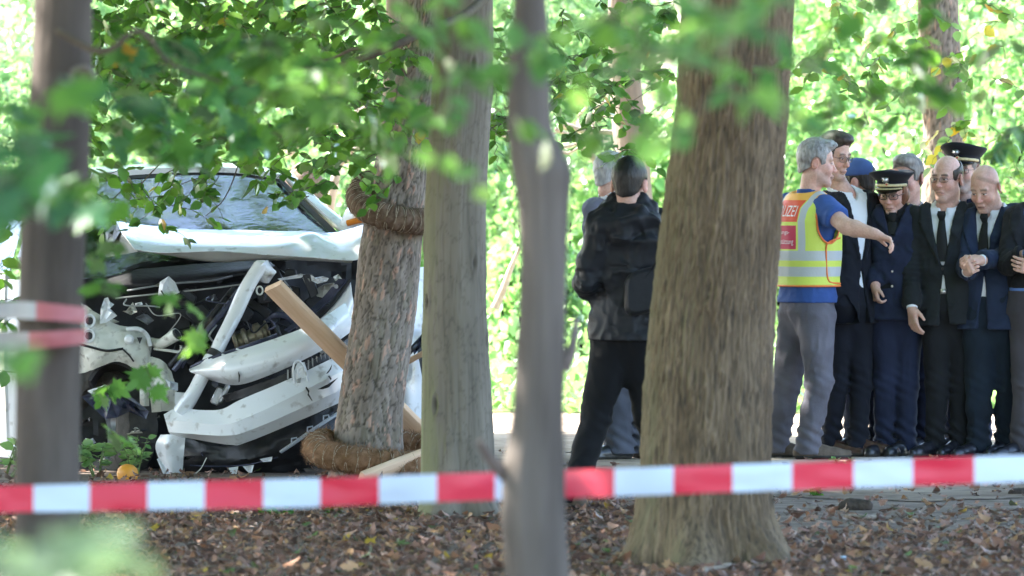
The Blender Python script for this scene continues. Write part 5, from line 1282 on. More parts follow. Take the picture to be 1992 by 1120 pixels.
        obj('gold_cord', MB().tube(s.H([(.0935 * math.sin(t), .008 - .1155 * math.cos(t), .056 + .021 * math.cos(t)) for t in np.linspace(-1.35, 1.35, 30)]), .0088, 8).mesh('gold_cord'), m_gold, c)
        b = s.H((0, -.1075, .083)); f = s.HR @ np.array([0, -1.0, .1]); a = s.HR @ np.array([1.0, 0, 0]); u = s.HR @ np.array([0, .1, 1.0])
        rg = lambda r, o: [b + f * o + a * r * math.cos(t) + u * r * math.sin(t) for t in np.linspace(0, 2 * math.pi, 16, endpoint=False)]
        ck = obj('cockade', MB().rings(np.array([rg(.0115, 0), rg(.0115, .004), rg(.008, .006)])).mesh('cockade'), m_gold, c)
        obj('cockade_center', MB().rings(np.array([rg(.0065, .005), rg(.0065, .0075), rg(.003, .008)])).mesh('cockade_center'), m_red, ck)
        b2 = s.H((0, -.134, .118)); st = []
        for k in range(24): r = .026 if k % 2 == 0 else .011; t = k * math.pi / 12; st.append((a * math.cos(t) + u * math.sin(t)) * r)
        st = np.array(st); n = 24; k = np.arange(n); v = np.vstack([b2 + st, b2 + st * .1 + f * .008, b2 + f * .009])
        obj('star_badge', mesh('star_badge', v, [np.stack([k, (k + 1) % n, (k + 1) % n + n, k + n], 1), np.stack([k + n, (k + 1) % n + n, np.full(n, 2 * n)], 1)]), m_metal, c)
    # ---- clothes
    def coat(s, name, mat_, z0, off=.018, vee=None, hem_flare=.02, sl=(.064, .058, .044), lapel=True, seed=1, fold=.009, res=.0085, sleeve_to=(1.0, 1.0), hood=False, split=True, cuts=(), vw=.062):
        pts = s.SH + s.EL + s.WR + s.HP; lo, hi = s.bbox(pts, .27 if hood else .16); lo[2] = z0 - .03; lo[2] = min(lo[2], min(w[2] for w in s.WR) - .08); hi[2] = s.sc[2] + .17
        ax = [np.arange(lo[i], hi[i] + res, res) for i in range(3)]; F = Field(*ax)
        big = (np.array([s.pcx.min() - .4, s.pcy.min() - .4, z0 - .05]), np.array([s.pcx.max() + .4, s.pcy.max() + .4, hi[2]]))
        F.op(s.torso(off, z0, s.sc[2] + .055, hem_flare), *big)
        b = s.bulk
        for i in (0, 1):
            F.cone(s.nb + (s.SH[i] - s.nb) * .25 - np.array([0, 0, .02]), s.SH[i] + np.array([0, 0, -.004]), .058, (sl[0] + .002) * b, .035)
            e, w = s.EL[i], s.WR[i]; q = w if sleeve_to[i] >= 1 else e + (w - e) * sleeve_to[i]
            F.cone(s.SH[i], e, sl[0] * b, sl[1] * b, .018)
            if sleeve_to[i] > 0: F.cone(e, q, sl[1] * b, sl[2] * b, .014)
        if hood:
            c = s.nb + np.array([.0, -.0, .0]); U, Vv = s.ux(); B = np.array([-Vv[0], -Vv[1], 0]); A = np.array([U[0], U[1], 0])
            for q0, q1, r0, r1 in (((-.105, .00, .03), (-.085, .085, .012), .034, .036), ((.105, .00, .03), (.085, .085, .012), .034, .036), ((-.085, .085, .012), (.085, .085, .012), .036, .036), ((-.06, .03, .055), (.06, .03, .055), .038, .038)):
                F.cone(c + A * q0[0] + B * q0[1] + np.array([0, 0, q0[2]]), c + A * q1[0] + B * q1[1] + np.array([0, 0, q1[2]]), r0, r1, .012)
            for q0, q1, r0, r1 in (((-.125, .055, -.02), (.0, .125, -.085), .040, .050), ((.125, .055, -.02), (.0, .125, -.085), .040, .050), ((-.06, .10, -.03), (.06, .10, -.03), .05, .05)):
                F.cone(c + A * q0[0] + B * q0[1] + np.array([0, 0, q0[2]]), c + A * q1[0] + B * q1[1] + np.array([0, 0, q1[2]]), r0, r1, .008)
            F.ell(c + B * .07 + np.array([0, 0, -.02]), (.085, .05, .055), .03); F.ell(c + B * .112 + np.array([0, 0, -.06]), (.075, .055, .05), .03)
        near = np.abs(F.F) < .03; I = np.nonzero(near); p = np.stack([F.xs[I[0]], F.ys[I[1]], F.zs[I[2]]], -1)
        fo = folds(p, fold, 9, seed, (1, 1, .8)) + folds(p, fold * .5, 22, seed + 9)
        for i in (0, 1):   # creases at the elbows
            r = np.linalg.norm(p - s.EL[i], axis=1); fo += .006 * np.exp(-(r / .09) ** 2) * np.sin(((p - s.EL[i]) @ (s.SH[i] - s.WR[i])) / (np.linalg.norm(s.SH[i] - s.WR[i]) + 1e-6) * 210)
        F.F[I] += -fo.astype(np.float32)
        X, Y, Z = F.grid(); u, v = s.uv(X, Y, Z + 0 * X + 0 * Y); Zb = Z + 0 * u
        if vee:
            zb, zt = vee; k = np.clip((Zb - zb) / (zt - zb), 0, 1.4); w = .008 + vw * k ** .9
            if lapel:
                lw = .018 + .055 * np.clip(1 - np.abs(k - .68) / .6, 0, 1); on = (np.abs(u) > w) & (np.abs(u) < w + lw) & (v > .0) & (Zb > zb) & (Zb < zt + .03)
                F.F -= (.011 * on).astype(np.float32)
            vv = np.maximum(np.abs(u) - w, np.maximum(zb - Zb, .02 - v)); F.F = smax(F.F, -vv.astype(np.float32), .004)
            if split:   # the fronts part below the button
                k2 = np.clip((zb - .03 - Zb) / .35, 0, 1); vv = np.maximum(np.abs(u) - .002 - .034 * k2, np.maximum(Zb - zb + .03, .03 - v)); F.F = smax(F.F, -vv.astype(np.float32), .004)
                F.F = smax(F.F, (np.where((v > .03) & (Zb < zb), .0025 - np.abs(u), -1)).astype(np.float32), 0)
        # neck opening
        a = s.nb + np.array([0, 0, .035 if hood else -.02]); bq = s.nt + np.array([0, 0, .05 if hood else 0]); F.cone(a, a + (bq - a) * 2.0, s.nr + .004, s.nr + .010, .006, True)
        F.F = smax(F.F, (z0 - Zb - .0 * u).astype(np.float32) - np.where(np.min([np.linalg.norm(np.stack(np.broadcast_arrays(X - s.WR[i][0], Y - s.WR[i][1], Z - s.WR[i][2]), -1), axis=-1) for i in (0, 1)], axis=0) < .2, .3, 0).astype(np.float32), .003)
        for i in (0, 1):   # square cuff ends
            d = s.WR[i] - s.EL[i]; L = np.linalg.norm(d); d = d / L
            if sleeve_to[i] > 0:
                e = s.EL[i] + d * L * min(sleeve_to[i], .985); q = (X - e[0]) * d[0] + (Y - e[1]) * d[1] + (Z - e[2]) * d[2]
                r = np.sqrt((X - e[0]) ** 2 + (Y - e[1]) ** 2 + (Z - e[2]) ** 2); F.F = np.where((r < .085) & (q > -.02), np.maximum(F.F, q), F.F).astype(np.float32)
        if hood:   # storm flap across the shoulder blades
            F.F -= (.006 * ((v < .02) & (Zb > s.sc[2] - .20 - .25 * np.abs(u) ** 1.5))).astype(np.float32)
        for fn in cuts: F.F = np.maximum(F.F, fn(s, X, Y, Z, u, v)).astype(np.float32)
        return s.part(name, F.mesh(name), mat_)
    def shirt(s, mat_, off=.008, z0=None, collar=True, cuffs=(0, 0), vee=(.0, .06), name='shirt'):
        z0 = z0 if z0 is not None else s.pc[2] + .115; lo, hi = s.bbox(s.SH + s.HP + [s.nt] + [s.WR[i] for i in (0, 1) if cuffs[i]], .13); lo[2] = min(z0 - .02, lo[2] if any(cuffs) else 9); hi[2] = s.sc[2] + .16
        F = Field(*[np.arange(lo[i], hi[i], .0072) for i in range(3)]); big = (lo, hi)
        F.op(s.torso(off, z0, s.sc[2] + .05), *big)
        for i in (0, 1): F.cone(s.nb, s.SH[i], .05, .045, .03)
        a = s.nb + np.array([0, 0, -.03]); d = s.nt - a; F.cone(a, a + d * .85, s.nr + .016, s.nr + .012, .012)
        X, Y, Z = F.grid(); Zb = Z + 0 * X + 0 * Y; u, v = s.uv(X, Y, Zb)
        top = s.nb[2] + .038 - .035 * np.clip(v / .06, -.6, 1); F.F = smax(F.F, (Zb - top).astype(np.float32), .003)
        if collar:
            w = np.clip((Zb - (s.nb[2] - .045)) / .06, 0, 1) * .03; F.F = smax(F.F, -np.maximum(np.abs(u) - w, np.maximum(.045 - v, s.nb[2] - .045 - Zb)).astype(np.float32), .003)
            band = (v > -.02) & (np.abs(u) < .085) & (Zb > s.nb[2] - .055 + .35 * np.abs(u)) & (np.abs(u) > .012 + (s.nb[2] + .01 - Zb) * .35); F.F -= (.006 * band).astype(np.float32)
        F.cone(a, a + d * 1.6, s.nr + .003, s.nr + .003, .002, True)
        for i in (0, 1):
            if cuffs[i]:
                dd = s.WR[i] - s.EL[i]; dd /= np.linalg.norm(dd); F.cone(s.WR[i] - dd * .05, s.WR[i] + dd * .008, .034, .0325, 0); e = s.WR[i] + dd * .009
                q = (X - e[0]) * dd[0] + (Y - e[1]) * dd[1] + (Z - e[2]) * dd[2]; r = np.sqrt((X - e[0]) ** 2 + (Y - e[1]) ** 2 + (Z - e[2]) ** 2); F.F = np.where((r < .07) & (q > -.03), np.maximum(F.F, q), F.F).astype(np.float32)
        return s.part(name, F.mesh(name), mat_)
    def tie(s, zb, mat_=None):
        zt = s.nb[2] - .012; z = np.array([zt, zt - .018, zt - .042, zt - .05, (zt + zb) / 2, zb]); w = np.array([.016, .023, .013, .013, .027, .036]); off = np.array([.020, .026, .020, .016, .016, .016])
        zz = np.linspace(0, 5, 40); Z = np.interp(zz, range(6), z); Wd = np.interp(zz, range(6), w); O = np.interp(zz, range(6), off)
        f = np.clip((Z - (zt - .05)) / .05, 0, 1)
        G = np.stack([s.front(Wd * k, Z, 0) + (s.front(Wd * k, Z, 0) * 0) for k in np.linspace(-1, 1, 7)], 1)
        U, Vv = s.ux(); push = np.stack([O + .006 * (1 - k ** 2) for k in np.linspace(-1, 1, 7)], 1) + (f * (s.nr - .028))[:, None]
        G[..., 0] += push * Vv[0]; G[..., 1] += push * Vv[1]
        s.part('tie', MB().slab(G, -.008).mesh('tie'), mat_ or m_tie)
    def trousers(s, mat_, top=None, toff=.012, r=(.089, .064, .054, .059), seed=3, fold=.007, res=.0085, hem=.035, name='trousers'):
        top = top if top is not None else s.pc[2] + .14; lo, hi = s.bbox(s.HP + s.KN + s.AN, .16); lo[2] = .0; hi[2] = top + .04
        F = Field(*[np.arange(lo[i], hi[i], res) for i in range(3)])
        tf = s.torso(toff, -9, top); F.op(lambda X, Y, Z: tf(X, Y, Z) + np.clip(s.pc[2] + .02 - Z, 0, 1) * .55, lo, hi)
        for i in (0, 1):
            h, k, a = s.HP[i], s.KN[i], s.AN[i]; m = k + (a - k) * .45
            F.cone(h, k, r[0] * s.bulk, r[1], .03); F.cone(k, m, r[1], r[2], .02); F.cone(m, a - np.array([0, 0, .03]), r[2], r[3], .02)
        near = np.abs(F.F) < .03; I = np.nonzero(near); p = np.stack([F.xs[I[0]], F.ys[I[1]], F.zs[I[2]]], -1)
        fo = folds(p, fold, 7, seed, (1, 1, .9)) + folds(p, fold * .5, 17, seed + 4, (1, 1, .6))
        for i in (0, 1):
            z = p[:, 2]; m = np.linalg.norm((p - s.AN[i])[:, :2], axis=1) < .13
            fo += m * .006 * np.exp(-((z - s.AN[i][2] - .03) / .09) ** 2) * np.sin(z * 95 + 3 * p[:, 0] * 20 + i)
            rk = np.linalg.norm(p - s.KN[i], axis=1); fo += .004 * np.exp(-(rk / .1) ** 2) * np.sin(z * 110 + p[:, 0] * 60)
        F.F[I] += -fo.astype(np.float32)
        X, Y, Z = F.grid(); h_ = np.minimum.reduce([np.where((X - a[0]) ** 2 + (Y - a[1]) ** 2 < .02, a[2] - .055 + hem - .035, 9) + 0 * Z for a in s.AN]); h_ = np.where(h_ > 5, .05, h_)
        F.F = np.maximum(F.F, h_ - Z).astype(np.float32)
        return s.part(name, F.mesh(name), mat_)
    def shoes(s, mat_, L=.27, which=(0, 1)):
        for i in which:
            a = s.AN[i]; t = s.toes[i]; d = np.array([math.sin(t), -math.cos(t), 0]); o = np.array([a[0], a[1], a[2] - .085]); h = o - d * .045
            F = Field(*[np.arange(o[j] - .26, o[j] + .26, .0065) for j in (0, 1)], np.arange(o[2] - .03, o[2] + .16, .0065))
            up = np.array([0, 0, 1.0])
            F.cone(h + up * .036, h + d * .13 + up * .034, .037, .040, 0); F.cone(h + d * .12 + up * .034, h + d * .21 + up * .027, .042, .036, .02); F.cone(h + d * .2 + up * .024, h + d * (L - .028) + up * .022, .036, .027, .02)
            F.cone(h + d * .03 + up * .06, a + up * .02, .038, .040, .03); F.cone(h + d * .08 + up * .07, h + d * .16 + up * .04, .026, .026, .02)
            X, Y, Z = F.grid(); q = (X - h[0]) * d[0] + (Y - h[1]) * d[1]
            F.F = np.maximum(F.F, (o[2] + .001 - Z) + np.where((q > .035) & (q < .075), .008, 0)).astype(np.float32)
            F.F -= np.where(Z < o[2] + .020, .004, 0).astype(np.float32)
            V, Q = F.nets(); Q = Q[(Q >= 0).all(1)]; zc = V[Q].mean(1)[:, 2]; qq = (V[Q].mean(1) - h) @ d
            me = mesh('shoe', V, Q, mats=(zc < o[2] + .020).astype(int)); me.materials.append(mat_); me.materials.append(m_sole)
            sh = s.part('shoe', me, None)
            lc = MB()
            for k in range(4):
                c = h + d * (.115 + .018 * k) + up * (.092 - .011 * k); e = np.array([-d[1], d[0], 0])
                lc.tube(np.array([c - e * .014 - up * .004, c + up * .002, c + e * .014 - up * .004]), .0022, 5)
            obj('laces', lc.mesh('laces'), m_sole, sh)['kind'] = 'stuff'
    def button(s, u, z, mat_, r=.008, off=.03, name='button'):
        c = s.front(u, z, off); U, Vv = s.ux(); f = np.array([Vv[0], Vv[1], 0]); a = np.array([U[0], U[1], 0]); up = np.array([0, 0, 1.0])
        rg = lambda q, o: [c + f * o + a * q * math.cos(t) + up * q * math.sin(t) for t in np.linspace(0, 2 * math.pi, 12, endpoint=False)]
        s.part(name, MB().rings(np.array([rg(r, -.006), rg(r, .002), rg(r * .6, .005)])).mesh(name), mat_)

HANG0 = dict(d=(.05, -.12, -1), n=(.95, .3, 0), side=1); HANG1 = dict(d=(-.05, -.12, -1), n=(-.95, .3, 0), side=-1)
ZP = lambda s, py: float(s.J((0, py))[2])

# --- man in the reflective vest, arm stretched out
c = Person('grey haired man in a yellow reflective vest pointing with his bare right arm', 1570, 893, (.57, .365, .30))
c.setup((1589, 319, 94, 5, 0, 1.0), [(1540, 400, .14), (1603, 404, -.13)], [(1538, 505, .24), (1646, 440, -.33)], [(1575, 560, .20), (1702, 455, -.46)],
        [(1553, 614, .08), (1588, 616, -.08)], [(1530, 745, .14), (1593, 743, -.10)], [(1511, 861, .16), (1570, 863, -.10)], yaw=122, bulk=1.04, toes=(84, 98))
c.body((.10, .085, .075), .35, hands=(dict(d=(.4, .1, -.9), n=(.6, -.6, .2), side=-1), dict(d=(.93, -.1, -.36), n=(-.35, -.15, -.93), side=1, curl=(38, 38, 25), size=.96)), bare=1, armr=1.18)
c.hair('grey', 'tousled', 3, 1.25)
c.shirt(m_blue_shirt, .012, name='collar')
def _short(s, X, Y, Z, u, v):
    o = np.full(np.broadcast(X, Y, Z).shape, -1.0)
    d = s.EL[1] - s.SH[1]; d = d / np.linalg.norm(d); e = s.SH[1] + (s.EL[1] - s.SH[1]) * .62
    q = (X - e[0]) * d[0] + (Y - e[1]) * d[1] + (Z - e[2]) * d[2]; r = np.sqrt((X - e[0]) ** 2 + (Y - e[1]) ** 2 + (Z - e[2]) ** 2)
    return np.where((r < .26) & (q > -.03), q, -1)
c.coat('polo_shirt', m_blue_shirt, ZP(c, 588), off=.020, sl=(.070, .068, .05), hem_flare=.03, fold=.006, seed=4, sleeve_to=(.2, 0), cuts=(_short,), res=.008)
c.trousers(m_trs_grey, toff=.001, r=(.097, .073, .061, .062), seed=12, fold=.010, hem=.03, res=.008)
c.shoes(m_suede, .31)
m_vest, _n, _o = new_mat('reflective_vest')
def vest_nodes(nt, out):
    N = nt.nodes.new; L = nt.links.new
    at = N('ShaderNodeVertexColor'); at.layer_name = 'col'; sp = N('ShaderNodeSeparateColor'); L(at.outputs[0], sp.inputs[0])
    def mth(op, a, b=None):
        n = N('ShaderNodeMath'); n.operation = op
        for i, q in enumerate((a, b)):
            if q is None: continue
            if isinstance(q, (int, float)): n.inputs[i].default_value = q
            else: L(q, n.inputs[i])
        return n.outputs[0]
    u = mth('ABSOLUTE', mth('SUBTRACT', sp.outputs[0], .5)); us = mth('SUBTRACT', sp.outputs[0], .5); z = mth('MULTIPLY', sp.outputs[1], 2.0); v = mth('SUBTRACT', sp.outputs[2], .5)
    rng_ = lambda x, a, b: mth('MULTIPLY', mth('GREATER_THAN', x, a), mth('LESS_THAN', x, b))
    z1, z2, z3, z4 = [ZP(c, q) for q in (506, 487, 537, 518)]
    silver = mth('MAXIMUM', mth('MAXIMUM', rng_(z, z1, z2), rng_(z, z3, z4)), mth('MULTIPLY', rng_(u, .118, .158), mth('GREATER_THAN', z, z1)))
    back = mth('LESS_THAN', v, 0)
    orange = mth('MULTIPLY', back, mth('MULTIPLY', mth('LESS_THAN', u, .112), rng_(z, ZP(c, 431), ZP(c, 389))))
    red = mth('MULTIPLY', back, mth('MULTIPLY', mth('LESS_THAN', u, .105), rng_(z, ZP(c, 484), ZP(c, 438))))
    yoke = mth('GREATER_THAN', z, ZP(c, 389))
    def mix(fac, a, col):
        m = N('ShaderNodeMix'); m.data_type = 'RGBA'; L(fac, m.inputs[0])
        if isinstance(a, tuple): m.inputs[6].default_value = (*a, 1)
        else: L(a, m.inputs[6])
        m.inputs[7].default_value = (*col, 1); return m.outputs[2]
    k = mix(yoke, (.60, .72, .11), (.82, .42, .08)); k = mix(silver, k, (.45, .49, .51)); k = mix(orange, k, (.70, .085, .03)); k = mix(red, k, (.52, .025, .075))
    b = N('ShaderNodeBsdfPrincipled'); b.inputs['Roughness'].default_value = .6; L(k, b.inputs['Base Color']); L(b.outputs[0], out.inputs[0])
    nz = N('ShaderNodeTexNoise'); nz.inputs['Scale'].default_value = 40; bp = N('ShaderNodeBump'); bp.inputs['Strength'].default_value = .3; bp.inputs['Distance'].default_value = .004; L(nz.outputs[0], bp.inputs['Height']); L(bp.outputs[0], b.inputs['Normal'])
vest_nodes(m_vest.node_tree, _o)
def vest(s):
    z0 = ZP(s, 556); zc, rv, rz = s.SH[1][2] - .075, .078, .125
    lo, hi = s.bbox(s.SH + s.HP, .2); lo[2] = z0 - .02; hi[2] = s.sc[2] + .12
    F = Field(*[np.arange(lo[i], hi[i], .0068) for i in range(3)]); F.op(s.torso(.044, z0, s.sc[2] + .075, .035), lo, hi)
    for i in (0, 1): F.cone(s.nb + (s.SH[i] - s.nb) * .2, s.SH[i], .068, .074, .03)
    X, Y, Z = F.grid(); Zb = Z + 0 * X + 0 * Y; u, v = s.uv(X, Y, Zb)
    I = np.nonzero(np.abs(F.F) < .03); p = np.stack([F.xs[I[0]], F.ys[I[1]], F.zs[I[2]]], -1); F.F[I] -= (folds(p, .004, 7, 5, (1, 1, .6))).astype(np.float32)
    F.F = np.maximum(F.F, s.torso(.029, z0 - 1, s.sc[2] + .064, .035)(X, Y, Z) * -1).astype(np.float32) if False else F.F
    arm = np.maximum((np.sqrt((v / rv) ** 2 + ((Zb - zc) / rz) ** 2) - 1) * rv, .085 - np.abs(u)); F.F = smax(F.F, -arm.astype(np.float32), .004)
    a = s.nb + np.array([0, 0, -.06]); F.cone(a, a + np.array([0, 0, .25]), s.nr + .020, s.nr + .05, .004, True)
    F.F = np.maximum(F.F, z0 - Zb).astype(np.float32)
    V, Q = F.nets(); Q = Q[(Q >= 0).all(1)]; uu, vv = s.uv(V[:, 0], V[:, 1], V[:, 2])
    o = s.part('reflective_vest', mesh('reflective_vest', V, Q, np.stack([uu + .5, V[:, 2] / 2, vv + .5], 1)), m_vest)
    m_or = surf('orange_piping', (.80, .20, .05), None, .6)
    def side(vv, z, sg):
        zz = np.clip((s.pz[3] - z) / .3, 0, 1.3); aa = np.interp(z, s.pz, s.pa) + .046 + .035 * zz; bb = np.interp(z, s.pz, s.pb) + .046 + .035 * zz
        uu = sg * aa * np.clip(1 - np.abs(vv / bb) ** 2.35, 0, 1) ** (1 / 2.35); U, Vv = s.ux(); cx = np.interp(z, s.pz, s.pcx); cy = np.interp(z, s.pz, s.pcy)
        return np.stack([cx + uu * U[0] + vv * Vv[0], cy + uu * U[1] + vv * Vv[1], z], -1)
    t = np.linspace(0, 2 * math.pi, 60)
    tt = np.linspace(.25 * math.pi, -1.25 * math.pi, 40)
    arm = side(rv * np.cos(tt), zc + rz * np.sin(tt), -1)
    obj('armhole_piping', MB().tube(arm, .0055, 8).mesh('armhole_piping'), m_or, o)
    zh = np.full(80, z0 + .002); th = np.linspace(0, 2 * math.pi, 80)
    aa = np.interp(z0, s.pz, s.pa) + .036 + .035 * .6; U, Vv = s.ux()
    cs, sn = np.cos(th), np.sin(th); ca = np.sign(cs) * np.abs(cs) ** (2 / 2.35); sa = np.sign(sn) * np.abs(sn) ** (2 / 2.35); kz = float(np.clip((s.pz[3] - z0) / .3, 0, 1.3))
    A = np.interp(z0, s.pz, s.pa) + .045 + .035 * kz; B = np.interp(z0, s.pz, s.pb) + .045 + .035 * kz
    hem = np.stack([np.interp(z0, s.pz, s.pcx) + A * ca * U[0] + B * sa * Vv[0], np.interp(z0, s.pz, s.pcy) + A * ca * U[1] + B * sa * Vv[1], zh], -1)
    obj('hem_piping', MB().tube(hem, .0055, 8, cap=False).mesh('hem_piping'), m_or, o)
    q = np.array([(.085, ZP(s, 462)), (.03, ZP(s, 466)), (-.012, ZP(s, 472)), (-.022, ZP(s, 485)), (-.012, ZP(s, 520)), (.0, ZP(s, 540)), (.02, ZP(s, 548)), (.07, ZP(s, 550)), (.125, ZP(s, 551))])
    q = catmull(q, 50); obj('panel_piping', MB().tube(side(q[:, 0], q[:, 1], -1), .005, 8).mesh('panel_piping'), m_or, o)
    for txt, uc, zc_, w, h, mt in (('POLIZEI', 0.0, ZP(s, 410), .19, .062, surf('vest_print_white', (.80, .74, .72), None, .6)), ('Führungs-', .012, ZP(s, 452), .15, .030, surf('vest_print_white', (.74, .66, .68), None, .6)), ('unterstützung', .0, ZP(s, 471), .19, .036, surf('vest_print_white', (.78, .72, .74), None, .6))):
        cu = bpy.data.curves.new('lettering', 'FONT'); cu.body = txt; cu.resolution_u = 3
        ob = bpy.data.objects.new('lettering', cu); COL.objects.link(ob); bpy.context.view_layer.update()
        me = bpy.data.meshes.new_from_object(ob.evaluated_get(bpy.context.evaluated_depsgraph_get())); bpy.data.objects.remove(ob)
        k = len(me.vertices); co = np.empty(k * 3); me.vertices.foreach_get('co', co); co = co.reshape(-1, 3)
        x = (co[:, 0] - co[:, 0].min()) / np.ptp(co[:, 0]); y = (co[:, 1] - co[:, 1].min()) / np.ptp(co[:, 1])
        pts = s.front(uc + (.5 - x) * w, zc_ + (y - .5) * h, .0515, side=-1, flare=.035); me.vertices.foreach_set('co', pts.ravel().astype(np.float32)); me.update()
        obj('lettering', me, mt, o, smooth=False)
vest(c)

# --- tall man with glasses behind him
d = Person('tall dark haired man with glasses, open white shirt and dark suit, behind the vest', 1652, 888, (.54, .35, .28))
d.setup((1622, 304, 50, 14), [(1609, 392, .04), (1690, 392, .04)], [(1602, 500, .06), (1703, 500, .06)], [(1628, 575, .20), (1684, 575, .20)], [(1633, 600), (1674, 600)], [(1630, 742), (1675, 745)], [(1614, 857, .03), (1668, 856, -.05)], yaw=30, toes=(50, 72))
d.body((.02, .015, .012), .25, hands=(HANG0, HANG1)); d.hair('dark', 'swept', 5, .9); d.glasses()
d.shirt(m_shirt, .012); d.coat('suit_jacket', m_suit_dark, ZP(d, 628), vee=(ZP(d, 505), ZP(d, 385)), seed=6, vw=.058)
d.trousers(m_suit_dark, seed=8); d.shoes(m_brown_l, .30); d.button(-.115, ZP(d, 402), m_metal, .006, .030, 'lapel_pin')

# --- uniformed policewoman
f = Person('policewoman in navy uniform and peaked cap with gold oak leaves, wearing glasses', 1742, 888, (.57, .365, .30))
f.setup((1737, 377, -20, 13, 0, .95), [(1708, 425), (1780, 425)], [(1697, 515, .02), (1790, 515, .02)], [(1703, 556, -.10), (1772, 570, .16)], [(1722, 610), (1766, 610)], [(1722, 745), (1764, 746)], [(1720, 858), (1762, 858)], yaw=-14, bulk=.94, toes=(-30, -36), neck_r=.05, fem=True)
f.body((.10, .06, .04), 0, hands=(dict(HANG0, size=.82, curl=(45, 50, 30)), HANG1), lips=1.1, jaw=.93); f.hair('auburn', 'bob', 2); f.glasses(.0022, .026, .018); f.cap()
f.shirt(m_suit_black, .012); f.coat('uniform_jacket', m_uniform, ZP(f, 622), vee=(ZP(f, 458), ZP(f, 400)), seed=9, vw=.062, split=False)
f.tie(ZP(f, 455)); f.trousers(m_uniform, seed=10); f.shoes(m_leather, .26)
for y in (468, 497, 527, 556): f.button(.0, ZP(f, y), m_metal, .008, .022)
def epaulette(p, i):
    a = p.nb + (p.SH[i] - p.nb) * .55 + np.array([0, -.01, .052]); b = p.SH[i] + np.array([0, -.01, .062]) + (p.SH[i] - p.nb) * .12
    mb = MB().tube(np.array([a, (a + b) / 2 + np.array([0, 0, .004]), b]), np.array([.020, .026, .026]), 12, flat=.28); e = p.part('epaulette', mb.mesh('epaulette'), m_capcloth)
    for k in np.linspace(.15, .95, 4): q = a + (b - a) * k + np.array([0, 0, .008]); obj('gold_star', MB().tube(np.array([q - (0, .016, 0), q + (0, .0, .004), q + (0, .016, 0)]), np.array([.004, .009, .004]), 6).mesh('gold_star'), m_gold, e)
epaulette(f, 0); epaulette(f, 1)
f.part('arm_badge', MB().tube(np.array([f.EL[0] + (.012, -.058, .13), f.EL[0] + (.012, -.066, .115), f.EL[0] + (.014, -.064, .09)]), np.array([.009, .014, .004]), 8, flat=.4).mesh('arm_badge'), m_metal)

# --- bald man with glasses in black
h = Person('balding man with glasses, charcoal suit, white shirt and black tie, arm hanging at his side', 1842, 889, (.57, .365, .30))
h.setup((1842, 350, -32, 3), [(1787, 424, .02), (1893, 420, .02)], [(1772, 520, .0), (1896, 520, .02)], [(1774, 598, -.12), (1882, 580, .18)], [(1822, 612), (1868, 612)], [(1824, 745), (1870, 745)], [(1820, 858), (1864, 857)], yaw=-14, bulk=1.03, toes=(-40, -30), neck_r=.062)
h.body((.05, .04, .035), .2, hands=(dict(d=(.10, -.12, -1), n=(.86, .5, 0), side=1, size=.98, curl=(18, 22, 15)), HANG1), mouth=.0012, jaw=1.03); h.hair('dark', 'fringe', 6, .8); h.glasses(.0012, .024, .014)
h.shirt(m_shirt, .012, cuffs=(1, 0)); h.coat('suit_jacket', m_suit_char, ZP(h, 630), vee=(ZP(h, 515), ZP(h, 393)), seed=2, vw=.072)
h.tie(ZP(h, 508)); h.trousers(m_suit_black, seed=4); h.shoes(m_leather, .29); h.button(0, ZP(h, 522), m_frame, .009, .022)
h.part('belt_buckle', MB().box(h.front(0, ZP(h, 566), .02), (.035, .012, .028)).mesh('belt_buckle'), m_metal)

# --- bald man with clasped hands
j = Person('bald man in a navy suit looking down with his hands clasped in front of him', 1928, 890, (.57, .365, .30))
j.setup((1917, 368, -30, 24), [(1891, 434, .02), (1976, 420, .06)], [(1884, 520, -.06), (1988, 500, .0)], [(1882, 528, -.29), (1910, 506, -.30)], [(1908, 620), (1956, 620)], [(1906, 750), (1962, 746)], [(1902, 860), (1958, 858, .06)], yaw=-28, bulk=1.04, toes=(-42, -34), neck_r=.064)
j.body((.20, .15, .12), .12, hands=(dict(d=(.15, -.8, .25), n=(.9, .15, .35), side=1, curl=(62, 70, 45), size=.92), dict(d=(-.95, -.2, .02), n=(-.1, .55, -.8), side=-1, curl=(42, 50, 35), size=.95)), jaw=1.06); j.hair('white', 'stubbly', 7, .25)
j.shirt(m_shirt, .012, cuffs=(1, 1)); j.coat('suit_jacket', m_suit_navy, ZP(j, 640), vee=(ZP(j, 520), ZP(j, 400)), seed=3, vw=.066)
j.tie(ZP(j, 512)); j.trousers(m_trs_navy, seed=14, r=(.098, .074, .066, .066), fold=.009); j.shoes(m_leather, .28); j.button(-.13, ZP(j, 425), m_metal, .006, .03, 'lapel_pin')

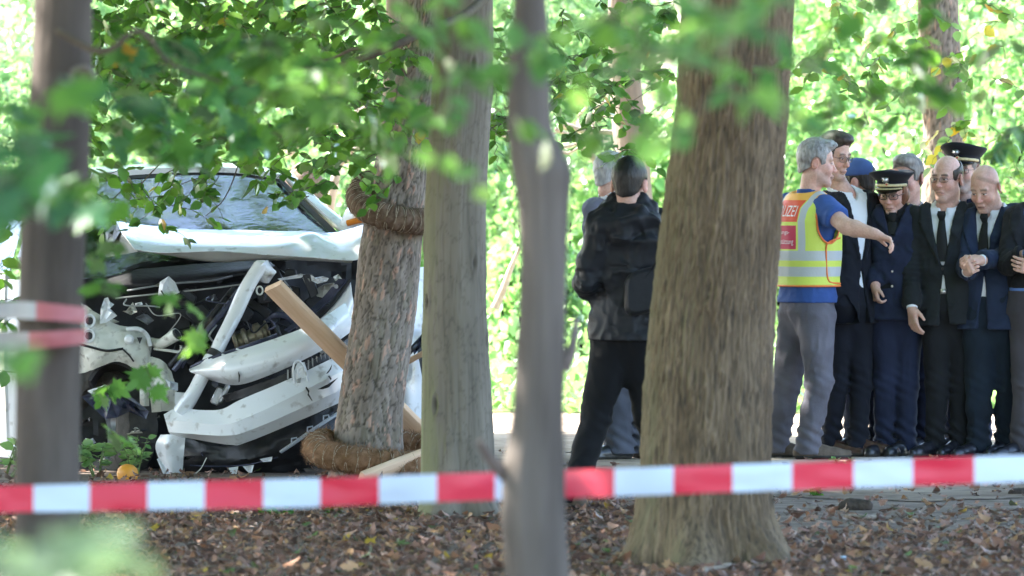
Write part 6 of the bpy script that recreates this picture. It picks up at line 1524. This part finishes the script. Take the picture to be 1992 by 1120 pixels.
# --- people half hidden behind
g = Person('grey haired man in a dark suit half hidden behind the peaked caps', 1772, 882, (.57, .365, .30))
g.setup((1766, 349, -30, 6), [(1730, 425), (1812, 425)], [(1722, 520), (1820, 520)], [(1728, 590), (1814, 590)], [(1748, 605), (1794, 605)], [(1748, 742), (1796, 742)], [(1748, 852), (1798, 852)], yaw=-20, toes=(-30, -30))
g.body((.12, .10, .09), .1, hands=(HANG0, HANG1)); g.hair('silver', 'swept', 9, 1.1); g.shirt(m_shirt, .012); g.coat('suit_jacket', m_suit_dark, ZP(g, 625), vee=(ZP(g, 500), ZP(g, 390)), seed=5, res=.010); g.trousers(m_uniform, seed=2, res=.010); g.shoes(m_leather)
i_ = Person('bearded police officer in peaked cap behind the two bald men', 1880, 880, (.54, .37, .31))
i_.setup((1876, 332, -24, 4), [(1836, 405), (1922, 405)], [(1828, 500), (1932, 500)], [(1834, 585), (1926, 585)], [(1856, 600), (1904, 600)], [(1856, 738), (1906, 738)], [(1858, 850), (1908, 850)], yaw=-15, toes=(-35, -30))
i_.body((.22, .20, .19), .75, hands=(HANG0, HANG1)); i_.hair('silver', 'short', 4, .6); i_.glasses(); i_.cap(False)
i_.shirt(m_uniform, .012); i_.coat('uniform_jacket', m_uniform, ZP(i_, 620), vee=(ZP(i_, 450), ZP(i_, 385)), seed=7, res=.010, vw=.05); i_.tie(ZP(i_, 448)); i_.trousers(m_uniform, seed=6, res=.010); i_.shoes(m_leather)
e = Person('person in blue cap and light blue shirt between the tall man and policewoman', 1682, 881, (.57, .365, .30))
e.setup((1668, 358, -115, 8), [(1650, 425, .1), (1720, 420, -.05)], [(1640, 515), (1728, 515)], [(1650, 590), (1718, 590)], [(1662, 605), (1706, 605)], [(1662, 742), (1708, 742)], [(1662, 851), (1708, 851)], yaw=-60, bulk=.98, toes=(-40, -40))
e.body((.05, .04, .03), 0, hands=(HANG0, HANG1)); e.hair('dark', 'short', 8, .9); e.coat('uniform_shirt', m_lblue, ZP(e, 640), off=.016, seed=3, res=.010); e.trousers(m_uniform, seed=7, res=.010); e.shoes(m_leather)
def soft_cap(p, mat_):
    F = Field(*[np.arange(p.hc[i] - .24, p.hc[i] + .24, .006) for i in range(3)]); W_ = p.H
    F.ell(W_((0, .004, .062)), np.array([.094, .112, .092]), 0, False, p.HR); F.ell(W_((0, -.12, .068)), np.array([.075, .085, .010]), .012, False, p.HR @ rotx(.2))
    X, Y, Z = F.grid(); n = p.HR @ np.array([0, .12, 1.0]); q = (X - W_((0, 0, .05))[0]) * n[0] + (Y - W_((0, 0, .05))[1]) * n[1] + (Z - W_((0, 0, .05))[2]) * n[2]; F.F = np.maximum(F.F, -q).astype(np.float32)
    p.part('soft_cap', F.mesh('soft_cap'), mat_, p.bodyo)
soft_cap(e, m_bluecap)
k = Person('man in a black jacket cut off by the right edge of the picture, arms folded', 2022, 892, (.57, .365, .30))
k.setup((2022, 340, -40, 6), [(1978, 424, .0), (2070, 420, .05)], [(1962, 512, -.10), (2086, 515, .0)], [(2010, 488, -.28), (2020, 520, -.26)], [(1996, 615), (2044, 615)], [(1992, 745), (2046, 745)], [(1984, 861), (2048, 860)], yaw=-24, bulk=1.03, toes=(-44, -20))
k.body((.06, .05, .04), .1, hands=(dict(d=(.9, -.2, .3), n=(.1, .9, -.2), side=1), dict(d=(-.9, -.3, .1), n=(0, .9, .2), side=-1))); k.hair('dark', 'short', 12); k.shirt(m_lblue, .012, cuffs=(1, 1)); k.coat('suit_jacket', m_suit_black, ZP(k, 560), vee=(ZP(k, 515), ZP(k, 395)), seed=11, res=.009); k.trousers(m_trs_brown, seed=9, res=.009); k.shoes(m_leather, .28)
b = Person('white haired man in a blue grey suit standing behind the man in the hooded jacket', 1206, 893, (.57, .365, .30))
b.setup((1190, 344, 128, 4), [(1160, 408, -.06), (1252, 405, .10)], [(1152, 515, -.06), (1266, 515, .14)], [(1168, 600, .0), (1262, 590, .12)], [(1184, 622), (1236, 622)], [(1196, 752), (1244, 752)], [(1206, 864, -.05), (1250, 862, .05)], yaw=118, bulk=1.04, toes=(-62, 40))
b.body((.3, .28, .27), 0, hands=(HANG0, HANG1)); b.hair('white', 'short', 10, 1.0); b.shirt(m_shirt, .014); b.coat('suit_jacket', m_suit_grey, ZP(b, 640), off=.018, vee=(ZP(b, 520), ZP(b, 398)), seed=8); b.trousers(m_trs_slate, seed=5, fold=.010, r=(.10, .085, .078, .084)); b.shoes(m_leather, .30)
b.part('earphone_cord', MB().tube(catmull(np.array([b.H((.075, -.01, -.03)), b.nb + (.02, -.09, .02), b.nb + (.02, -.12, -.05)]), 12), .003, 6).mesh('earphone_cord'), m_shirt)
a = Person('man with short black hair and black hooded jacket seen from behind between trunks', 1195, 992, (.57, .365, .30))
a.setup((1225, 363, 164, 5), [(1176, 437, -.05), (1278, 435, .05)], [(1143, 548, -.03), (1312, 548, .0)], [(1176, 585, .24), (1286, 600, .22)], [(1192, 668), (1250, 668)], [(1160, 805, .04), (1262, 800, .06)], [(1116, 954, -.04), (1292, 944, .14)], yaw=158, bulk=.96, toes=(215, 165))
a.body((.02, .02, .02), 0, hands=(dict(d=(.5, .8, .1), n=(.8, -.5, 0), side=1), dict(d=(-.5, .8, .1), n=(-.8, -.5, 0), side=-1))); a.hair('black', 'crop', 11, 1.1)
a.coat('hooded_jacket', m_parka, ZP(a, 662), off=.022, hem_flare=.025, sl=(.074, .068, .052), hood=True, seed=13, fold=.014); a.trousers(m_trs_black, seed=15, r=(.098, .074, .060, .060), fold=.008, hem=.03); a.shoes(m_suede, .29)
# small black shoulder bag on his hip
bm_ = MB(); bc = a.J((1258, 565, -.17)); th = np.linspace(0, 2 * math.pi, 28, endpoint=False); se = lambda t, w, h_: (w * np.sign(math.cos(t)) * abs(math.cos(t)) ** .5, h_ * np.sign(math.sin(t)) * abs(math.sin(t)) ** .5)
bm_.rings(np.array([[bc + np.array([se(t, w, h_)[0], dy, se(t, w, h_)[1] + .25 * se(t, w, h_)[0]]) for t in th] for w, h_, dy in ((.085, .085, .05), (.105, .105, .03), (.110, .110, .0), (.105, .105, -.025), (.09, .09, -.04))]))
bag = a.part('shoulder_bag', bm_.mesh('shoulder_bag'), m_parka)
obj('strap', MB().tube(catmull(np.array([a.J((1240, 560, -.19)), a.J((1270, 520, -.20)), a.J((1300, 470, -.14)), a.J((1300, 430, -.05))]), 20), .012, 8, flat=.3).mesh('strap'), m_trs_black, bag)

# ------------------------------------------------------------------ rope, planks, tape and small things
def rope_log(name, label, pts, r, c1_, c2_, turns, hair=900, seed=0):
    root = empty(name, (float(pts[0][0]), float(pts[0][1]), 0)); tag(root, label, 'coir rope')
    q = catmull(pts, 260); t = np.gradient(q, axis=0); t /= np.linalg.norm(t, axis=1)[:, None]; ref = np.array([0, 0, 1.0]); A = np.cross(t, ref); A /= np.linalg.norm(A, axis=1)[:, None]; B = np.cross(t, A)
    seg = 36; th = np.linspace(0, 2 * math.pi, seg, endpoint=False); k = np.linspace(0, 1, 260)
    R = r * (1 + .05 * np.sin(turns * 2 * math.pi * k[:, None] + th[None])) * np.interp(k, [0, .02, .98, 1], [.75, 1, 1, .75])[:, None]
    V = q[:, None] + R[..., None] * (np.cos(th)[None, :, None] * A[:, None] + np.sin(th)[None, :, None] * B[:, None])
    n = fbm(V * 26, 3, seed); V = V + ((n - .5) * .5 * r)[..., None] * (np.cos(th)[None, :, None] * A[:, None] + np.sin(th)[None, :, None] * B[:, None])
    m = surf(name + '_fibre', c1_, c2_, .95, 22, bump=1.0, bump_scale=120, bump_dist=.008, spec=.1, detail=9)
    MB().rings(V - np.array(root.location)).build('coir_roll', m, root)
    g = np.random.default_rng(seed + 1); nh = hair; i = g.integers(0, 260, nh); a = g.uniform(0, 2 * math.pi, nh)
    nr = np.cos(a)[:, None] * A[i] + np.sin(a)[:, None] * B[i]; p = q[i] + nr * r * .97 - np.array(root.location); dr = np.cross(nr, t[i]) * g.normal(0, 1, (nh, 1)) + t[i] * g.normal(0, 1, (nh, 1)); dr /= np.linalg.norm(dr, axis=1)[:, None]
    L = g.uniform(.02, .09, (nh, 1)); p1 = p + dr * L * .5 + nr * .012; p2 = p + dr * L + nr * g.uniform(-.004, .028, (nh, 1)); w = np.cross(dr, nr) * .0011
    vv = np.stack([p - w, p + w, p1 + w, p1 - w, p2], 1); F4 = np.array([[0, 1, 2, 3]]) + 5 * np.arange(nh)[:, None]; F3 = np.array([[3, 2, 4]]) + 5 * np.arange(nh)[:, None]
    o = obj('loose_fibre', mesh('loose_fibre', vv.reshape(-1, 3), [F4.astype(np.int32), F3.astype(np.int32)]), m, root); o['kind'] = 'stuff'
    mt = surf(name + '_netting', (.42, .34, .25), (.55, .47, .36), .8, 20)
    net = MB()
    for sg in (1, -1):
        s2 = np.linspace(.02, .98, 900); ii = s2 * 259; i0 = np.clip(ii.astype(int), 0, 258); f_ = (ii - i0)[:, None]; qq = q[i0] * (1 - f_) + q[i0 + 1] * f_; ph = sg * s2 * 2 * math.pi * turns
        net.tube(qq + r * 1.03 * (np.cos(ph)[:, None] * A[i0] + np.sin(ph)[:, None] * B[i0]) - np.array(root.location), .0016, 5, cap=False)
    net.build('netting', mt, root)
    return root
def around(cx, cy, D, rx, n0, n1, tilt=0.0, z=None, dz=0.0):
    """ring of sight-line points round the trunk: x radius in photo pixels"""
    out = []
    for a in np.linspace(n0, n1, 14):
        out.append(P(cx + rx * math.cos(a), cy - tilt * math.cos(a) + dz * math.sin(a), D - rx / ppm(D) * math.sin(a) * 1.0))
    return np.array(out)
up_ = np.array([P(x - 8, y, D) for x, y, D in ((738, 352, 41.36), (716, 362, 41.22), (706, 385, 41.00), (722, 408, 40.86), (760, 421, 40.78), (800, 428, 40.80), (838, 430, 40.92), (862, 426, 41.15), (866, 412, 41.35), (840, 396, 41.46), (800, 380, 41.48))])
rope_log('coir_rope', 'thick brown coir rope slung round the leaning tree above the bonnet', up_, .066, (.13, .08, .055), (.25, .175, .125), 34, 2200, 3)
lo_ = np.array([P(x - 10, y, D) for x, y, D in ((650, 856, 41.20), (626, 866, 40.98), (632, 880, 40.78), (668, 890, 40.67), (716, 897, 40.64), (768, 902, 40.66), (820, 902, 40.72), (858, 896, 40.90), (868, 884, 41.15), (840, 872, 41.40), (780, 862, 41.48))])
rope_log('coir_rope', 'orange brown coir roll lying round the foot of the leaning tree', lo_, .068, (.21, .115, .06), (.34, .20, .12), 26, 4200, 7)
def plank(label, a, b, wdt, th, roll=0.0, seed=0):
    root_c = (PV(*a) + PV(*b)) / 2; d = PV(*b) - PV(*a); L = d.length; q = d.to_track_quat('X', 'Y'); R = q.to_matrix() @ Matrix.Rotation(roll, 3, 'X')
    n = 60; xs = np.linspace(-L / 2, L / 2, n); V = []
    for x in xs:
        j = .004 * (vnoise(np.array([x * 6, seed, 0.]), seed) - .5); y, z = wdt / 2, th / 2; c = .004
        V.append([(x, -y + c, -z + j), (x, y - c, -z + j), (x, y, -z + c + j), (x, y, z - c + j), (x, y - c, z + j), (x, -y + c, z + j), (x, -y, z - c + j), (x, -y, -z + c + j)])
    me = MB().rings(np.array(V)).mesh('timber_plank'); o = obj('timber_plank', me, m_wood, smooth=False); o.matrix_world = Matrix.Translation(root_c) @ R.to_4x4(); tag(o, label, 'plank')
    return o
m_wood = surf('raw_pine', (.70, .455, .29), (.82, .58, .41), .7, 5, stretch=(.5, 6, 6), bump=.3, bump_scale=30, bump_stretch=(.3, 5, 5), dirt=((.16, .08, .04), 9, .68, .74))
m_wood_pale = m_wood
pl = plank('long raw pine plank propped from the engine bay down behind the leaning tree', (531, 556, 41.02), (838, 862, 41.62), .115, .038, math.radians(62), 1)
plank('short split pine board lying on the coir roll beside the beech', (700, 936, 40.45), (836, 884, 40.75), .12, .035, math.radians(40), 2)
plank('thin pine batten sticking out behind the leaning tree, beside its right edge', (760, 722, 41.4), (850, 672, 41.2), .03, .02, .4, 3)
# barrier tape across the foreground
m_tr = surf('tape_red', (.66, .022, .055), (.72, .03, .07), .42, 3, bump=.15, bump_scale=14); m_tw = surf('tape_white', (.56, .66, .80), (.62, .71, .84), .42, 3, bump=.15, bump_scale=14)
m_fr = surf('faded_tape_red', (.34, .075, .085), (.42, .12, .13), .5, 6); m_fw = surf('faded_tape_white', (.25, .24, .24), (.36, .36, .37), .5, 6)
def tape(label, marks, top, bot, Dfn, first, mats_=None, wob=.006, seed=0):
    xs = []; mats = []
    for i, (x0, x1) in enumerate(zip(marks[:-1], marks[1:])):
        q = np.linspace(x0, x1, 9)[:-1]; xs += list(q); mats += [(first + i) % 2] * 8
    xs.append(marks[-1]); xs = np.array(xs); tx, ty_ = zip(*top); bx, by = zip(*bot)
    T = P(xs, np.interp(xs, tx, ty_), np.array([Dfn(x) for x in xs])); B = P(xs, np.interp(xs, bx, by), np.array([Dfn(x) for x in xs]))
    k = np.linspace(0, 1, 7)[None, :, None]; G = T[:, None] * (1 - k) + B[:, None] * k
    G[..., 1] += wob * (fbm(np.stack([G[..., 0] * 5, G[..., 2] * 14, G[..., 0] * 0], -1), 3, seed) - .5) * 6
    n, m = G.shape[:2]; f = _grid_faces(n, m, False)[0]; mi = np.repeat(np.array(mats), m - 1)
    back = G + np.array([0, .0006, 0])
    me = mesh('barrier_tape', np.vstack([G.reshape(-1, 3), back.reshape(-1, 3)]), np.vstack([f, f[:, ::-1] + n * m]), mats=np.concatenate([mi, mi]))
    tag(obj('barrier_tape', me, mats_ or [m_tr, m_tw]), label, 'barrier tape')
tape('red and white barrier tape strung low across the whole foreground', [-620, -505, -392, -278, -165, -50, 65, 175, 287, 398, 512, 623, 737, 850, 963, 1079, 1195, 1310, 1425, 1541, 1660, 1776, 1895, 2012, 2130, 2245, 2360, 2475, 2590],
     [(-620, 958), (0, 945), (622, 930), (850, 922), (1200, 911), (1540, 900), (1895, 888), (2590, 868)], [(-620, 1008), (0, 997), (600, 986), (850, 976), (1200, 965), (1540, 953), (1992, 937), (2590, 918)], lambda x: 21.9 + .0004 * max(x - 900, 0) - .25 * math.exp(-((x - 1040) / 120) ** 2) * -1, 1)
tape('upper strand of barrier tape wound round the dark maple trunk', [-90, 70, 168], [(-90, 588), (40, 586), (82, 588), (168, 598)], [(-90, 622), (40, 620), (82, 622), (168, 628)], lambda x: 23.36 + ((x - 96) / 70.0) ** 2 * .10 if x > 30 else 23.45 + (30 - x) * .001, 1, [m_fr, m_fw], seed=3)
tape('lower strand of barrier tape wound round the dark maple trunk', [-90, 56, 168], [(-90, 642), (0, 644), (66, 646), (168, 640)], [(-90, 680), (0, 682), (66, 680), (168, 668)], lambda x: 23.37 + ((x - 96) / 70.0) ** 2 * .10 if x > 30 else 23.46 + (30 - x) * .001, 1, [m_fr, m_fw], seed=5)
# odds and ends on the ground
def clod(name, label, cat, px, py, w, hgt, mat_, seed, parts=1):
    D = FPX * EYE / (py - HORIZON); o = P(px, py, D); F = Field(np.arange(-w, w, w / 26), np.arange(-w * .6, w * .6, w / 26), np.arange(-.02, hgt * 1.6, hgt / 16)); g = np.random.default_rng(seed)
    for q in range(6): x = g.uniform(-.55, .55) * w; F.ell((x, g.uniform(-.1, .1) * w, hgt * .35), (w * g.uniform(.18, .38), w * .25, hgt * g.uniform(.4, .75)), .02)
    X, Y, Z = F.grid(); p = np.stack(np.broadcast_arrays(X, Y, Z), -1); F.F -= ((fbm(p * 22, 3, seed) - .45) * .03).astype(np.float32)
    ob = obj(name, F.mesh(name), mat_); ob.location = (o[0], D, .0); tag(ob, label, cat)
m_clod = surf('dark_earth', (.03, .022, .017), (.075, .055, .042), .95, 30, bump=.9, bump_scale=60, bump_dist=.01)
clod('earth_clod', 'dark clod of earth on the path edge right of the big trunk', 'clod', 1672, 992, .125, .05, m_clod, 3)
clod('earth_clod', 'dark earth lump at the right edge of the picture beside the path', 'clod', 1985, 962, .07, .035, m_clod, 5)
m_rot = surf('weathered_wood', (.20, .15, .115), (.40, .32, .26), .9, 12, stretch=(1, 8, 8), bump=.7, bump_scale=40)
def stick(label, pts, r, seed=0):
    q = np.array([P(x, y, FPX * EYE / (y - HORIZON)) + np.array([0, 0, r * .8]) for x, y in pts]); o = q[0].copy(); o[2] = 0; q = catmull(q, 16) - o; q += np.random.default_rng(seed).normal(0, r * .25, q.shape)
    ob = MB().tube(q, np.interp(np.linspace(0, 1, 16), [0, .1, .8, 1], [.5, 1, 1, .3]) * r, 9, flat=.6).build('broken_stick', m_rot); ob.location = o; tag(ob, label, 'stick')
stick('broken pale piece of wood lying just below the dark clod', [(1645, 1012), (1680, 1014), (1718, 1010)], .022, 1); stick('thin dark twig on the path beyond the clod', [(1880, 990), (1905, 992), (1925, 990)], .012, 2)
stick('pale curved stick in the leaves near the lower left', [(205, 1098), (225, 1090), (248, 1085)], .012, 3); stick('bent root like stick in front of the big trunk base', [(1360, 1118), (1395, 1110), (1430, 1103)], .016, 4)
cap_ = P(1639, 1093, FPX * EYE / (1093 - HORIZON)); tag(MB().tube(np.array([cap_ + (0, 0, -.0), cap_ + (0, 0, .022), cap_ + (0, 0, .026)]), np.array([.016, .016, .010]), 14).build('bottle_cap', surf('pale_cap', (.45, .55, .66), None, .35)), 'small pale blue bottle cap in the leaves right of the big trunk', 'bottle cap')
og = P(248, 938, 41.0); mb = MB(); th = np.linspace(0, 2 * math.pi, 24, endpoint=False)
mb.rings(np.array([[(og[0] + r * math.cos(t), 41 + r * math.sin(t), z) for t in th] for r, z in ((.052, 0), (.058, .03), (.052, .055), (.034, .072), (.01, .08))]))
tag(mb.build('orange_dome', surf('orange_plastic', (.75, .28, .03), (.8, .36, .05), .45)), 'small orange dome shaped object on the ground behind the tape', 'marker')
# low green plants
def plant(label, px, py, D, n, hgt, wd, cols, size, kind='ovate', seed=0):
    o = P(px, py, D); root = empty('low_plant', (o[0], D, 0)); tag(root, label, 'plant'); g = np.random.default_rng(seed); st = MB(); pos = []; ya = []; nr = []
    for k_ in range(max(3, n // 12)):
        e = np.array([g.normal(0, wd * .5), g.normal(0, wd * .4), hgt * g.uniform(.55, 1)]); q = catmull(np.array([[e[0] * .2, e[1] * .2, 0], e * np.array([.6, .6, .6]), e]), 12); st.tube(q, np.linspace(.005, .002, 12), 6)
        for m in range(12): t = g.uniform(.25, 1); pos.append([np.interp(t, np.linspace(0, 1, 12), q[:, i]) for i in range(3)]); a = g.uniform(0, 2 * math.pi); ya.append([math.cos(a), math.sin(a), g.normal(.1, .3)]); nr.append([g.normal(0, .5), g.normal(0, .5) - .3, 1])
    pos, ya, nr = map(np.array, (pos, ya, nr)); C_ = GREENS[cols]; cc = C_[g.integers(0, len(C_), len(pos))]; R = frames(ya, nr); sz = g.uniform(*size, len(pos))
    pal = np.vstack([GREENS['maple'], GREENS['beech'], GREENS['pale'], YEL, GREENS['sun']])
    for i in range(len(pos)):
        jj = int(np.argmin(((pal - cc[i]) ** 2).sum(1))); ob = bpy.data.objects.new('leaf', leaf_shape(kind, jj, pal[jj])); COL.objects.link(ob); ob.parent = root
        ob.matrix_local = Matrix([[*(R[i][r] * sz[i]), pos[i][r]] for r in range(3)] + [[0, 0, 0, 1]])
    st.build('stem', surf('plant_stem', (.10, .17, .05), (.15, .2, .07), .7), root); return root
plant('leafy green plant in front of the torn wheel, right of the maple trunk', 190, 930, 41.3, 60, .26, .22, 'sun', (.05, .085), seed=1)
plant('sprig of green leaves under the hanging bumper corner', 262, 925, 41.4, 48, .24, .2, 'sun', (.04, .07), seed=2)
plant('leafy green plant at the far left edge under the white door', 5, 935, 41.2, 60, .22, .24, 'sun', (.05, .09), seed=3)
plant('tiny seedling on the path beside the brown suede shoes', 1632, 905, 42.4, 12, .05, .06, 'sun', (.03, .05), seed=4)
plant('small green weed on the path below the tape', 1586, 966, 38.9, 14, .04, .07, 'beech', (.03, .05), seed=5)
plant('tiny green sprout left of the beech foot', 640, 1002, 36.9, 16, .04, .10, 'beech', (.025, .04), seed=6)
plant('pale seedlings in the litter below the middle of the tape', 560, 1005, 36.6, 20, .05, .12, 'beech', (.025, .045), seed=7)
# bright blurred shrub right in front of the lens at the lower left: rooted near the camera
root = empty('foreground_shrub', (-.545, 9.2, 0)); tag(root, 'very blurred bright green shrub at the lower left corner close to the camera', 'shrub')
g_ = np.random.default_rng(4); n = 260; t = g_.uniform(0, 1, n); pos = np.stack([g_.normal(0, .055, n), g_.normal(0, .35, n), 1.255 - .42 * t ** 1.5 - np.abs(g_.normal(0, .02, n))], 1)
an = g_.uniform(0, 2 * math.pi, n); R = frames(np.stack([np.cos(an), np.sin(an), g_.normal(0, .3, n)], 1), np.stack([g_.normal(0, .5, n), g_.normal(0, .5, n), np.ones(n)], 1))
o = obj('foliage', scatter_mesh('foliage', TPL['ovate'], pos, R, g_.uniform(.05, .08, n), .5 * GREENS['mint'][g_.integers(0, 3, n)]), m_leaf, root); o['kind'] = 'stuff'
sm = MB()
for q in range(7): e = np.array([g_.normal(0, .07), g_.normal(0, .25), 1.15]); sm.tube(catmull(np.array([[0, 0, 0], e * np.array([.4, .4, .5]), e]), 12), np.linspace(.008, .003, 12), 6)
sm.build('stem', m_twig, root)
